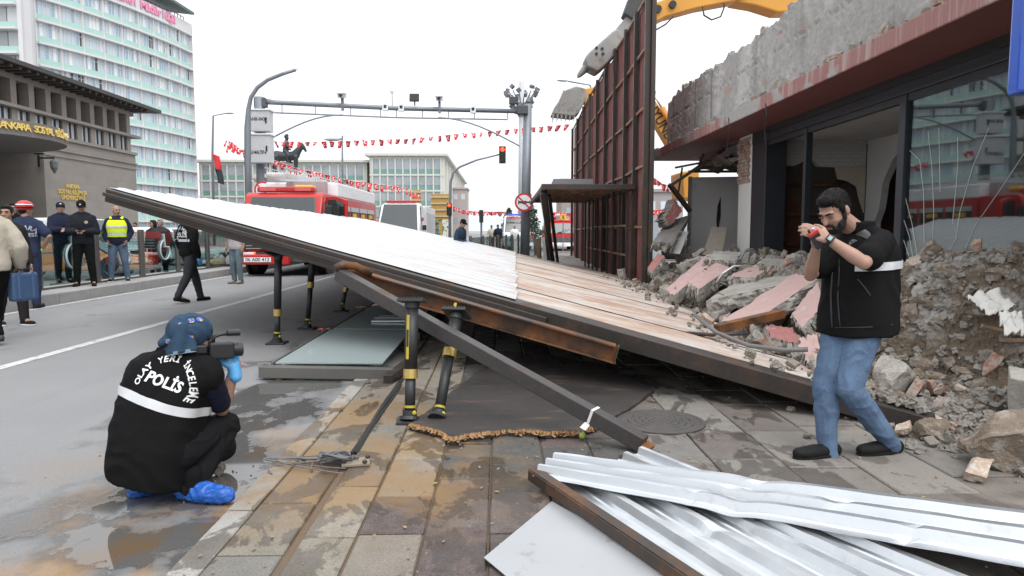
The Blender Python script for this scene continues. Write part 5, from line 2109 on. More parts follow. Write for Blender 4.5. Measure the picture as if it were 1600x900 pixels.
def fire_engine(label, x, y, rz, W=2.45, H=2.55, L=9.0, white_top=True, detail=True, plate='06 A00 412'):
    t = thing('fire_engine', label, 'fire engine', (x, y, 0), rz, local=True)
    h = W / 2
    # cab with raked windscreen
    mb = MB()
    prof = [(0.0, .62), (-.05, 1.15), (.0, 1.55), (.42, H - .12), (.60, H), (2.3, H), (2.3, .62)]
    mb.prism([V((-h + .03, a, b)) for a, b in prof], (W - .06, 0, 0))
    mb.build('cab', M_RED, t, bevel=.05, seg=3)
    mb = MB()
    q = [(-.035, 1.50), (.385, H - .16)]
    ny = V((0, -.9, .42)).normalized() * .03
    mb.prism([V((-h + .16, q[0][0] + .03, q[0][1])) + ny, V((h - .16, q[0][0] + .03, q[0][1])) + ny, V((h - .26, q[1][0], q[1][1])) + ny, V((-h + .26, q[1][0], q[1][1])) + ny], -ny * .8)
    mb.build('windscreen', M_CARGLASS, t, bevel=.01)
    for i in (-1, 1):
        mb = MB()
        mb.tube([(i * .15 - .1, -.06, 1.56), (i * .15 + .45, .09, 1.90)], .012, 5)
        mb.build('wiper', M_BLACK, t)
    mb = MB()
    mb.bb(-h + .12, h - .12, -.09, -.052, .78, 1.14)
    gr = mb.build('grille', M_GRILLE, t, bevel=.015)
    for k in range(4):
        mb = MB()
        mb.bb(-h + .2, h - .2, -.115, -.091, .82 + k * .085, .85 + k * .085)
        mb.build('grille_bar', M_CHROME, gr)
    mb = MB()
    mb.prism([V((-h, -.16, .40)), V((h, -.16, .40)), V((h, -.02, .76)), V((-h, -.02, .76)), ], (0, .5, 0))
    mb.build('bumper', M_GRILLE if white_top else M_WHITEP, t, bevel=.04)
    mb = MB()
    mb.bb(-h + .05, .35, -.42, -.17, .36, .66)
    mb.build('winch_bumper', M_RED if white_top else M_WHITEP, t, bevel=.03)
    mb = MB()
    mb.bb(-h + .25, -h + 1.05, -.445, -.425, .44, .58)
    po_ = mb.build('number_plate', M_WHITEP, t)
    if plate:
        text('plate_number', plate, .15, M_BLACK, po_, (-h + .65, -.449, .51), (1, 0, 0), (0, 0, 1), .01, .001, width=.70)
    for s_ in (-1, 1):
        mb = MB()
        mb.box((s_ * (h - .28), -.14, .64), (.36, .10, .16))
        mb.build('headlight', M_LAMPW, t, bevel=.02)
        mb = MB()
        mb.ell((s_ * (h - .3), -.17, .50), (.07, .04, .07))
        mb.build('fog_lamp', M_LAMPW, t)
        mb = MB()
        mb.tube([(s_ * h, .25, 2.2), (s_ * (h + .2), .12, 2.15), (s_ * (h + .22), .1, 1.6), (s_ * h, .2, 1.5)], .02, 5)
        mo = mb.build('mirror', M_BLACK, t)
        mb = MB()
        mb.box((s_ * (h + .22), .06, 1.9), (.22, .08, .45))
        mb.build('mirror_glass', M_BLACK, mo, bevel=.02)
        mb = MB()
        mb.prism([V((s_ * (h - .022), .45, 1.5)), V((s_ * (h - .022), .72, H - .25)), V((s_ * (h - .022), 1.35, H - .25)), V((s_ * (h - .022), 1.35, 1.5))], (s_ * .01, 0, 0))
        mb.build('side_window', M_CARGLASS, t)
        for yy in (1.0, L - 2.2):
            wheel(t, s_ * (h - .18), yy, .52, .32, s_)
            mb = MB()
            mb.lathe([(.60, -.03), (.66, -.03), (.66, .03), (.60, .03)], 24, Matrix.Translation((s_ * (h - .02), yy, .55)) @ Matrix.Rotation(R(90), 4, 'Y'))
            mb.build('wheel_arch', M_GRILLE, t)
    mb = MB()
    mb.box((0, .75, H + .10), (W * .72, .34, .16))
    lb = mb.build('light_bar', M_RED, t, bevel=.04)
    for s_ in (-1, 1):
        mb = MB()
        mb.box((s_ * W * .22, .57, H + .10), (W * .2, .03, .10))
        mb.build('beacon_lens', mat('beacon_pink', (.6, .10, .10), .15), lb)
    mb = MB()
    mb.box((-h + .38, -.13, .70), (.22, .04, .06))
    mb.build('marker_lamp', M_LRED, t)
    # equipment body with rolled up lockers
    mb = MB()
    mb.bb(-h, h, 2.36, L, .62, 2.50)
    mb.build('body', M_RED, t, bevel=.03)
    mb = MB()
    mb.bb(-h + .02, h - .02, 2.34, L - .1, 2.503, 2.98)
    mb.build('roof_box', M_WHITEP if white_top else M_RED, t, bevel=.04)
    mb = MB()
    mb.bb(-.4, h - .35, 1.95, 2.33, 2.56, 3.0)
    mb.build('front_locker', mat('locker_mauve', (.36, .30, .32), .5), t, bevel=.02)
    for s_ in (-1, 1):
        for i in range(4):
            y0 = 2.6 + i * 1.55
            mb = MB()
            mb.bb(s_ * (h - .30), s_ * (h + .006), y0, y0 + 1.38, .95, 2.15)
            lk = mb.build('locker', mat('locker_dark', (.035, .03, .03), .7), t)
            mb = MB()
            mb.bb(s_ * (h + .007), s_ * (h + .03), y0, y0 + 1.38, 2.05, 2.22)
            mb.build('roller_shutter', M_ALU, lk)
            mb = MB()
            mb.bb(s_ * (h + .008), s_ * (h + .05), y0 + .3, y0 + .9, 1.85, 2.0)
            mb.build('yellow_strap', mat('strap_yellow', (.7, .38, .03), .5), lk)
            mb = MB()
            mb.ell((s_ * (h + .0), y0 + .6, 1.25), (.08, .25, .25))
            mb.build('hose_reel', M_RED, lk)
    # ladder on the roof
    mb = MB()
    z = H + .55
    for xx in (-.75, -.15):
        mb.beam((xx, 1.0, z), (xx, 7.6, z + .1), .05, .12)
        mb.beam((xx, 1.0, z + .25), (xx, 7.6, z + .3), .03, .03)
    for k in range(20):
        yy = 1.1 + k * .33
        mb.beam((-.75, yy, z + .01), (-.15, yy, z + .01), .03, .03)
        mb.beam((-.75, yy, z), (-.75, yy + .16, z + .26), .02, .02)
        mb.beam((-.15, yy, z), (-.15, yy + .16, z + .26), .02, .02)
    mb.build('ladder', M_ALU, t)
    mb = MB()
    mb.box((.35, 1.5, H + .2), (.6, .5, .16))
    mb.build('roof_roll', mat('roll_yellow', (.6, .42, .05), .7), t, bevel=.05)
    mb = MB()
    mb.bb(-h * .8, h * .8, 1, L - .3, .35, .62)
    mb.build('chassis', M_GRILLE, t)
    return t


fe = fire_engine('red and silver fire engine with open door and ladder behind the toppled hoarding', -6.62, 20.9, 0, L=9.3)
mb = MB()      # open near-side door
mb.prism([V((1.24, .55, .75)), V((1.95, .25, .75)), V((1.95, .25, 2.3)), V((1.60, .40, 2.42)), V((1.24, .55, 2.42))], (.03, .06, 0))
do = mb.build('cab_door', M_RED, fe, bevel=.01)
mb = MB()
mb.prism([V((1.33, .49, 1.5)), V((1.87, .262, 1.5)), V((1.87, .262, 2.2)), V((1.60, .372, 2.32)), V((1.33, .49, 2.32))], (-.005, -.012, 0))
mb.build('door_window', M_CARGLASS, do)
fe2 = fire_engine('distant red fire engine with white bumper seen through the pedestrian canopy', P(879, 360, 46).x, 46.0, 0, W=2.4, H=2.5, L=7, white_top=False, plate='')
fe2.scale = (.78, .78, .78)
sg = thing('yellow_round_sign', 'tiny round yellow sign above the distant fire engine', 'traffic sign', P(880, 339, 45))
mb = MB()
mb.lathe([(.20, -.02), (.20, .02), (.02, .02)], 24, Matrix.Translation(P(880, 339, 45)) @ Matrix.Rotation(R(90), 4, 'X'))
mb.build('face', mat('sign_yellow', (.75, .45, .02), .5), sg)
mb = MB()
mb.tube([P(880, 340, 45.1), V((P(880, 340, 45.1).x, 45.1, 0))], .04, 6)
mb.build('post', M_STEEL, sg)
mb = MB()
c_ = P(880, 339, 44.94)
mb.limb([c_ + V((0, 0, .1)), c_ + V((0, 0, .01)), c_ + V((.05, 0, -.1))], [.03, .035, .025], 6)
mb.build('symbol', M_BLACK, sg)


def van(name, label, cat, x, y, rz, W, H, L, col, hood=.9, stripe=None, light=None, glass=True, plate=None, dark_nose=False):
    t = thing(name, label, cat, (x, y, 0), rz, local=True)
    h = W / 2
    zb = H * .46
    mb = section_body([(0, .32, zb * .78, h * .86, h * .80), (.12, .28, zb * .92, h * .96, h * .88), (hood, .26, zb * 1.06, h, h * .93), (hood + .02, .26, zb * 1.07, h, h * .93), (hood + .95, .26, H - .06, h, h * .86), (hood + 1.5, .26, H, h, h * .87), (L - .5, .26, H, h, h * .87), (L, .28, H - .1, h * .97, h * .83)])
    m_ = mat('paint_' + name + str(round(col[0], 2)), col, .25, var=.05, coat=.5)
    mb.build('body', m_, t, bevel=.02)
    a, b = V((0, hood + .04, zb * 1.07 + .02)), V((0, hood + .93, H - .09))
    nn = (b - a).cross(V((1, 0, 0))).normalized()
    nn = nn if nn.y < 0 else -nn
    mb = MB()
    mb.prism([a + V((-h * .86, 0, 0)) + nn * .02, a + V((h * .86, 0, 0)) + nn * .02, b + V((h * .74, 0, 0)) + nn * .02, b + V((-h * .74, 0, 0)) + nn * .02], -nn * .03)
    mb.build('windscreen', M_CARGLASS, t)
    for s_ in (-1, 1):
        mb = MB()
        z1 = H - .16
        mb.prism([V((s_ * (h - .005), hood + .55, zb * 1.12)), V((s_ * (h * .905), hood + 1.02, z1)), V((s_ * (h * .905), hood + 1.75, z1)), V((s_ * (h - .005), hood + 1.75, zb * 1.12))], (s_ * .012, 0, 0))
        mb.build('side_window', M_CARGLASS, t)
        mb = MB()
        mb.box((s_ * (h + .12), hood + .55, zb * 1.2), (.2, .1, .26))
        mb.build('mirror', M_BLACK, t, bevel=.03)
        mb = MB()
        mb.ell((s_ * h * .68, .06, zb * .68), (h * .2, .08, .10))
        mb.build('headlight', M_LAMPW, t, smooth=True)
        for yy in (hood * .85 + .1, L - 1.0):
            wheel(t, s_ * (h - .10), yy, .33, .22, s_)
    mb = MB()
    mb.bb(-h * .5, h * .5, -.03, .04, zb * .5, zb * .74)
    mb.build('grille', M_GRILLE, t, bevel=.01)
    mb = MB()
    mb.bb(-h * .9, h * .9, -.06, .1, .26, zb * .44)
    mb.build('bumper', M_GRILLE if dark_nose else m_, t, bevel=.03)
    if stripe:
        for s_ in (-1, 1):
            mb = MB()
            mb.bb(s_ * (h + .002), s_ * (h + .012), hood + .6, L - .2, zb * .72, zb * .92)
            mb.build('stripe', stripe, t)
    if light:
        mb = MB()
        mb.box((0, hood + 1.35, H + .07), (W * .68, .26, .12))
        mb.build('light_bar', light, t, bevel=.03)
    return t


M_BLUEL = mat('beacon_blue', (.05, .10, .5), .2)
wv = van('rescue_truck', 'white rescue truck with a red roof light bar behind the red fire engine', 'truck', P(620, 360, 33).x, 32.5, 0, 2.2, 2.75, 3.2, (.74, .75, .76), .9, None, M_RED)
mb = MB()
mb.bb(-1.12, 1.12, 3.35, 8.3, .5, 2.62)
bx = mb.build('box_body', mat('box_grey', (.62, .63, .65), .4), wv, bevel=.03)
for i in range(3):
    mb = MB()
    mb.bb(1.122, 1.14, 3.6 + i * 1.55, 4.95 + i * 1.55, .8, 2.3)
    mb.build('shutter', M_ALU, bx)
mb = MB()
mb.bb(1.123, 1.145, 3.4, 8.2, .55, .76)
mb.build('red_stripe', M_RED, bx)
van('red_van', 'red orange panel van side on behind the camera operator at the fence', 'van', P(690, 360, 40).x, 41.5, R(68), 1.9, 2.05, 5.0, (.52, .07, .03), 1.0, M_WHITEP)
am = van('ambulance', 'white ambulance facing the camera left of the gantry post foot', 'ambulance', P(808, 360, 50).x, 50, 0, 2.1, 2.5, 5.6, (.74, .75, .76), .9, M_RED, M_BLUEL)
text('lettering', 'AMBULANS', .30, M_RED, am, (0, 1.35, 2.32), (1, 0, 0), (0, .2, 1), .02, .01, width=1.5)
van('orange_taxi', 'orange car parked behind the glass railing between the police officers', 'car', P(112, 360, 16.5).x, 20.4, R(108), 1.75, 1.45, 4.3, (.80, .25, .06), 1.05)
pc = van('police_car', 'white police car with red and blue roof lights beyond the orange car', 'car', P(52, 360, 24).x, 26.0, R(100), 1.8, 1.5, 4.4, (.72, .73, .74), 1.1, M_BLUEL, M_RED)
van('white_minivan', 'white minivan behind the glass railing right of the man in the yellow vest', 'van', P(224, 360, 25).x - .6, 25.5, R(75), 1.85, 1.85, 4.6, (.70, .72, .74), 1.0)
van('white_car', 'pale car behind the glass railing under the raised hoarding corner', 'car', P(268, 360, 24).x + .6, 27.5, R(80), 1.8, 1.5, 4.3, (.66, .69, .71), 1.1)
van('silver_car', 'silver car parked on the side road at the left edge', 'car', P(10, 360, 28).x, 30.5, R(95), 1.8, 1.5, 4.3, (.30, .31, .32), 1.1)

# rescue tools on the far pavement
sw = thing('disc_cutter', 'orange and black disc cutter standing on the far pavement', 'power tool', G(352, 412, .2))
c_ = G(350, 416, .2)
mb = MB()
mb.box(c_ + V((-.1, 0, .18)), (.34, .22, .22))
mb.build('motor', mat('tool_orange', (.75, .18, .02), .4), sw, bevel=.04)
mb = MB()
mb.lathe([(.20, -.02), (.20, .02), (.02, .03)], 20, Matrix.Translation(c_ + V((.28, -.06, .2))) @ Matrix.Rotation(R(90), 4, 'X'))
mb.build('disc', M_ALU, sw)
mb = MB()
mb.tube([c_ + V((-.25, 0, .25)), c_ + V((-.1, 0, .42)), c_ + V((.1, 0, .38)), c_ + V((.2, 0, .25))], .025, 7)
mb.build('handle', M_BLACK, sw)
t = thing('hydraulic_tool', 'yellow and black hydraulic rescue tool lying left of the disc cutter', 'power tool', G(335, 415, .2))
c_ = G(336, 417, .2)
mb = MB()
mb.box(c_ + V((0, 0, .14)), (.4, .25, .2), Matrix.Rotation(.4, 3, 'Z'))
mb.build('body', mat('tool_yellow', (.7, .42, .02), .4), t, bevel=.05)
mb = MB()
mb.tube([c_ + V((.1, 0, .08)), c_ + V((.45, -.1, .08)), c_ + V((.65, .05, .03)), c_ + V((.3, .2, .02)), c_ + V((-.4, .1, .02))], .025, 6)
mb.build('hose', M_BLACK, t)
# wheelchair symbols etched on the railing panels
M_ETCH = mat('etched_white', (.40, .48, .48), .6)
for (px, py, yy) in ((116, 400, 15.6), (194, 398, 17.6), (258, 390, 20.0)):
    X_ = -8.985
    c_ = PX(px, py, X_)
    mb = MB()
    pts = [c_ + V((0, .26 * math.cos(a), .26 * math.sin(a))) for a in [R(100 + 250 * i / 14) for i in range(15)]]
    mb.tube(pts, .022, 5)
    mb.tube([c_ + V((0, -.05, .42)), c_ + V((0, 0, .08)), c_ + V((0, .22, .06)), c_ + V((0, .32, -.22))], .028, 5)
    tag(mb.build('wheelchair_symbol', M_ETCH), 'pale etched wheelchair symbol on a glass panel of the far railing', 'symbol', 'wheelchair symbols on the far railing')

# ================================================================ EXCAVATORS
M_EXY = mat('excavator_yellow', (.60, .285, .035), .45, var=.2, scale=1.2, col2=(.34, .20, .07), thr=(.6, .74))
M_EXG = mat('worn_grey_steel', (.26, .25, .235), .6, .3, var=.3, scale=2.5, bump=.2, bscale=25, col2=(.20, .14, .11), thr=(.56, .7))
ex = thing('breaker_excavator', 'yellow excavator arm reaching over the hoarding with a grey hydraulic breaker pointing down', 'excavator', (8, 24, 0))
YB = 21.0


def flat(pts, Y0, th):
    return MB().prism([P(x, y, Y0) for x, y in pts], (0, th, 0))


flat([(1016, 16), (1022, 4), (1050, -6), (1150, -40), (1180, -46), (1200, -20), (1150, 1), (1090, 12), (1040, 26), (1020, 36)], YB, .55).build('stick', M_EXY, ex, bevel=.04)
flat([(1145, 2), (1200, -25), (1290, -10), (1330, 20), (1330, 60), (1262, 18), (1215, 19), (1180, 8)], YB + .1, .65).build('boom', M_EXY, ex, bevel=.05)
flat([(985, -8), (1026, 2), (1020, 38), (1004, 40), (975, 20)], YB - .05, .6).build('linkage', mat('linkage_dark', (.05, .05, .05), .6), ex, bevel=.03)
for x, y in ((1028, 14), (1051, 7)):
    mb = MB()
    mb.lathe([(.11, -.05), (.11, .7), (.02, .72)], 14, Matrix.Translation(P(x, y, YB - .05)) @ Matrix.Rotation(R(-90), 4, 'X'))
    mb.build('pin', M_BLACK, ex)
for pts in ([(1098, 10), (1100, 24), (1112, 31), (1126, 26), (1132, 10), (1131, 4)], [(1052, 26), (1040, 38), (1028, 45), (1016, 50)]):
    mb = MB()
    mb.tube([P(x, y, YB - .1) for x, y in pts], .025, 6)
    mb.build('hydraulic_hose', M_BLACK, ex, smooth=True)
# the breaker
ax0, ax1 = P(925, 100, YB), P(990, 2, YB)
flat([(915, 88), (922, 80), (958, 48), (966, 44), (978, 60), (973, 74), (944, 104), (934, 112), (918, 104), (914, 94)], YB - .1, .75).build('breaker_housing', M_EXG, ex, bevel=.06, seg=3)
flat([(940, 72), (975, 30), (996, 8), (1002, 14), (990, 40), (972, 62), (950, 70)], YB + .05, .5).build('breaker_bracket', M_EXG, ex, bevel=.02)
mb = MB()
mb.tube([P(924, 97, YB + .2), P(912, 110, YB + .2), P(905, 118, YB + .2), P(902, 122, YB + .2)], [.11, .11, .075, .01], 12)
mb.build('chisel', M_EXG, ex, smooth=True)
for x, y in ((932, 75), (941, 76), (932, 84), (942, 84)):
    mb = MB()
    mb.lathe([(.045, 0), (.045, .02), (.01, .02)], 10, Matrix.Translation(P(x, y, YB - .103)) @ Matrix.Rotation(R(90), 4, 'X'))
    mb.build('bolt_hole', M_BLACK, ex)
mb = MB()
mb.bb(9.5, 13, 20.2, 23, 1.0, 3.0)
mb.build('engine_house', M_EXY, ex, bevel=.1)
for yy in (20.3, 22.4):
    mb = MB()
    mb.bb(8.8, 13.2, yy, yy + .6, .02, .95)
    mb.build('track', M_RUBBER, ex, bevel=.3, seg=4)
flat([(1290, -10), (1330, 20), (1480, 250), (1440, 280), (1290, 40)], YB + .1, .6).build('lower_boom', M_EXY, ex, bevel=.05)

eb = thing('bucket_excavator', 'second yellow excavator behind the building with a toothed grey bucket raised above the hoarding', 'excavator', (9, 32, 0))
YB = 31.0
flat([(873, 158), (880, 142), (900, 134), (916, 138), (917, 152), (905, 176), (897, 182), (862, 178), (866, 168)], YB, 1.1).build('bucket', M_EXG, eb, bevel=.06, seg=3)
for i in range(6):
    x0 = 863 + i * 6.6
    q = [P(x0, 176, YB + .02), P(x0 + 4.2, 176, YB + .02), P(x0 + .4, 193 - i * .7, YB + .02)]
    MB().prism(q, (0, .12, 0)).build('tooth', M_EXG, eb)
for i in range(5):
    x0 = 876 + i * 7
    flat([(x0 + 4, 141 - i), (x0 + 6, 141 - i), (x0 - 1, 172), (x0 - 3, 172)], YB - .03, .05).build('wear_strip', M_EXG, eb)
flat([(905, 140), (1010, 120), (1016, 134), (915, 165)], YB + .3, .5).build('stick', M_EXY, eb, bevel=.04)
flat([(1006, 133), (1018, 131), (1026, 143), (1024, 150), (1012, 146), (1000, 150)], YB + .2, .6).build('boom_tip', M_EXY, eb, bevel=.04)
flat([(1008, 150), (1020, 152), (1064, 212), (1120, 224), (1120, 246), (1050, 238), (1013, 175)], YB + .2, .6).build('boom', M_EXY, eb, bevel=.04)
mb = MB()
mb.tube([P(1022, 148, YB), P(1036, 172, YB)], .05, 8)
mb.build('cylinder_rod', M_CHROME, eb, smooth=True)
mb = MB()
mb.tube([P(1034, 168, YB), P(1062, 215, YB)], .13, 10)
mb.build('cylinder', mat('cylinder_orange', (.60, .22, .03), .4), eb, smooth=True)
d_ = (P(1075, 250, YB) - P(1018, 150, YB)).normalized()
text('lettering', 'HYUNDAI', .62, M_BLACK, eb, P(1036, 197, YB + .17), d_, V((-d_.z, 0, d_.x)), .02, .005, width=2.3)
flat([(1066, 268), (1092, 264), (1096, 312), (1068, 310)], YB - 2, 2.0).build('cab', M_EXY, eb, bevel=.06)
for yy in (YB - 2, YB + .6):
    mb = MB()
    mb.bb(7.6, 11.2, yy, yy + .6, .02, .95)
    mb.build('track', M_RUBBER, eb, bevel=.3, seg=4)
# ================================================================ PEOPLE
def skin_mat(name, col):
    n_ = NT(name)
    f_ = n_.noise(16, 5)
    n_.set(col=n_.mix(f_, tuple(x * .86 for x in col), tuple(min(1, x * 1.1) for x in col)), rough=.52, spec=.35)
    n_.bump(n_.noise(180, 3), .12, .002)
    MATS[name] = n_.m
    return n_.m


M_SKIN = skin_mat('skin', (.36, .215, .16))
M_SKIN2 = skin_mat('skin_tan', (.31, .18, .128))
M_EYE = mat('eye_dark', (.03, .02, .015), .2)
M_LIP = mat('lips', (.30, .13, .105), .5)


def cloth(name, col, bump=.35, scale=260, rough=.88, var=.14, big=3.):
    if name in MATS:
        return MATS[name]
    n_ = NT(name)
    f_ = n_.noise(big, 6)
    n_.set(col=n_.mix(f_, tuple(x * (1 - var) for x in col), tuple(min(1, x * (1 + var)) for x in col)), rough=rough, spec=.12)
    h_ = n_.math('ADD', n_.math('MULTIPLY', n_.noise(scale, 2), .25), n_.math('MULTIPLY', n_.noise(14, 4, dist=1.2), 1.0))
    n_.bump(h_, bump, .012)
    MATS[name] = n_.m
    return n_.m


def denim(name, col, fade):
    n_ = NT(name)
    f_ = n_.noise(5, 6)
    c_ = n_.mix(n_.rng(f_, .35, .68), col, fade)
    w_ = n_.noise(240, 2, n_.vec((1, 1, .3)))
    c_ = n_.mix(n_.math('MULTIPLY', w_, .22), c_, (.5, .6, .7))
    n_.set(col=c_, rough=.9, spec=.2)
    n_.bump(n_.math('ADD', n_.math('MULTIPLY', n_.noise(260, 2), .3), n_.noise(16, 4, dist=1.5)), .4, .01)
    MATS[name] = n_.m
    return n_.m


M_CBLACK = cloth('black_cloth', (.007, .007, .0075))
M_CBLACK2 = cloth('black_trousers', (.010, .010, .011))
M_CNAVY = cloth('navy_cloth', (.016, .02, .038))
M_CNAVY2 = cloth('fire_navy', (.025, .032, .065))
M_CBEIGE = cloth('beige_cloth', (.42, .38, .31))
M_CGREY = cloth('grey_shirt', (.40, .36, .37))
M_CDGREY = cloth('charcoal_trousers', (.035, .037, .042))
M_CBROWN = cloth('dark_suit', (.022, .02, .02))
M_CWHITE = cloth('white_shirt', (.70, .70, .70))
M_HIVIS = cloth('hivis_yellow', (.62, .80, .03))
M_REFL = mat('reflective_grey', (.52, .53, .55), .45, .1, .08, 20)
M_LETTER = mat('vest_letters', (.72, .73, .74), .6)
M_HAIRB = mat('black_hair', (.007, .006, .0055), .6, spec=.2, var=.4, scale=60, bump=.8, bscale=180, bdist=.008)
M_HAIRG = mat('grey_hair', (.25, .24, .23), .6, var=.4, scale=60, bump=.8, bscale=180, bdist=.008)
M_JEANS = denim('blue_jeans', (.022, .055, .125), (.07, .13, .23))
M_JEANSD = denim('dark_jeans', (.018, .035, .075), (.05, .085, .15))
M_JEANSG = denim('green_jeans', (.04, .06, .07), (.10, .14, .16))
M_GLOVEB = mat('blue_glove', (.10, .36, .68), .35, var=.15, scale=12, bump=.4, bscale=50)
M_SHOE = mat('black_shoe', (.007, .007, .0075), .7, spec=.25, bump=.4, bscale=90)
M_SOLE = mat('shoe_sole', (.010, .010, .010), .85, spec=.2)


def orth(f, u=(0, 0, 1)):
    f = V(f).normalized()
    r = f.cross(V(u)).normalized()
    return r, f, r.cross(f)


def frame(f, u=(0, 0, 1)):
    r, f, u = orth(f, u)
    return Matrix((r, f, u)).transposed()


def add_head(mb, c, fr, k=1.):
    def h(x, y, z):
        return c + fr @ (V((x, y, z)) * k)
    E = lambda p, r: mb.ell(h(*p), [q * k for q in r], fr, 18, 12)
    E((0, -.014, .032), (.074, .093, .086))
    E((0, .030, -.025), (.061, .063, .082))
    E((0, .046, -.082), (.043, .042, .036))
    E((0, .074, .024), (.050, .020, .014))
    E((.03, .058, -.028), (.026, .026, .022))
    E((-.03, .058, -.028), (.026, .026, .022))
    E((.076, -.012, -.008), (.011, .021, .032))
    E((-.076, -.012, -.008), (.011, .021, .032))
    mb.limb([h(0, .084, .012), h(0, .108, -.026)], [.009 * k, .0145 * k], 8)
    E((0, .088, -.060), (.024, .011, .0065))
    E((0, .084, -.071), (.021, .012, .007))
    return h


def add_hand(mb, w, d, nrm, s, curl=(.35, .4, .3), k=1., fat=1.):
    """w wrist, d towards the fingers, nrm palm side, s towards the thumb"""
    d = V(d).normalized()
    s = (V(s) - d * V(s).dot(d)).normalized()
    nrm = (V(nrm) - d * V(nrm).dot(d) - s * V(nrm).dot(s)).normalized()
    w = V(w)
    for i, (off, ln, ex) in enumerate(((.031, .95, 0), (.0105, 1.06, .1), (-.0105, 1.0, .2), (-.030, .8, .3))):
        kn = w + d * (.088 - .004 * abs(i - 1)) * k + s * off * k
        mb.limb([w + d * .012 * k + s * off * .55 * k, kn], [.0165 * k * fat, .0118 * k * fat], 8)
        p, a = kn, 0.
        pts, rs = [kn], [.0105 * k * fat]
        for seg, (L, c_) in enumerate(zip((.044, .027, .021), curl)):
            a += c_ * (1 + ex * .5)
            p = p + (d * math.cos(a) + nrm * math.sin(a) + s * off * (.9 if seg == 0 else .2)).normalized() * L * ln * k
            pts.append(p)
            rs.append((.0095, .0085, .0072)[seg] * k * fat)
        mb.limb(pts, rs, 8)
    t0 = w + d * .022 * k + s * .022 * k
    t1 = t0 + (s * .75 + d * .6 + nrm * .35).normalized() * .042 * k
    t2 = t1 + (s * .25 + d * .85 + nrm * .45).normalized() * .034 * k
    t3 = t2 + (d * .85 + nrm * .5 - s * .05).normalized() * .024 * k
    mb.limb([t0, t1, t2, t3], [.016 * k * fat, .0125 * k * fat, .0105 * k * fat, .0085 * k * fat], 8)


def torso_rings(J, grow=0., k=1., wk=1., dk=1.):
    pr, pf, pu = J['pelvis_fr'].col[0], J['pelvis_fr'].col[1], J['pelvis_fr'].col[2]
    cr, cf, cu = J['chest_fr'].col[0], J['chest_fr'].col[1], J['chest_fr'].col[2]
    out_ = []
    pe, ch, ne = J['pelvis'], J['chest'], J['neck']
    for t, w_, d_ in ((-.28, .155, .105), (-.05, .168, .118), (.25, .160, .112), (.5, .155, .108), (.8, .170, .120), (1.0, .178, .124), (1.25, .170, .115), (1.42, .140, .095), (1.56, .085, .075), (1.66, .06, .06)):
        if t <= 1:
            c_ = pe.lerp(ch, t)
        else:
            c_ = ch.lerp(ne, (t - 1) / .62)
        m_ = max(0, min(1, t))
        r_ = pr.lerp(cr, m_).normalized()
        f_ = pf.lerp(cf, m_).normalized()
        g = grow * (1 if t < 1.5 else .6)
        out_.append((c_, r_ * (w_ * wk * k + g), f_ * (d_ * dk * k + g)))
    return out_


def clampz(me, z):
    for v in me.vertices:
        if v.co.z < z:
            v.co.z = z


def shoe(t, a, toe, fr_up, k, m, ms, z0, name='shoe'):
    """a ankle, toe tip; a rounded upper over a flat sole"""
    a, toe = V(a), V(toe)
    d = (toe - a)
    dz = V((d.x, d.y, 0)).normalized()
    heel = V((a.x, a.y, 0)) - dz * .045 * k
    hz = min(a.z - .035 * k, a.z)
    heel.z = max(z0 + .03 * k, a.z - .055 * k)
    tz = toe.z
    mb = MB()
    mid = heel.lerp(toe, .55)
    s_ = V((-dz.y, dz.x, 0))
    mb.limb([heel, mid, toe - dz * .03 * k], [.040 * k, .043 * k, .034 * k], 12)
    mb.limb([mid + s_ * .012 * k, toe - dz * .05 * k + s_ * .014 * k], [.036 * k, .030 * k], 10)
    mb.limb([mid - s_ * .012 * k, toe - dz * .045 * k - s_ * .010 * k], [.036 * k, .030 * k], 10)
    mb.limb([a + V((0, 0, .01 * k)), heel.lerp(mid, .35) + V((0, 0, .01 * k))], [.044 * k, .042 * k], 10)
    me = remesh(mb, .009 * k if k > 0 else .01, 2)
    low = min(v.co.z for v in me.vertices)
    if low < z0 + .012:
        clampz(me, z0 + .012)
    o_ = put(name, me, m, t)
    # sole: flattened copy of the outline
    sm = MB()
    pl = []
    hb, tb = heel - dz * .035 * k, toe + dz * .004 * k
    for i in range(18):
        an = 2 * math.pi * i / 18
        u_ = .5 - .5 * math.cos(an)
        w_ = (.036 + .012 * math.sin(math.pi * min(1, u_ * 1.1))) * math.sqrt(max(0, 1 - (2 * u_ - 1) ** 6))
        p = hb.lerp(tb, u_) + s_ * w_ * k * (1 if an < math.pi else -1)
        zz = max(z0 + .001, (heel.z - .034 * k) * (1 - u_) + (tz - .030 * k) * u_)
        pl.append(V((p.x, p.y, zz)))
    sm.prism(pl, (0, 0, .016 * k))
    sm.build('sole', ms, o_, bevel=.004)
    return o_


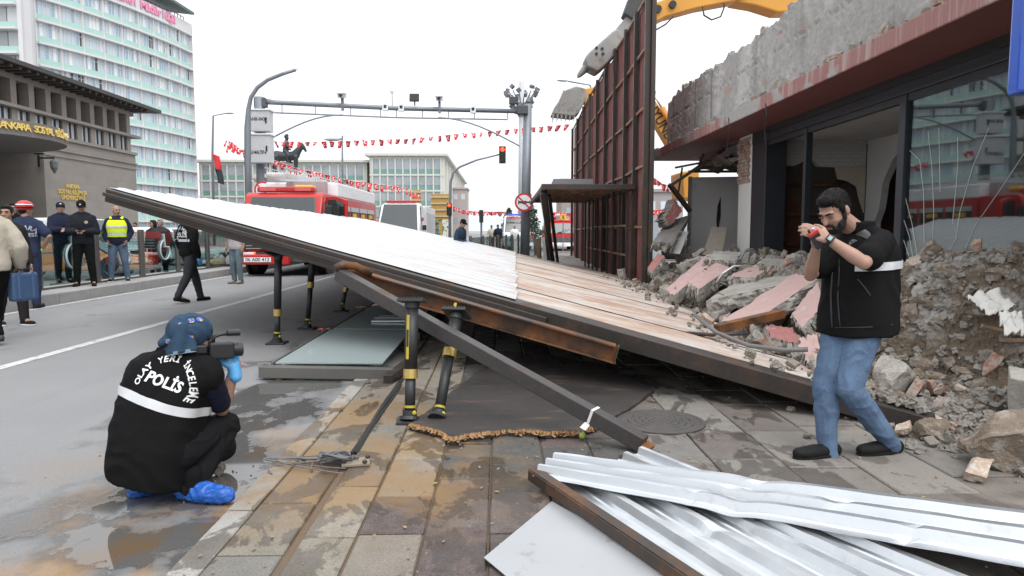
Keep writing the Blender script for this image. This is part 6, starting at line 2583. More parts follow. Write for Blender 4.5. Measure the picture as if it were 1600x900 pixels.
def body_mesh(J, k, vox, hands=True, curlL=(.35, .4, .3), curlR=(.35, .4, .3), slim=0.):
    mb = MB()
    add_head(mb, J['head'], J['head_fr'], k)
    hf = J['head_fr']
    mb.limb([J['head'] + hf @ V((0, -.022, -.055)) * k, J['neck'] + V((0, 0, .0))], [.052 * k, .060 * k])
    mb.loft(torso_rings(J, -.012 * k, k), 22, 2.4)
    mb.limb([J['sl'], J['neck'].lerp(J['sl'], .3) - V((0, 0, .035 * k)), J['neck'].lerp(J['sr'], .3) - V((0, 0, .035 * k)), J['sr']], [.05 * k, .055 * k, .055 * k, .05 * k])
    for q, cu in (('l', curlL), ('r', curlR)):
        s_, e_, w_ = J['s' + q], J['e' + q], J['w' + q]
        mb.limb([s_, s_.lerp(e_, .5), e_, e_.lerp(w_, .3), w_.lerp(e_, .15), w_], [.052 * k, .046 * k, .038 * k, .041 * k, .029 * k, .027 * k])
        add_hand(mb, w_, J['hd' + q], J['hn' + q], J['hs' + q], cu, k)
        h_, n_, a_ = J['h' + q], J['k' + q], J['a' + q]
        mb.limb([h_, h_.lerp(n_, .5), n_, n_.lerp(a_, .3), a_], [.085 * k, .072 * k, .052 * k, .054 * k, .034 * k])
        t_ = J['t' + q]
        mb.limb([a_, a_.lerp(t_, .5) - V((0, 0, .012 * k)), t_.lerp(a_, .1)], [.034 * k, .03 * k, .022 * k])
    return remesh(mb, vox, 2)


def trousers_mesh(J, k, vox, wide=1., wr=.006, seed=0):
    mb = MB()
    for q in 'lr':
        h_, n_, a_ = J['h' + q], J['k' + q], J['a' + q]
        top = h_.lerp(J['pelvis'], .25) + V((0, 0, .03 * k))
        end = a_ + (n_ - a_).normalized() * .0
        mb.limb([top, h_, h_.lerp(n_, .5), n_, n_.lerp(a_, .35), n_.lerp(a_, .8), end], [.105 * k, .104 * k * wide ** .5, .088 * k * wide, .070 * k * wide, .068 * k * wide, .056 * k * wide, .056 * k * wide])
    rg = torso_rings(J, .012 * k, k)[:4]
    mb.loft(rg, 22, 2.4)
    return remesh(mb, vox, 2, wr, 9 / k, seed)


def top_mesh(J, k, vox, grow=.016, sleeve='long', hem=-.28, wr=.006, seed=0, collar=True, puff=1., wk=1., dk=1.):
    mb = MB()
    rg = torso_rings(J, grow * k, k, wk, dk)
    if hem > -.2:
        rg = rg[1:]
    if not collar:
        rg = rg[:-1]
    mb.loft(rg, 26, 2.4)
    g = grow * k
    mb.limb([J['sl'], J['neck'].lerp(J['sl'], .3) - V((0, 0, .035 * k)), J['neck'].lerp(J['sr'], .3) - V((0, 0, .035 * k)), J['sr']], [.05 * k + g, .057 * k + g, .057 * k + g, .05 * k + g])
    for q in 'lr':
        mb.limb([J['neck'] + V((0, 0, .005 * k)), J['neck'].lerp(J['s' + q], .5) + V((0, 0, .012 * k)), J['s' + q]], [.05 * k + g * .6, .046 * k + g * .8, .046 * k + g])
    if sleeve:
        for q in 'lr':
            s_, e_, w_ = J['s' + q], J['e' + q], J['w' + q]
            if sleeve == 'short':
                mb.limb([s_, s_.lerp(e_, .45), s_.lerp(e_, .74)], [.054 * k + g, .053 * k + g * 1.3, .050 * k + g * 1.4])
            else:
                mb.limb([s_, s_.lerp(e_, .5), e_, e_.lerp(w_, .5), e_.lerp(w_, .93)], [.054 * k + g, (.050 * k + g) * puff, (.044 * k + g) * puff, (.038 * k + g) * puff, .034 * k + g * .8])
    return remesh(mb, vox, 2, wr, 9 / k, seed)


def hair_mesh(J, k, vox, style='short'):
    mb = MB()
    c, fr = J['head'], J['head_fr']
    E = lambda p, r: mb.ell(c + fr @ (V(p) * k), [q * k for q in r], fr, 18, 12)
    E((0, -.022, .046), (.080, .093, .081))
    E((0, -.050, .0), (.070, .062, .075))
    E((0, .035, .088), (.058, .048, .034))
    for s_ in (-1, 1):
        E((s_ * .070, .008, .022), (.012, .022, .036))
    if style == 'long':
        E((0, -.06, -.06), (.085, .055, .10))
        for s_ in (-1, 1):
            E((s_ * .075, -.02, -.05), (.025, .05, .09))
    return remesh(mb, vox, 2, .003, 60, 3)


def fuzz(me, n_, ln, seed, down=.5, sel=None):
    """loose hair tips standing off the surface"""
    r_ = random.Random(seed)
    vs = [v.co.copy() for v in me.vertices]
    ns = [v.normal.copy() for v in me.vertices]
    fs = [tuple(p.vertices) for p in me.polygons]
    for _ in range(n_):
        i = r_.randrange(len(ns))
        p, nn = vs[i], ns[i]
        d = (nn * .8 + V((r_.gauss(0, .5), r_.gauss(0, .5), -down + r_.gauss(0, .4)))).normalized()
        sd_ = d.cross(nn)
        if sd_.length < 1e-3:
            continue
        sd_ = sd_.normalized() * ln * .10
        o_ = len(vs)
        L_ = ln * r_.uniform(.5, 1.2)
        vs += [p - nn * .002 - sd_, p - nn * .002 + sd_, p + d * L_]
        fs.append((o_, o_ + 1, o_ + 2))
    m2 = bpy.data.meshes.new(me.name)
    m2.from_pydata([tuple(v) for v in vs], [], fs)
    m2.polygons.foreach_set('use_smooth', [True] * len(fs))
    return m2


def face_bits(t, J, k, beard=None, brow=M_HAIRB, eyes=True, stache=None):
    c, fr = J['head'], J['head_fr']
    h = lambda x, y, z: c + fr @ (V((x, y, z)) * k)
    if eyes:
        for s_ in (-1, 1):
            mb = MB()
            mb.ell(h(s_ * .030, .079, .004), (.013 * k, .009 * k, .007 * k), fr, 10, 6)
            put('eye', mb.mesh('eye', [], True), M_EYE, t)
    for s_ in (-1, 1):
        mb = MB()
        mb.limb([h(s_ * .014, .096, .024), h(s_ * .034, .092, .030), h(s_ * .050, .078, .024)], [.005 * k, .0055 * k, .003 * k], 6)
        put('eyebrow', mb.mesh('eyebrow', [], True), brow, t)
    mb = MB()
    mb.limb([h(-.020, .094, -.066), h(0, .100, -.065), h(.020, .094, -.066)], [.003 * k, .0055 * k, .003 * k], 6)
    put('mouth', mb.mesh('mouth', [], True), M_LIP, t)
    if stache:
        mb = MB()
        mb.limb([h(-.026, .090, -.054), h(0, .101, -.048), h(.026, .090, -.054)], [.006 * k, .0085 * k, .006 * k], 6)
        put('moustache', mb.mesh('moustache', [], True), stache, t)
    if beard:
        mb = MB()
        E = lambda p, r: mb.ell(h(*p), [q * k for q in r], fr, 18, 12)
        E((0, .044, -.092), (.050, .048, .036))
        for s_ in (-1, 1):
            E((s_ * .044, .032, -.066), (.0185, .036, .040))
            E((s_ * .064, .010, -.022), (.0095, .015, .040))
            mb.limb([h(s_ * .022, .088, -.053), h(s_ * .034, .080, -.078)], [.008 * k, .010 * k], 8)
        mb.limb([h(-.024, .091, -.049), h(0, .101, -.045), h(.024, .091, -.049)], [.008 * k, .008 * k, .008 * k], 8)
        put('beard', fuzz(remesh(mb, .0055 * k, 1, .002, 80, 5), 1500, .010, 4), beard, t)


def bvh_of(o_):
    me = o_.data
    return BVHTree.FromPolygons([v.co.copy() for v in me.vertices], [tuple(p.vertices) for p in me.polygons])


def stick_text(parent, name, body, size, m, c, x, y, bold=.02, arc=None, arc_span=None, off=.004):
    """flat letters laid onto the cloth of `parent` (world-built mesh): rays go along -(x cross y)"""
    tree = bvh_of(parent)
    x, y = V(x).normalized(), V(y).normalized()
    z = x.cross(y).normalized()
    y = z.cross(x)
    verts, faces = [], []

    def lay(me, ox, oy, rot):
        o0 = len(verts)
        for v in me.vertices:
            qx = ox + v.co.x * math.cos(rot) - v.co.y * math.sin(rot)
            qy = oy + v.co.x * math.sin(rot) + v.co.y * math.cos(rot)
            p = V(c) + x * qx + y * qy
            hit = tree.ray_cast(p + z * .5, -z)
            verts.append((hit[0] if hit[0] is not None else p) + z * off)
        for p in me.polygons:
            faces.append([i + o0 for i in p.vertices])
        bpy.data.meshes.remove(me)
    if arc:
        ang0, ang1 = arc_span
        n_ = len(body)
        for i, ch in enumerate(body):
            if ch == ' ':
                continue
            a = R(ang0 + (ang1 - ang0) * i / (n_ - 1))
            lay(text_mesh(ch, size, bold, 0), math.cos(a) * arc, math.sin(a) * arc, a - math.pi / 2)
    else:
        lay(text_mesh(body, size, bold, 0), 0, 0, 0)
    me = bpy.data.meshes.new(name)
    me.from_pydata([tuple(v) for v in verts], [], faces)
    me.materials.append(m)
    return link(name, me, parent)


def wrap_band(parent, name, m, axis, up, right, fwd, z0, z1, t0, t1, off=.005, n_=48, tilt=0.):
    tree = bvh_of(parent)
    up, right, fwd = V(up).normalized(), V(right).normalized(), V(fwd).normalized()
    mb = MB()

    def f_(a, b):
        th = R(t0 + (t1 - t0) * a)
        d = right * math.cos(th) + fwd * math.sin(th)
        p = V(axis) + up * (z0 + (z1 - z0) * b + tilt * math.cos(th))
        hit = tree.ray_cast(p + d * .6, -d)
        return (hit[0] if hit[0] is not None else p + d * .15) + d * off
    mb.grid(f_, n_, 3)
    return mb.build(name, m, parent, smooth=True, fix=False)


def local_J(pos, heading, H=1.75, el=None, wl=None, er=None, wr=None, stride=0., lean=0., head_yaw=0., head_pitch=0., hd=None, spread=.10, knee=.0):
    """standing pose; heading in degrees from +X; elbows and wrists in body axes (right, forward, up) at 1.75 m"""
    k = H / 1.75
    th = R(heading)
    f = V((math.cos(th), math.sin(th), 0))
    r = V((f.y, -f.x, 0))
    B = Matrix((r, f, V((0, 0, 1)))).transposed()
    o = V(pos)
    L = lambda p: o + B @ (V(p) * k)
    J = dict(pelvis=L((0, 0, .95)), chest=L((0, .015 + lean * .5, 1.27)), neck=L((0, .0 + lean, 1.49)), sl=L((-.178, lean * .9, 1.395)), sr=L((.178, lean * .9, 1.395)),
             hl=L((-.088, 0, .90)), hr=L((.088, 0, .90)),
             el=L(el or (-.245, -.03, 1.14)), er=L(er or (.245, -.03, 1.14)), wl=L(wl or (-.255, .05, .90)), wr=L(wr or (.255, .05, .90)))
    sl_, sr_ = stride, -stride
    for q, s_, st_ in (('l', -1, sl_), ('r', 1, sr_)):
        J['a' + q] = L((s_ * spread, st_ - .02, .085 + (.06 if st_ < -.15 else 0)))
        J['k' + q] = L((s_ * (spread * .5 + .045), st_ * .45 + .03 + knee, .50))
        J['t' + q] = L((s_ * (spread + .03), st_ + .19, .035 + (0 if st_ >= -.15 else -.0)))
    hy = th + R(head_yaw)
    hf = V((math.cos(hy) * math.cos(R(head_pitch)), math.sin(hy) * math.cos(R(head_pitch)), math.sin(R(head_pitch))))
    J['head_fr'] = frame(hf)
    J['head'] = L((0, .02 + lean * 1.15 - head_pitch * .0006, 1.635))
    J['pelvis_fr'] = B
    J['chest_fr'] = B
    for q, s_ in (('l', -1), ('r', 1)):
        d = (J['w' + q] - J['e' + q]).normalized()
        J['hd' + q] = d
        J['hn' + q] = r * -s_ if abs(d.z) > .6 else V((0, 0, -1)) + f * .01
        J['hs' + q] = f if abs(d.z) > .6 else r * -s_
    J['k_'] = k
    J['r'], J['f'] = r, f
    return J


def crowd(label, pos, heading, H, top, legs, shoes=M_SHOE, hair=M_HAIRB, cap=None, helmet=None, sleeve='long', skin=M_SKIN2, group=None, vox=.016, grow=.02, beard=None, stache=None, hairstyle='short', puff=1.1, sole=M_SOLE, gloves=None, wk=1., **kw):
    J = local_J(pos, heading, H, **kw)
    k = J['k_']
    t = thing('person', label, 'person', pos, R(heading), group)
    put('body', body_mesh(J, k, vox * .75), skin, t)
    put('trousers', trousers_mesh(J, k, vox, 1.1, .006, len(label)), legs, t)
    tp_ = put('top', top_mesh(J, k, vox, grow, sleeve, wr=.007, seed=len(label), puff=puff, wk=wk), top, t)
    for q in 'lr':
        shoe(t, J['a' + q], J['t' + q], None, k, shoes, sole, pos[2])
        if gloves:
            mb = MB()
            add_hand(mb, J['w' + q], J['hd' + q], J['hn' + q], J['hs' + q], (.35, .4, .3), k, 1.25)
            put('glove', remesh(mb, .009, 1), gloves, t)
    if hair:
        put('hair', hair_mesh(J, k, .012, hairstyle), hair, t)
    face_bits(t, J, k, beard, hair or M_HAIRB, True, stache)
    c, fr = J['head'], J['head_fr']
    if cap:
        mb = MB()
        mb.ell(c + fr @ V((0, -.012, .055)) * k, [.088 * k, .105 * k, .082 * k], fr, 20, 12)
        me = remesh(mb, .010, 1)
        co = put('cap', me, cap, t)
        mb = MB()
        mb.prism([c + fr @ V((.07 * math.cos(a), .075 + .085 * math.sin(a), .062 - .018 * math.sin(a))) * k for a in [R(i * 18) for i in range(11)]], fr @ V((0, 0, .008)))
        mb.build('peak', cap, co)
        mb = MB()
        mb.ell(c + fr @ V((0, .088, .085)) * k, (.018 * k, .008 * k, .016 * k), fr)
        mb.build('badge', M_LETTER, co)
    if helmet:
        mb = MB()
        mb.ell(c + fr @ V((0, -.01, .06)) * k, [.108 * k, .135 * k, .10 * k], fr, 22, 14)
        ho = put('helmet', remesh(mb, .010, 1), helmet, t)
        wrap_band(ho, 'helmet_band', M_BLACK, c, fr.col[2], fr.col[0], fr.col[1], .03, .05, 0, 360, .004)
        wrap_band(ho, 'helmet_stripe', M_LETTER, c, fr.col[2], fr.col[0], fr.col[1], .085, .10, 150, 390, .004)
    return t, tp_, J


# ---------------------------------------------------------------- crouching police photographer
t = thing('person', 'crouching police photographer in black lettered vest, patterned blue bandana and blue shoe covers', 'person', (-1.65, 3.45, 0))
J = {}
J['pelvis'] = P(246, 700, 3.46)
J['chest'] = P(263, 618, 3.50)
J['neck'] = P(288, 560, 3.54)
J['pelvis_fr'] = frame((.35, .93, .1), (.12, .15, 1))
J['chest_fr'] = frame((.10, .98, -.12), (.28, .2, 1))
J['sl'], J['sr'] = P(216, 585, 3.56), P(328, 592, 3.48)
J['el'], J['wl'] = P(262, 612, 3.92), P(328, 552, 3.86)
J['er'], J['wr'] = P(346, 640, 3.66), P(366, 578, 3.66)
J['hl'], J['hr'] = P(216, 706, 3.52), P(274, 708, 3.42)
J['kl'], J['al'], J['tl'] = V((-1.62, 3.92, .12)), V((-1.80, 3.50, .13)), V((-1.74, 3.60, .035))
J['kr'], J['ar'], J['tr'] = P(352, 664, 3.70), P(300, 757, 3.43), G(352, 776, .04)
J['tr'].z = .035
J['head_fr'] = frame((.80, .58, -.12), (.05, 0, 1))
J['head'] = P(300, 531, 3.58)
J['hdr'], J['hnr'], J['hsr'] = V((-.15, .1, 1)), V((-.8, .5, .2)), V((-.4, -.8, 0))
J['hdl'], J['hnl'], J['hsl'] = V((.85, -.1, .25)), V((.2, -.5, -.6)), V((0, -.3, .9))
put('body', body_mesh(J, 1., .0065, curlL=(.7, .8, .5), curlR=(.8, .7, .5)), M_SKIN2, t)
put('trousers', trousers_mesh(J, 1., .008, 1.08, .016, 4), M_CBLACK2, t)
put('shirt', top_mesh(J, 1., .009, .008, 'short', wr=.004, seed=2), cloth('navy_shirt', (.012, .016, .032)), t)
# vest: loft that follows the bent back down to the seat
mb = MB()
vr = [(262, 722, 3.47, .0, .0), ]
rings = []
for (cx, cy, yy, hw, hd, rt) in ((236, 746, 3.44, .195, .150, 0), (238, 722, 3.45, .208, .168, 0), (243, 690, 3.46, .212, .172, .1), (252, 655, 3.49, .212, .168, .15), (260, 622, 3.51, .215, .160, .2), (265, 595, 3.53, .212, .145, .2), (269, 576, 3.545, .190, .125, .22), (276, 562, 3.555, .135, .105, .24), (284, 549, 3.56, .085, .085, .24)):
    fr = frame((.12 + rt * .1, .98, -.15 + (0 if cy < 700 else .2)), (.25, .25, 1))
    rings.append((P(cx, cy, yy), fr.col[0] * hw, fr.col[1] * hd))
mb.loft(rings, 36, 3.1)
for q in ('sl', 'sr'):
    mb.limb([J['neck'] - V((0, 0, .03)), J['neck'].lerp(J[q], .55), J['neck'].lerp(J[q], .90)], [.075, .080, .082])
    mb.limb([J['neck'].lerp(J[q], .75), J['neck'].lerp(J[q], .75).lerp(J['chest'], .55)], [.092, .12])
vest = put('vest', remesh(mb, .008, 3, .013, 7, 11), M_CBLACK, t)
fr = frame((.12, .98, -.15), (.25, .25, 1))
bx, bu, bf = fr.col[0], fr.col[2], fr.col[1]
# letters are read from behind: reading direction is the wearer's right
tc = P(262, 590, 3.35)
stick_text(vest, 'lettering', 'POLİS', .072, M_LETTER, tc + bu * -.035 + bx * -.035, bx + bu * -.10, bu, .03)
stick_text(vest, 'arc_lettering', 'OLAY YERİ İNCELEME', .043, M_LETTER, tc + bu * -.055 + bx * -.03, bx + bu * -.12, bu, .025, .136, (188, -10))
wrap_band(vest, 'reflective_band', M_REFL, P(257, 622, 3.51), bu, bx, bf, -.024, .022, 160, 384, .004, 60, -.018)
# strap and collar
mb = MB()
mb.tube([P(243, 556, 3.5), P(248, 546, 3.52), P(262, 545, 3.55), P(272, 552, 3.52)], .014, 8)
mb.build('collar_loop', M_CBLACK, vest, smooth=True)
mb = MB()
mb.tube([P(318, 562, 3.5), P(334, 570, 3.58), P(338, 578, 3.52), P(332, 584, 3.48)], .010, 8)
mb.build('camera_strap', M_BLACK, vest, smooth=True)
# bandana with printed discs
hc, hf = J['head'], J['head_fr']
mb = MB()
mb.ell(hc + hf @ V((0, -.016, .048)), (.092, .112, .090), hf, 22, 14)
mb.limb([hc + hf @ V((0, -.10, .02)), hc + hf @ V((0, -.14, -.02))], [.03, .02])
ban = put('bandana', remesh(mb, .007, 2, .011, 15, 8), cloth('bandana_blue', (.030, .058, .095), .6, 200, var=.35, big=14), t)
mb = MB()


def tail(a, b):
    p0 = V((270 + 26 * a, 512 - 12 * a, 0)).lerp(V((254 + 54 * a, 556 - 8 * a, 0)), b)
    y_ = 3.475 + .055 * (2 * a - 1) ** 2 - .03 * b + .012 * math.sin(a * 9 + b * 2) * b
    return P(p0.x, p0.y, y_)


mb.grid(tail, 18, 12)
tl_ = mb.build('bandana_tail', cloth('bandana_blue', (0, 0, 0)), ban, smooth=True, fix=False)
tl_.modifiers.new('s', 'SOLIDIFY').thickness = .008
mb = MB()
mb.grid(lambda a, b: tail(a, .90 + .12 * b) + V((0, -.009, 0)), 18, 3)
mb.build('bandana_hem', cloth('hem_grey', (.16, .21, .26)), ban, smooth=True, fix=False)
tree = bvh_of(ban)
for i, (px, py) in enumerate(((264, 533), (297, 527), (299, 502), (312, 500), (283, 508))):
    d = ray(px, py)
    hit = tree.ray_cast(V((0, 0, HCAM)), d)
    tt_ = bvh_of(tl_)
    h2_ = tt_.ray_cast(V((0, 0, HCAM)), d)
    cur = tree
    if h2_[0] is not None and (hit[0] is None or h2_[3] < hit[3]):
        hit, cur = h2_, tt_
    if hit[0] is None:
        continue
    nn = hit[1] if hit[1].dot(d) < 0 else -hit[1]
    q = nn.to_track_quat('Z', 'Y').to_matrix()
    mb = MB()
    vs = [hit[0]]
    for j in range(14):
        a = 2 * math.pi * j / 14
        p = hit[0] + q @ V((.017 * math.cos(a), .014 * math.sin(a), 0))
        h2 = cur.ray_cast(p + nn * .05, -nn)
        vs.append((h2[0] or p) + nn * .006)
    vs[0] = vs[0] + nn * .007
    mb.add(vs, [(0, j + 1, (j + 1) % 14 + 1) for j in range(14)])
    mb.build('printed_disc', mat('print_blue', (.03, .10, .45), .7, col2=(.55, .32, .06), thr=(.5, .55), scale=60), ban, fix=False)
mb = MB()
h = lambda x, y, z: hc + hf @ V((x, y, z))
for s_ in (1, -1):
    mb.limb([h(s_ * .05, .045, -.05), h(s_ * .035, .062, -.085)], [.022, .024], 8)
put('beard', remesh(mb, .006, 1), mat('stubble', (.07, .045, .035), .8), t)
for q, cu in (('l', (.7, .8, .5)), ('r', (.8, .7, .5))):
    mb = MB()
    add_hand(mb, J['w' + q], J['hd' + q], J['hn' + q], J['hs' + q], cu, 1.0, 1.18)
    w_ = J['w' + q]
    d_ = V(J['hd' + q]).normalized()
    mb.limb([w_ - d_ * .035, w_ + d_ * .02], [.036, .034], 12)
    put('glove', remesh(mb, .0055, 2, .0012, 45, 3), M_GLOVEB, t)
# blue plastic shoe covers over dark trainers with red laces
M_COVER = mat('cover_blue', (.015, .10, .42), .22, var=.3, scale=8, bump=.9, bscale=26, bdist=.02)


def cover(a, heel, toe, w_, hgt, seed):
    mb = MB()
    a, heel, toe = V(a), V(heel), V(toe)
    mid = heel.lerp(toe, .5)
    mb.limb([heel, mid, toe], [w_, w_ * 1.08, w_ * .8], 12)
    mb.limb([a, heel.lerp(mid, .5) + V((0, 0, .01))], [w_ * 1.0, w_ * 1.02], 12)
    me = remesh(mb, .008, 2, .012, 20, seed)
    clampz(me, .003)
    return put('shoe_cover', me, M_COVER, t)


fd_ = (J['tr'] - J['ar'])
fd_.z = 0
fd_.normalize()
hl_, te_ = J['ar'] - fd_ * .05, J['tr'] + fd_ * .012
hl_.z, te_.z = .052, .046
cover(J['ar'] + V((0, .0, -.02)), hl_, te_, .049, .1, 2)
mb = MB()
mb.limb([J['ar'] + V((0, 0, .05)), J['ar'], J['ar'].lerp(hl_, .4)], [.058, .056, .056], 12)
put('sock', remesh(mb, .009, 1), M_CBLACK, t)
cover(J['al'] + V((-.01, -.02, -.03)), P(216, 762, 3.50), V((-1.74, 3.60, .045)), .055, .1, 5)
mb = MB()
mb.limb([J['ar'] + V((.0, .0, .0)), J['ar'] + V((.05, .05, -.012))], [.048, .036], 10)
put('shoe', remesh(mb, .008, 1), M_SHOE, t)
mb = MB()
mb.tube([P(284, 758, 3.42), P(290, 764, 3.41), P(300, 765, 3.42), P(310, 758, 3.44), P(316, 755, 3.46)], .008, 6)
mb.build('red_lace', mat('lace_red', (.6, .05, .03), .6), t, smooth=True)
mb = MB()
mb.tube([P(286, 738, 3.40), P(288, 752, 3.39), P(286, 768, 3.39), P(287, 778, 3.385)], .0035, 5)
mb.build('drawcord', M_BLACK, t)
mb = MB()
mb.ell(P(287, 779, 3.385), (.008, .008, .014))
mb.build('cord_stop', M_BLACK, t)
# pocket flap on the thigh
# the camcorder he holds
cm = thing('video_camera', 'black camcorder with top handle held up by the crouching photographer', 'camera', P(350, 548, 3.70))
cf = frame((.80, .58, -.05))
cc = P(345, 547, 3.60)
mb = MB()
mb.box(cc, (.080, .125, .090), cf)
mb.build('camera_body', M_BLACK, cm, bevel=.012, seg=3)
mb = MB()
Mx = Matrix.Translation(cc + cf.col[1] * .052) @ (cf.to_4x4() @ Matrix.Rotation(R(-90), 4, 'X'))
mb.lathe([(.032, 0), (.034, .02), (.038, .03), (.038, .055), (.032, .057), (.02, .05)], 20, Mx)
mb.build('lens_barrel', M_BLACK, cm, smooth=False)
mb = MB()
u_, f_ = cf.col[2], cf.col[1]
mb.tube([cc - f_ * .04 + u_ * .04, cc - f_ * .035 + u_ * .072, cc + f_ * .0 + u_ * .085, cc + f_ * .06 + u_ * .088], .010, 10)
mb.build('handle', M_BLACK, cm, smooth=True)
mb = MB()
mb.tube([cc + f_ * .03 + u_ * .090, cc + f_ * .095 + u_ * .090], .017, 12)
mb.build('microphone', M_BLACK, cm)
mb = MB()
mb.box(cc - f_ * .10 + u_ * .01, (.05, .06, .05), cf)
mb.build('eyepiece', M_BLACK, cm, bevel=.01)

# ---------------------------------------------------------------- man in jeans with the radio (right)
t = thing('person', 'bearded man in blue jeans and black vest holding a radio to his face', 'person', (2.0, 4.05, 0))
J = {}
J['pelvis'] = P(1340, 485, 4.05)
J['chest'] = P(1346, 412, 4.05)
J['neck'] = P(1340, 363, 4.06)
J['pelvis_fr'] = frame((-.86, -.50, 0))
J['chest_fr'] = frame((-.80, -.58, -.05))
J['sl'], J['sr'] = P(1378, 378, 3.94), P(1318, 379, 4.20)
J['el'], J['wl'] = P(1350, 411, 3.70), P(1294, 374, 3.78)
J['er'], J['wr'] = P(1266, 430, 4.03), P(1275, 388, 3.88)
J['hl'], J['hr'] = P(1357, 492, 3.98), P(1318, 492, 4.10)
J['kl'], J['al'], J['tl'] = P(1326, 606, 3.92), P(1392, 694, 4.06), P(1340, 716, 3.99)
J['kr'], J['ar'], J['tr'] = P(1290, 604, 4.02), P(1294, 708, 4.00), P(1240, 725, 3.93)
J['tl'].z, J['tr'].z = .055, .055
J['head_fr'] = frame((-.74, -.42, -.55), (-.25, -.1, 1))
J['head'] = P(1303, 329, 3.98)
J['hdl'], J['hnl'], J['hsl'] = V((-.82, .25, .45)), V((-.25, .4, -.75)), V((.5, .2, .8))
J['hdr'], J['hnr'], J['hsr'] = V((.10, -.25, .95)), V((.35, -.85, -.2)), V((-.8, -.35, .3))
put('body', body_mesh(J, .985, .0062, curlL=(.30, .35, .3), curlR=(1.1, 1.0, .6)), M_SKIN, t)
put('jeans', trousers_mesh(J, .985, .007, 1.03, .012, 6), M_JEANS, t)
put('shirt', top_mesh(J, .985, .008, .020, 'short', wr=.006, seed=9, wk=1.06, dk=1.1), cloth('black_tshirt', (.007, .007, .0075)), t)
mb = MB()
rings = []
cf_ = J['chest_fr']
for (cx, cy, w_, d_) in ((1339, 519, .225, .205), (1340, 500, .228, .205), (1342, 470, .222, .198), (1344, 438, .216, .186), (1347, 410, .212, .172), (1349, 390, .205, .155), (1348, 376, .185, .128), (1344, 366, .128, .098), (1339, 357, .078, .082), (1336, 350, .072, .078)):
    rings.append((P(cx, cy, 4.06), cf_.col[0] * w_ * .96, cf_.col[1] * d_ * .95))
mb.loft(rings, 30, 2.4)
vest = put('vest', remesh(mb, .0085, 3, .011, 6, 21), cloth('vest_black', (.008, .008, .0085), .3), t)
wrap_band(vest, 'reflective_band', M_REFL, P(1346, 414, 4.06), (0, 0, 1), cf_.col[0], cf_.col[1], -.024, .022, 105, 330, .010, 60, -.01)
# open front edge, shoulder patch, pocket zip, chest badge
tree = bvh_of(vest)


def on_vest(px, py, off=.004):
    d = ray(px, py)
    hit = tree.ray_cast(V((0, 0, HCAM)), d)
    return (hit[0] if hit[0] is not None else P(px, py, 3.9)) - d.normalized() * off


def vest_line(name, pts, r_, m_):
    mb = MB()
    mb.tube([on_vest(*p) for p in pts], r_, 6)
    return mb.build(name, m_, vest, smooth=True)


M_SEAM = mat('vest_seam', (.030, .030, .032), .7)
vest_line('zip', [(1312, 400), (1311, 430), (1309, 465), (1311, 495), (1313, 512)], .004, M_SEAM)
vest_line('front_edge', [(1303, 408), (1300, 430), (1298, 460), (1299, 490), (1300, 512)], .006, M_SEAM)
vest_line('pocket_zip', [(1340, 436), (1350, 448), (1360, 462)], .0045, M_SEAM)
vest_line('hem_seam', [(1305, 512), (1330, 512), (1360, 511), (1395, 507)], .003, M_SEAM)
mb = MB()
mb.grid(lambda a, b: on_vest(1336 + 26 * a + 16 * b, 366 + 10 * a - 8 * b + 8 * a * b, .006), 8, 6)
mb.build('shoulder_patch', mat('patch_grey', (.035, .036, .037), .55), vest, fix=False)
c_ = on_vest(1334, 381, .006)
q_ = (V((0, 0, HCAM)) - c_).normalized().to_track_quat('Z', 'Y').to_matrix().to_4x4()
mb = MB()
mb.lathe([(.026, 0), (.026, .003), (.019, .004), (.018, .002), (.006, .002)], 22, Matrix.Translation(c_) @ q_)
mb.build('round_badge', mat('badge_grey', (.20, .20, .20), .6, col2=(.04, .04, .04), thr=(.5, .56), scale=90), vest)
# collar
mb = MB()
cfr = J['chest_fr']
mb.grid(lambda a, b: P(1340, 358, 4.06) + cfr.col[0] * (.083 + .006 * b) * math.cos(R(-60 + 300 * a) + 1.57 + R(15)) + cfr.col[1] * (.083 + .006 * b) * math.sin(R(-60 + 300 * a) + 1.57 + R(15)) * -1 + V((0, 0, -.02 + .065 * b)), 26, 4)
co_ = mb.build('collar', cloth('vest_black', (0, 0, 0)), vest, smooth=True, fix=False)
co_.modifiers.new('s', 'SOLIDIFY').thickness = .008
put('hair', fuzz(hair_mesh(J, .985, .0055), 2600, .012, 3, .1), M_HAIRB, t)
face_bits(t, J, .985, mat('beard_black', (.010, .009, .008), .75, var=.4, scale=70, bump=.9, bscale=200, bdist=.006), M_HAIRB, False)
hc, hf = J['head'], J['head_fr']
for s_ in (-1, 1):
    mb = MB()      # squeezed-shut eye
    mb.limb([hc + hf @ V((s_ * .018, .086, .004)), hc + hf @ V((s_ * .032, .086, .001)), hc + hf @ V((s_ * .046, .078, .004))], [.003, .0045, .003], 6)
    put('eyelid', mb.mesh('eyelid', [], True), mat('lid_shadow', (.20, .10, .075), .6), t)
for q in 'lr':
    shoe(t, J['a' + q], J['t' + q], None, 1.06, M_SHOE, M_SOLE, .022)
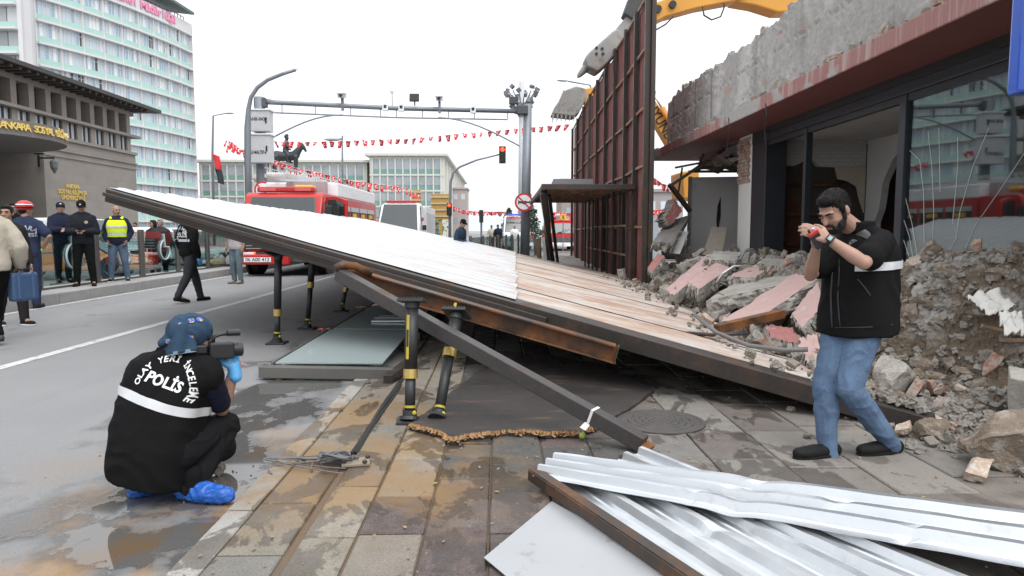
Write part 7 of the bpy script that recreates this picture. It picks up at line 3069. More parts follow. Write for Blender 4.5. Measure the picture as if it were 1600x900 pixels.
# wrist watch and ring
wd = (J['wl'] - J['el']).normalized()
wc = J['wl'] - wd * .012
q_ = wd.to_track_quat('Z', 'Y').to_matrix().to_4x4()
mb = MB()
mb.lathe([(.0315, -.011), (.0345, -.011), (.0345, .011), (.0315, .011)], 24, Matrix.Translation(wc) @ q_)
wt = mb.build('watch', M_BLACK, t)
tc_ = (V((0, 0, HCAM)) - wc)
tc_ = (tc_ - wd * tc_.dot(wd)).normalized()
tc_ = (tc_ + V((0, 0, .35))).normalized()
wfr = frame(wd, tc_)
mb = MB()
mb.box(wc + tc_ * .038, (.038, .040, .012), wfr)
mb.build('watch_case', M_BLACK, wt, bevel=.004)
mb = MB()
mb.box(wc + tc_ * .0452, (.025, .021, .002), wfr)
mb.build('watch_display', mat('lcd', (.34, .42, .44), .3), wt)
wd = (J['hdr']).normalized()
# handheld radio
rd = thing('handheld_radio', 'red topped black handheld radio gripped by the bearded man', 'radio', P(1278, 385, 3.86))
rc = P(1276, 374, 3.80)
ru = (P(1266, 356, 3.80) - P(1288, 394, 3.84)).normalized()
rf = frame(ru, (-.3, -.9, .2))
mb = MB()
mb.box(rc, (.056, .11, .034), rf)
mb.build('radio_body', M_BLACK, rd, bevel=.008, seg=3)
mb = MB()
mb.box(rc + ru * .046, (.058, .024, .036), rf)
mb.build('red_cover', M_RED, rd, bevel=.006)
mb = MB()
mb.tube([rc + ru * .058 + rf.col[0] * .014, rc + ru * .070 + rf.col[0] * .014], .009, 10)
mb.build('knob', M_ALU, rd)
mb = MB()
mb.tube([rc + ru * .058 - rf.col[0] * .014, rc + ru * .078 - rf.col[0] * .014], .007, 10)
mb.build('antenna_stub', M_BLACK, rd)

# ---------------------------------------------------------------- people on the far side
def at(px, py, z=0.):
    p = G(px, py, z)
    return (p.x, p.y, z)


# officer walking away in a lettered vest
p = at(298, 472)
t, top, J = crowd('officer in lettered black vest walking away on the road, blue gloves', p, 52, 1.80, M_CBLACK, M_CDGREY, puff=1.25, gloves=M_GLOVEB, stride=.27, head_yaw=-30, grow=.028, wr=(.30, .02, .86), er=(.27, -.06, 1.14), vox=.013)
bk = J['f'] * -1
# the wearer's right is the reader's right when read from behind
for nm, tx, sz, dz_, arc, sp in (('lettering', 'POLİS', .12, 1.29, None, None), ('arc_lettering', 'OLAY YERİ İNCELEME', .062, 1.25, .17, (185, -5))):
    stick_text(top, nm, tx, sz, M_LETTER, V(p) + V((0, 0, dz_)) - J['f'] * .1, J['r'], (0, 0, 1), .025, arc, sp, .006)
wrap_band(top, 'reflective_band', M_REFL, V(p) + V((0, 0, 1.19)), (0, 0, 1), J['r'], J['f'], -.025, .025, 205, 335, .006, 30)
# man by the fire engine whose head is above the hoarding edge
crowd('man in grey T-shirt and faded dark jeans standing beside the red fire engine', at(371, 443), 250, 1.80, M_CGREY, M_JEANSG, shoes=mat('tan_shoe', (.22, .19, .15), .7), sleeve='short', wk=1.1)
# high visibility vest man
p = at(187, 440, .2)
t, top, J = crowd('bald moustached man in a yellow high visibility vest and jeans', p, 290, 1.74, M_CNAVY, M_JEANSD, hair=None, stache=M_HAIRB, el=(-.27, -.06, 1.15), wl=(-.20, .06, .95), er=(.27, -.06, 1.15), wr=(.20, .06, .95), head_yaw=35, spread=.17, sole=M_WHITEP, vox=.013)
mb = MB()
mb.loft(torso_rings(J, .034, J['k_'], 1.03, 1.05)[2:8], 26, 2.4)
mb.limb([J['sl'].lerp(J['neck'], .45), J['sl'].lerp(J['neck'], .15)], [.075, .06])
mb.limb([J['sr'].lerp(J['neck'], .45), J['sr'].lerp(J['neck'], .15)], [.075, .06])
hv = put('safety_vest', remesh(mb, .013, 2, .005, 9, 3), M_HIVIS, t)
for z_ in (1.10, 1.26):
    wrap_band(hv, 'reflective_band', M_REFL, V(p) + V((0, 0, z_)), (0, 0, 1), J['r'], J['f'], -.028, .028, 20, 160, .006, 30)
# officer looking at his phone
p = at(134, 447, .2)
t, top, J = crowd('police officer in black uniform and cap looking down at his phone', p, 292, 1.80, cloth('uniform_black', (.016, .018, .024)), M_CBLACK, cap=M_CBLACK, el=(-.25, .03, 1.12), wl=(-.07, .26, 1.13), er=(.25, .03, 1.12), wr=(.07, .26, 1.13), head_pitch=-28, spread=.15, vox=.013, wk=1.08)
mb = MB()
mb.box(V(p) + J['f'] * .36 + V((0, 0, 1.17)), (.08, .15, .015), frame(J['f'], (0, -.3, 1)))
tag(mb.build('phone', M_BLACK, bevel=.003), 'dark phone held by the police officer in the cap', 'phone')
stick_text(top, 'chest_badge', 'o', .11, mat('gold_badge', (.4, .32, .12), .5), V(p) + V((0, 0, 1.36)) + J['f'] * .1 - J['r'] * .09, -J['r'], (0, 0, 1), .05)
# officer leaning behind the railing
crowd('police officer in dark cap leaning on the glass railing beside the fireman', (P(85, 360, 15.2).x - .1, 15.6, .2), 315, 1.80, M_CNAVY, M_CNAVY, cap=M_CNAVY, el=(-.22, .1, 1.15), wl=(-.02, .32, 1.16), er=(.22, .1, 1.15), wr=(.06, .32, 1.18), head_yaw=-10, vox=.014)
# fireman with red helmet
p = at(48, 482, .0)
t, top, J = crowd('fireman seen from behind in a red helmet, navy shirt and green gloves', p, 105, 1.86, M_CNAVY2, M_CNAVY2, helmet=M_RED, sleeve='short', hair=M_HAIRB, gloves=mat('green_glove', (.35, .75, .05), .6), er=(.36, -.10, 1.20), wr=(.22, .02, 1.00), head_yaw=-35, vox=.013, wk=1.05)
stick_text(top, 'lettering', 'ANKARA', .105, mat('shirt_grey_letters', (.34, .36, .42), .7), V(p) + V((0, 0, 1.10)) - J['f'] * .1, J['r'], (0, 0, 1), .02, .33, (122, 58), .006)
stick_text(top, 'lettering', 'İTFAİYESİ', .085, mat('shirt_grey_letters', (0, 0, 0)), V(p) + V((0, 0, 1.30)) - J['f'] * .1, J['r'], (0, 0, 1), .02, None, None, .006)
# man in a dark suit
crowd('dark haired man in a dark suit and open white collar near the left edge', at(20, 508), 330, 1.74, M_CBROWN, M_CBROWN, shoes=M_SHOE, sole=M_WHITEP, stride=.15, head_yaw=-45, vox=.014)
# man in beige jacket with the case
p = at(-6, 535)
t, top, J = crowd('man in a beige jacket carrying a blue case, cut by the left edge', p, 150, 1.80, M_CBEIGE, M_CBLACK, stride=-.26, grow=.032, puff=1.25, el=(-.27, -.02, 1.14), er=(.27, -.08, 1.14), wr=(.33, .04, .90), vox=.013, shoes=mat('grey_shoe', (.04, .04, .042), .7))
cs = thing('tool_case', 'blue plastic tool case carried by the man in the beige jacket', 'case', J['wr'] - V((0, 0, .45)))
cc = J['wr'] + V((.02, 0, -.26))
Mq = frame(V((.35, .93, 0)))
mb = MB()
mb.box(cc, (.12, .34, .36), Mq)
mb.build('case_shell', mat('case_blue', (.045, .085, .17), .5, var=.2, bump=.2), cs, bevel=.035, seg=3)
for s_ in (-1, 1):
    mb = MB()
    mb.box(cc + Mq @ V((.062, s_ * .09, .02)), (.012, .035, .34), Mq)
    mb.build('rib', mat('case_rib', (.06, .11, .21), .5), cs, bevel=.005)
mb = MB()
mb.tube([cc + Mq @ V((0, -.07, .17)), cc + Mq @ V((0, -.06, .225)), cc + Mq @ V((0, .06, .225)), cc + Mq @ V((0, .07, .17))], .013, 8)
mb.build('handle', M_BLACK, cs, smooth=True)
bg_ = thing('green_bag', 'bright green bag under the arm of the man in the beige jacket', 'bag', P(4, 375, 9.3))
mb = MB()
mb.ell(P(-4, 377, 8.9), (.18, .12, .15))
mb.build('bag', cloth('bag_green', (.02, .36, .06)), bg_)
mb = MB()
mb.ell(P(-1, 388, 8.87), (.17, .11, .08))
mb.build('bag_base', M_CBLACK, bg_)
# camera operator at the fence beyond the panel
p = (P(714, 360, 20.5).x, 20.5, .02)
t, top, J = crowd('officer with blue gloves bent over a camera beyond the toppled hoarding', p, 330, 1.68, cloth('dark_blue_shirt', (.03, .05, .08)), M_CBLACK, cap=M_CBLACK, gloves=M_GLOVEB, lean=.16, el=(-.24, .10, 1.08), wl=(-.06, .30, 1.06), er=(.24, .10, 1.08), wr=(.10, .32, 1.06), head_pitch=-35, vox=.015)
# bystanders behind the railing and far ones: simpler but whole figures
BY = [
    (240, 362, 20.5, .0, 260, 1.68, M_CNAVY, M_CBLACK, M_HAIRB, 'long', 'dark haired woman in a navy jacket standing behind the glass railing'),
    (251, 362, 19.6, .0, 285, 1.70, M_CDGREY, M_CBLACK, M_HAIRG, 'short', 'balding older man in a grey jacket behind the glass railing'),
    (22, 340, 16.0, .2, 300, 1.80, M_CBLACK, M_CBLACK, M_HAIRB, 'short', 'dark haired man in black half hidden behind the fireman'),
    (64, 335, 24.0, .0, 280, 1.70, M_CBEIGE, M_CBLACK, M_HAIRB, 'short', 'bystander in a beige coat under the oval plaque'),
    (96, 338, 27.0, .0, 280, 1.75, M_CNAVY, M_CBLACK, M_HAIRB, 'short', 'bystander in a blue jacket under the gold wall lettering'),
    (116, 345, 30.0, .0, 280, 1.70, cloth('red_jacket', (.42, .02, .03)), M_CBLACK, M_HAIRB, 'short', 'bystander in a red and black jacket beyond the orange car'),
    (167, 342, 32.0, .0, 280, 1.72, M_CNAVY, M_CBLACK, M_HAIRB, 'short', 'bystander in navy left of the man in the yellow vest, far back'),
    (176, 345, 34.0, .0, 260, 1.70, M_CGREY, M_CBLACK, M_HAIRB, 'short', 'bystander in a grey top far back beside the raised hoarding corner'),
    (212, 345, 33.0, .0, 260, 1.75, M_CBLACK, M_CBLACK, M_HAIRB, 'short', 'bystander in black far back right of the yellow vest'),
    (10, 345, 22.0, .0, 300, 1.72, M_CDGREY, M_CBLACK, M_HAIRB, 'short', 'bystander in charcoal at the left edge behind the suited man'),
    (768, 370, 46.0, .0, 280, 1.72, M_CBEIGE, M_CBLACK, M_HAIRB, 'short', 'far bystander in beige beyond the near glass railing'),
    (778, 370, 44.0, .0, 280, 1.75, M_CNAVY, M_CBLACK, M_HAIRB, 'short', 'far officer in navy and red beyond the near glass railing'),
    (804, 370, 43.0, .0, 280, 1.70, M_CWHITE, M_CBLACK, M_HAIRG, 'short', 'far bystander in white in front of the ambulance'),
]
for px, py, yy, zz, hd_, H_, tm, lm, hm_, hs_, lab in BY:
    crowd(lab, (P(px, 360, yy).x, yy, zz), hd_, H_, tm, lm, hair=hm_, hairstyle=hs_, vox=.02, head_yaw=((px * 7) % 60) - 30)
# ================================================================ PROPS AND FALLEN STEEL
M_PROP = mat('prop_grey', (.045, .046, .047), .5, .5, .25, 6, bump=.1)
M_PROPY = mat('prop_yellow', (.42, .34, .03), .5)
M_BRASS = mat('brass_collar', (.52, .38, .12), .4, .6)
prop_n = [0]


def prop(label, base, top, r=.045, plate=.16, collar=.45, teeth=True, sticker=True):
    t = thing('shoring_prop', label, 'prop', base, group=None)
    a, b = V(base), V(top)
    d = (b - a).normalized()
    q = d.to_track_quat('Z', 'Y').to_matrix()
    L = (b - a).length

    def at_(s_):
        return a + d * (L * s_)
    mb = MB()
    mb.box(a + V((0, 0, .012)), (plate, plate, .022))
    mb.build('base_plate', M_PROP, t, bevel=.004)
    mb = MB()
    mb.tube([a + V((0, 0, .02)), at_(.05), at_(.051), at_(.10)], [r * 1.5, r * 1.35, r * 1.1, r * 1.1], 18)
    mb.build('foot', M_PROP, t)
    mb = MB()
    mb.tube([at_(.08), at_(collar)], r * .80, 20)
    mb.build('lower_tube', M_PROP, t, smooth=True)
    mb = MB()
    mb.tube([at_(collar), at_(.955)], r, 20)
    mb.build('upper_tube', M_PROP, t, smooth=True)
    mb = MB()
    mb.tube([at_(collar - .045), at_(collar + .03)], r * 1.10, 20)
    mb.build('collar', M_BRASS, t)
    mb = MB()
    mb.tube([at_(.118), at_(.138)], r * .84, 16)
    mb.build('yellow_ring', M_PROPY, t)
    mb = MB()
    side_ = (V((0, 0, HCAM)) - a)
    side_.z = 0
    side_.normalize()
    sx_ = V((side_.y, -side_.x, 0))
    c_ = at_(.085) + (side_ * .75 - sx_ * .6) * r * 1.05
    mb.ell(c_, r * .38)
    mb.build('yellow_valve', M_PROPY, t)
    if sticker:
        mb = MB()
        mb.grid(lambda u, v: at_(collar + .12 + .36 * u) + (side_ * math.cos(.85 - .5 * v) - sx_ * -math.sin(.85 - .5 * v)) * r * 1.03, 6, 5)
        st_ = mb.build('sticker', M_PROPY, t, fix=False)
        mb = MB()
        mb.grid(lambda u, v: at_(collar + .22 + .14 * u) + (side_ * math.cos(.78 - .36 * v) - sx_ * -math.sin(.78 - .36 * v)) * r * 1.05, 4, 4)
        mb.build('sticker_panel', M_BLACK, st_, fix=False)
    mb = MB()
    mb.tube([at_(.93), at_(.975)], r * 1.15, 18)
    hd_ = mb.build('head', M_PROP, t)
    mb = MB()
    mb.box(at_(.975) + d * .012, (plate * 1.1, plate * 1.1, .02), q)
    mb.build('head_plate', M_PROP, t, bevel=.003)
    if teeth:
        mb = MB()
        for i in range(9):
            for j in (-1, 0, 1):
                mb.box(at_(.975) + d * .028 + q @ V(((i - 4) * plate * .118, j * plate * .42, 0)), (plate * .06, plate * .16, .014), q)
        mb.build('tooth_rows', M_PROP, t)
    return t


prop('vertical shoring prop with yellow sticker and toothed head, left of the leaning one', G(640, 660, .02), P(644, 468, 4.92), .047, .17, .40)
prop('leaning shoring prop with brass collar touching the orange rusty beam', G(683, 660, .02), P(714, 488, 5.20), .047, .17, .62)
prop('nearest slim shoring prop standing on the road under the raised hoarding edge', G(433, 537, 0), pan(.668, .02, -.17), .044, .22, .36, False, False)
prop('second slim shoring prop on the road, behind the nearest', G(480, 514, 0), pan(.668, .11, -.17), .044, .22, .58, False, False)
prop('third and farthest slim shoring prop on the road', G(533, 487, 0), pan(.668, .26, -.17), .044, .22, .36, False, False)

t = thing('rusty_beam', 'orange rusty steel beam under the raised edge of the toppled hoarding', 'steel beam', P(960, 545, 5.5))
A_, B_ = P(548, 420, 5.75), P(962, 540, 5.40)
mb = MB()
mb.beam(A_, B_, .13, .012)
mb.build('flange', M_RUST, t)
dz = V((0, 0, -.066))
mb = MB()
mb.beam(A_ + dz, B_ + dz, .012, .12)
mb.build('web', M_RUST, t)
mb = MB()
mb.beam(A_ + dz * 2.05, B_ + dz * 2.05, .12, .012)
mb.build('flange', M_RUST, t)
mb = MB()
mb.beam(B_ + dz + (A_ - B_).normalized() * .0, B_ + dz + (B_ - A_).normalized() * .012, .13, .135)
mb.build('end_plate', M_DKRUST, t)
t = thing('steel_tube', 'long dark square steel tube leaning from the rusty beam to the paving, white taped', 'steel tube', G(1008, 702))
A_, B_ = P(530, 428, 5.55), G(1006, 694, .07)
d = (B_ - A_).normalized()
mb = MB()
mb.beam(A_, B_, .092, .10)
mb.build('tube', M_TUBE, t, bevel=.006)
mb = MB()
mb.tube([A_ + V((-.02, -.05, .045)), A_ + V((.04, .0, .075)), A_ + V((.12, .05, .06)), A_ + V((.24, .1, -.01))], .034, 10)
mb.build('bent_lug', M_RUST, t, smooth=True)
tc_ = A_ + d * ((B_ - A_).length * .865)
mb = MB()
mb.beam(tc_, tc_ + d * .018, .097, .105)
mb.build('tape', mat('white_tape', (.68, .67, .66), .6), t)
mb = MB()
mb.add([tc_ + V((-.05, -.05, -.03)), tc_ + V((-.02, -.055, -.05)), tc_ + V((-.05, -.07, -.08)), tc_ + V((-.085, -.065, -.06))], [(0, 1, 2, 3)])
mb.build('tape_end', mat('white_tape', (0, 0, 0)), t, fix=False)
mb = MB()
mb.beam(B_ + d * .0 + V((0, 0, .0)), B_ + d * .05 + V((0, 0, -.005)), .12, .022)
mb.build('foot_plate', M_RUST, t)
for px, py in ((910, 681), (973, 664)):
    c_ = G(px, py, .045)
    mb = MB()
    mb.ell(c_, (.024, .024, .023))
    tag(mb.build('green_plum', mat('plum_green', (.24, .34, .05), .4), smooth=True), 'small green plum lying beside the steel tube near the torn mat', 'fruit', 'green plums on the paving')

# ================================================================ DARK MAT, MANHOLE, CABLES
t = thing('torn_mat', 'big dark plywood mat with a ragged orange torn edge lying under the hoarding', 'mat', G(800, 640))
out_ = [(636, 669), (668, 676), (704, 691), (742, 685), (790, 680), (850, 682), (905, 682), (945, 664), (985, 640), (1022, 613), (990, 590), (930, 570), (850, 556), (770, 566), (728, 596), (690, 628)]
pts = []
for i in range(len(out_)):
    a, b = out_[i], out_[(i + 1) % len(out_)]
    for j in range(10):
        f_ = j / 10
        p = G(a[0] + (b[0] - a[0]) * f_, a[1] + (b[1] - a[1]) * f_, .03)
        jag = .022 if i < 7 else .006
        p += V((jag * fbm(p * 9), jag * 1.4 * fbm(p * 11 + V((5, 5, 5))), 0))
        pts.append(p)
n = NT('burnt_plywood')
c = n.mix(n.noise(3, 7), (.018, .016, .015), (.052, .044, .04))
st_ = n.rng(n.noise(2.4, 7, n.vec((.6, 3.2, 1), (0, 0, R(35))), .62), .56, .70)
c = n.mix(n.math('MULTIPLY', st_, .7), c, (.16, .095, .06))
n.set(col=c, rough=.7)
n.bump(n.noise(20, 6), .6, .012)
M_PLY = n.m
cen = sum(pts, V((0, 0, 0))) / len(pts)
mb = MB()
NR = 9
for k_ in range(NR + 1):
    for p in pts:
        q = cen.lerp(p, k_ / NR)
        mb.v.append(V((q.x, q.y, .045 + .02 * fbm(q * 1.6) + (.012 if k_ == NR else 0) * fbm(q * 6))))
for p in pts:
    mb.v.append(V((p.x, p.y, .024)))
M_ = len(pts)
for k_ in range(NR + 1):
    for j in range(M_):
        mb.f.append([k_ * M_ + j, (k_ + 1) * M_ + j, (k_ + 1) * M_ + (j + 1) % M_, k_ * M_ + (j + 1) % M_])
        mb.m.append(0)
mb.build('board', M_PLY, t, fix=True)
r1 = random.Random(8)
mb = MB()
for j in range(0, 72):
    p = pts[j]
    p2 = pts[(j + 1) % M_]
    for _ in range(3):
        q = p.lerp(p2, r1.random()) + V((0, 0, .014))
        o_ = V((r1.uniform(-.03, .03), r1.uniform(-.035, .015), r1.uniform(-.012, .012)))
        w_ = V((r1.uniform(.006, .018), 0, 0))
        mb.add([q - w_, q + w_, q + o_ + w_ * .4 + V((0, 0, .004)), q + o_ - w_ * .4, q + V((0, .02, .022))], [(0, 1, 2, 3), (0, 3, 4), (1, 4, 2)])
mb.build('torn_edge', mat('raw_wood_fibre', (.30, .17, .075), .9, var=.45, scale=30), t, fix=False)

mc = thing('manhole_cover', 'round worn cast iron manhole cover in the paving beyond the steel tube', 'manhole cover', G(1032, 660, .03))
c_ = G(1032, 658, .027)
Mx = Matrix.Translation(c_)
mb = MB()
mb.lathe([(.31, -.01), (.31, .004), (.285, .006), (.28, .001), (.02, .001)], 40, Mx)
mb.build('rim', mat('cast_iron', (.085, .078, .072), .7, .3, bump=.4, bscale=40), mc)
for rr in (.235, .185, .135, .085):
    mb = MB()
    vs = []
    for i in range(40):
        an = i / 40 * 6.283
        for q_, z_ in ((rr, .001), (rr - .006, .006), (rr - .022, .006), (rr - .028, .001)):
            vs.append(c_ + V((q_ * math.cos(an), q_ * math.sin(an), z_ + (.003 if i % 4 < 2 and z_ > .002 else 0))))
    mb.add(vs, [(i * 4 + j, ((i + 1) % 40) * 4 + j, ((i + 1) % 40) * 4 + j + 1, i * 4 + j + 1) for i in range(40) for j in range(3)])
    mb.build('raised_ring', mat('cast_iron', (0, 0, 0)), mc, fix=False)

cb_ = thing('cable_bundle', 'bundle of loose grey cables coiled on a small anchor plate beside the pavement groove', 'cables', G(545, 725))
r1 = random.Random(15)
M_CAB = mat('cable_grey', (.13, .13, .135), .6)
k0 = G(556, 716, .05)
for i in range(9):
    pts_ = [k0 + V((r1.uniform(-.02, .02), r1.uniform(-.02, .02), r1.uniform(0, .02)))]
    reach = r1.uniform(.14, .52)
    sid = r1.uniform(-.10, .16)
    ph_, am = r1.uniform(0, 6), r1.uniform(.02, .05)
    for j in range(1, 26):
        f_ = j / 25
        x = -reach * math.sin(f_ * math.pi * (.62 if i % 2 else .98)) * (1 + .1 * sid)
        y = sid * f_ - .12 * f_ + am * math.sin(f_ * 5 + ph_)
        pts_.append(k0 + V((x, y, .03 * math.sin(f_ * math.pi) - .022 * min(1, f_ * 2))))
    mb = MB()
    mb.tube(pts_, r1.choice([.0035, .0045, .006]), 7)
    mb.build('cable', M_CAB, cb_, smooth=True)
for i in range(7):
    cc = G(522, 712, .05 + .008 * i) + V((r1.uniform(-.02, .02), r1.uniform(-.02, .02), 0))
    ra, rb = r1.uniform(.06, .10), r1.uniform(.035, .06)
    mb = MB()
    mb.tube([cc + V((ra * math.cos(a), rb * math.sin(a), .012 * math.sin(a * 2 + i))) for a in [R(j * 12) for j in range(29)]], .0055, 7)
    mb.build('coil', M_CAB, cb_, smooth=True)
pc_ = G(556, 722, .035)
mb = MB()
mb.box(pc_, (.16, .12, .018), Matrix.Rotation(.2, 3, 'Z'))
mb.build('anchor_plate', mat('plate_tan', (.26, .22, .17), .7, .2, bump=.3), cb_, bevel=.004)
for dx, dy in ((-.06, -.04), (.06, -.04), (.06, .045), (-.06, .045)):
    mb = MB()
    mb.lathe([(.014, .008), (.014, .022), (.006, .028)], 6, Matrix.Translation(pc_ + V((dx, dy, 0))))
    mb.build('bolt', M_DKRUST, cb_)
t = thing('ground_cable', 'dark cables lying in the straight groove along the pavement edge', 'cable', G(600, 650))
for i in range(3):
    mb = MB()
    mb.tube([V((-.905 + .016 * i + .008 * math.sin(j * 1.3 + i), 4.1 + j * .33, .020 + .006 * (i % 2))) for j in range(10)], .012, 6)
    mb.build('cable', M_RUBBER, t, smooth=True)

# ================================================================ FALLEN GLASS RAILING
fr_ = thing('fallen_glass_railing', 'glass railing with grey posts knocked flat onto the road edge under the hoarding', 'railing', (-1.0, 6.2, 0))
M_FPOST = mat('rail_post_grey', (.13, .125, .115), .55, .35, .2, 5, bump=.15)
M_FGLASS = glass_mat('lying_glass', (.60, .72, .72), .30, .0)
_t = M_FGLASS.node_tree
_d = _t.nodes.new('ShaderNodeBsdfDiffuse')  # pale diffuse mixed in, standing for bright sky reflected in the glass
_d.inputs[0].default_value = (.60, .68, .68, 1)
_m = _t.nodes.new('ShaderNodeMixShader')
_m.inputs[0].default_value = .34
_o = [q for q in _t.nodes if q.type == 'OUTPUT_MATERIAL'][0]
_src = _o.inputs[0].links[0].from_socket
_t.links.new(_src, _m.inputs[1])
_t.links.new(_d.outputs[0], _m.inputs[2])
_t.links.new(_m.outputs[0], _o.inputs[0])
ys = [6.28, 8.5, 10.85, 13.2]
for i, y in enumerate(ys):
    mb = MB()
    mb.beam((-2.22, y + .02, .075 + .01 * i), (-.98, y - .04, .06), .10, .105)
    mb.build('post', M_FPOST, fr_, bevel=.006)
    if i:
        for xx in (-1.95, -1.2):
            mb = MB()
            mb.box((xx, y - .10, .10), (.09, .07, .03))
            mb.build('clamp', M_BLACK, fr_, bevel=.008)
for i in range(3):
    y0, y1 = ys[i] + .08, ys[i + 1] - .07
    mb = MB()
    mb.prism([V((-2.10, y0, .135)), V((-1.10, y0, .125)), V((-1.10, y1, .13)), V((-2.10, y1, .14))], (0, 0, .012))
    mb.build('glass_panel', M_FGLASS, fr_)
    mb = MB()
    mb.beam((-2.13, y0, .13), (-2.13, y1, .14), .025, .035)
    mb.build('edge_strip', M_FPOST, fr_)
mb = MB()
mb.beam((-.99, 6.0, .06), (-.86, 6.75, .09), .09, .08)
mb.build('base_bracket', M_DKRUST, fr_, bevel=.006)
t = thing('fallen_metal_plank', 'slim pale galvanised plank lying across the knocked flat glass', 'metal plank', (-1.5, 9.3, .15))
mb = MB()
mb.bb(-1.72, -1.05, 9.15, 9.75, .150, .17)
mb.build('plank', mat('galv_light', (.62, .64, .66), .35, .4), t)
mb = MB()
mb.bb(-1.72, -1.05, 9.38, 9.42, .171, .19)
mb.build('rib', M_STEEL, t)

# ================================================================ CORRUGATED SHEETS IN FRONT
n = NT('new_galvanised')
f = n.noise(2.0, 6, n.vec((1, 1, 1)), .6)
c = n.mix(f, (.52, .545, .57), (.64, .66, .675))
dirt = n.rng(n.noise(5, 8, rough=.75), .58, .72)
c = n.mix(n.math('MULTIPLY', dirt, .5), c, (.36, .33, .30))
n.set(col=c, rough=n.mix(n.noise(3, 5), .24, .42), metal=.8)
n.bump(n.noise(3.5, 3), .25, .02)
M_GALV = n.m


def corr(label, near0, far0, near1, far1, nrib, amp, dents=(), bend=None, seed=0):
    """sheet whose ribs run from end 0 to end 1"""
    a0, b0, a1, b1 = V(near0), V(far0), V(near1), V(far1)
    prof = []
    for i in range(nrib):
        s_ = i / nrib
        prof += [(s_, 0), (s_ + .30 / nrib, 0), (s_ + .34 / nrib, .012 / amp * .5), (s_ + .38 / nrib, 0), (s_ + .58 / nrib, 0), (s_ + .68 / nrib, 1), (s_ + .88 / nrib, 1), (s_ + .985 / nrib, 0)]
    prof.append((1, 0))
    NL = 90
    mb = MB()
    vs, fs = [], []
    for i in range(NL + 1):
        u = i / NL
        for w_, h_ in prof:
            p = a0.lerp(a1, u).lerp(b0.lerp(b1, u), w_)
            z = h_ * amp
            for (du, dw, dep, rad) in dents:
                e = ((u - du) / rad) ** 2 + ((w_ - dw) / .13) ** 2
                z -= dep * math.exp(-e * 2.2) * (.35 + .65 * h_)
            z += .004 * mnoise.noise(V((u * 4 + seed, w_ * 3, seed))) + .004 * mnoise.noise(V((u * 14 + seed, w_ * 6, seed)))
            if bend:
                z += bend(u, w_)
            vs.append(p + V((0, 0, z)))
    k_ = len(prof)
    for i in range(NL):
        for j in range(k_ - 1):
            fs.append((i * k_ + j, i * k_ + j + 1, (i + 1) * k_ + j + 1, (i + 1) * k_ + j))
    o = mb.add(vs, fs).build('corrugated_sheet', M_GALV, fix=False)
    m_ = o.modifiers.new('t', 'SOLIDIFY')
    m_.thickness = .0025
    return tag(o, label, 'metal sheet')


corr('uppermost dented corrugated metal sheet lying in front, reaching to the right edge', G(832, 744, .10), G(868, 716, .12), G(1600, 893, .12) + V((.55, -.32, .02)), G(1600, 813, .14) + V((.75, -.32, .02)), 3, .036,
     [(.36, .80, .045, .012), (.335, .45, .04, .012), (.30, .12, .03, .012), (.62, .12, .04, .014), (.5, .62, .02, .02)], lambda u, w_: -.018 * math.exp(-((u - .37) / .03) ** 2), 2)
corr('lower corrugated metal sheet running towards the viewer beneath the uppermost one', G(872, 752, .06), G(985, 722, .07), G(1075, 900, .04) + V((.28, -.62, 0)), G(1330, 900, .05) + V((.32, -.62, 0)), 3, .034, [(.45, .5, .03, .03)], None, 5)
corr('innermost corrugated metal sheet with its end sticking up behind the stack', G(958, 722, .10), G(1006, 706, .12), G(1310, 900, .03) + V((.3, -.5, 0)), G(1440, 900, .03) + V((.4, -.5, 0)), 2, .034, [], None, 8)
t = thing('rusty_angle', 'brown rusty steel angle bar along the edge of the stacked metal sheets', 'steel angle', G(830, 745))
A_, B_ = G(826, 742, .085), G(1062, 905, .07)
B_ = B_ + (B_ - A_) * .35
mb = MB()
M_BRST = rust_mat('brown_rusty_steel', (.05, .038, .03), (.13, .065, .035), (.45, .62), 3.5)
mb.beam(A_, B_, .010, .056)
mb.build('upright_leg', M_BRST, t, bevel=.002)
mb = MB()
mb.beam(A_ + V((.025, .016, .029)), B_ + V((.025, .016, .029)), .055, .010)
mb.build('flat_leg', M_BRST, t, bevel=.002)
t = thing('flat_metal_sheet', 'flat dull grey metal sheet on the paving beneath the stack of corrugated sheets', 'metal sheet', G(860, 860))
mb = MB()
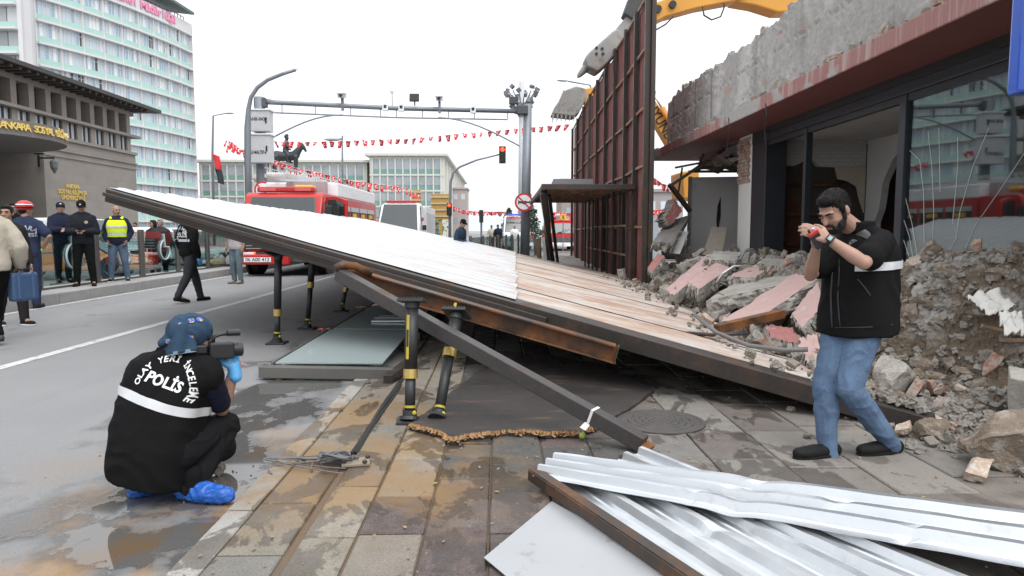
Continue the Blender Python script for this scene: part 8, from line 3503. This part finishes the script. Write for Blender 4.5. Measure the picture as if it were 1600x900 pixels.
q = [G(862, 784, .034), G(756, 872, .034), G(800, 900, .034) + V((.18, -.35, 0)), G(1100, 900, .034) + V((.1, -.35, 0)), G(1000, 860, .034)]
mb.prism(q, (0, 0, .003))
n = NT('dull_sheet')
c = n.mix(n.noise(2, 6), (.36, .37, .38), (.47, .48, .49))
c = n.mix(n.rng(n.noise(5, 8, rough=.7), .58, .68), c, (.30, .28, .26))
n.set(col=c, rough=n.mix(n.noise(4, 5), .35, .6), metal=.45)
mb.build('sheet', n.m, t)
t.location = t.location

# small litter
r1 = random.Random(31)
mb = MB()
for i in range(420):
    x, y = r1.uniform(-2.6, 2.6), 2.5 + 5 * r1.random() ** 1.4
    s_ = r1.choice([.003, .004, .006, .008, .011])
    mb.rock((x, y, (.024 if x > -1.33 else 0) + s_ * .3), (s_ * 1.4, s_, s_ * .7), i % 23, rq(r1), 1, .3)
tag(kind(mb.build('grit', mat('grit', (.24, .21, .18), .95, var=.5, scale=20)), 'stuff'), 'small grit and crumbs scattered over pavement and road edge', 'grit')
mb = MB()
for i in range(60):
    x, y = r1.uniform(-1.2, 2.2), 2.7 + 3 * r1.random()
    q = rq(r1)
    q = Matrix.Rotation(r1.uniform(0, 6), 3, 'Z') @ Matrix.Rotation(r1.gauss(0, .25), 3, 'X')
    s_ = r1.uniform(.008, .02)
    c_ = V((x, y, .032))
    mb.add([c_ + q @ V((-s_, 0, 0)), c_ + q @ V((0, -s_ * .45, .002)), c_ + q @ V((s_, 0, 0)), c_ + q @ V((0, s_ * .45, .002))], [(0, 1, 2, 3)])
tag(kind(mb.build('fallen_leaves', mat('dead_leaf', (.28, .20, .07), .8, var=.5, scale=20), fix=False), 'stuff'), 'dry leaf scraps scattered over the pavement', 'leaves')
for px, py, s_ in ((575, 603, .05), (341, 742, .07), (500, 716, .02), (1262, 690, .05)):
    p = G(px, py, 0)
    drop(rocks[px % 14], 'pebble', p.x, p.y, s_, r1, 'single small stone lying on bare road or paving away from the rubble', 'stone', 'stray stones on road and paving', .0, True, .02)
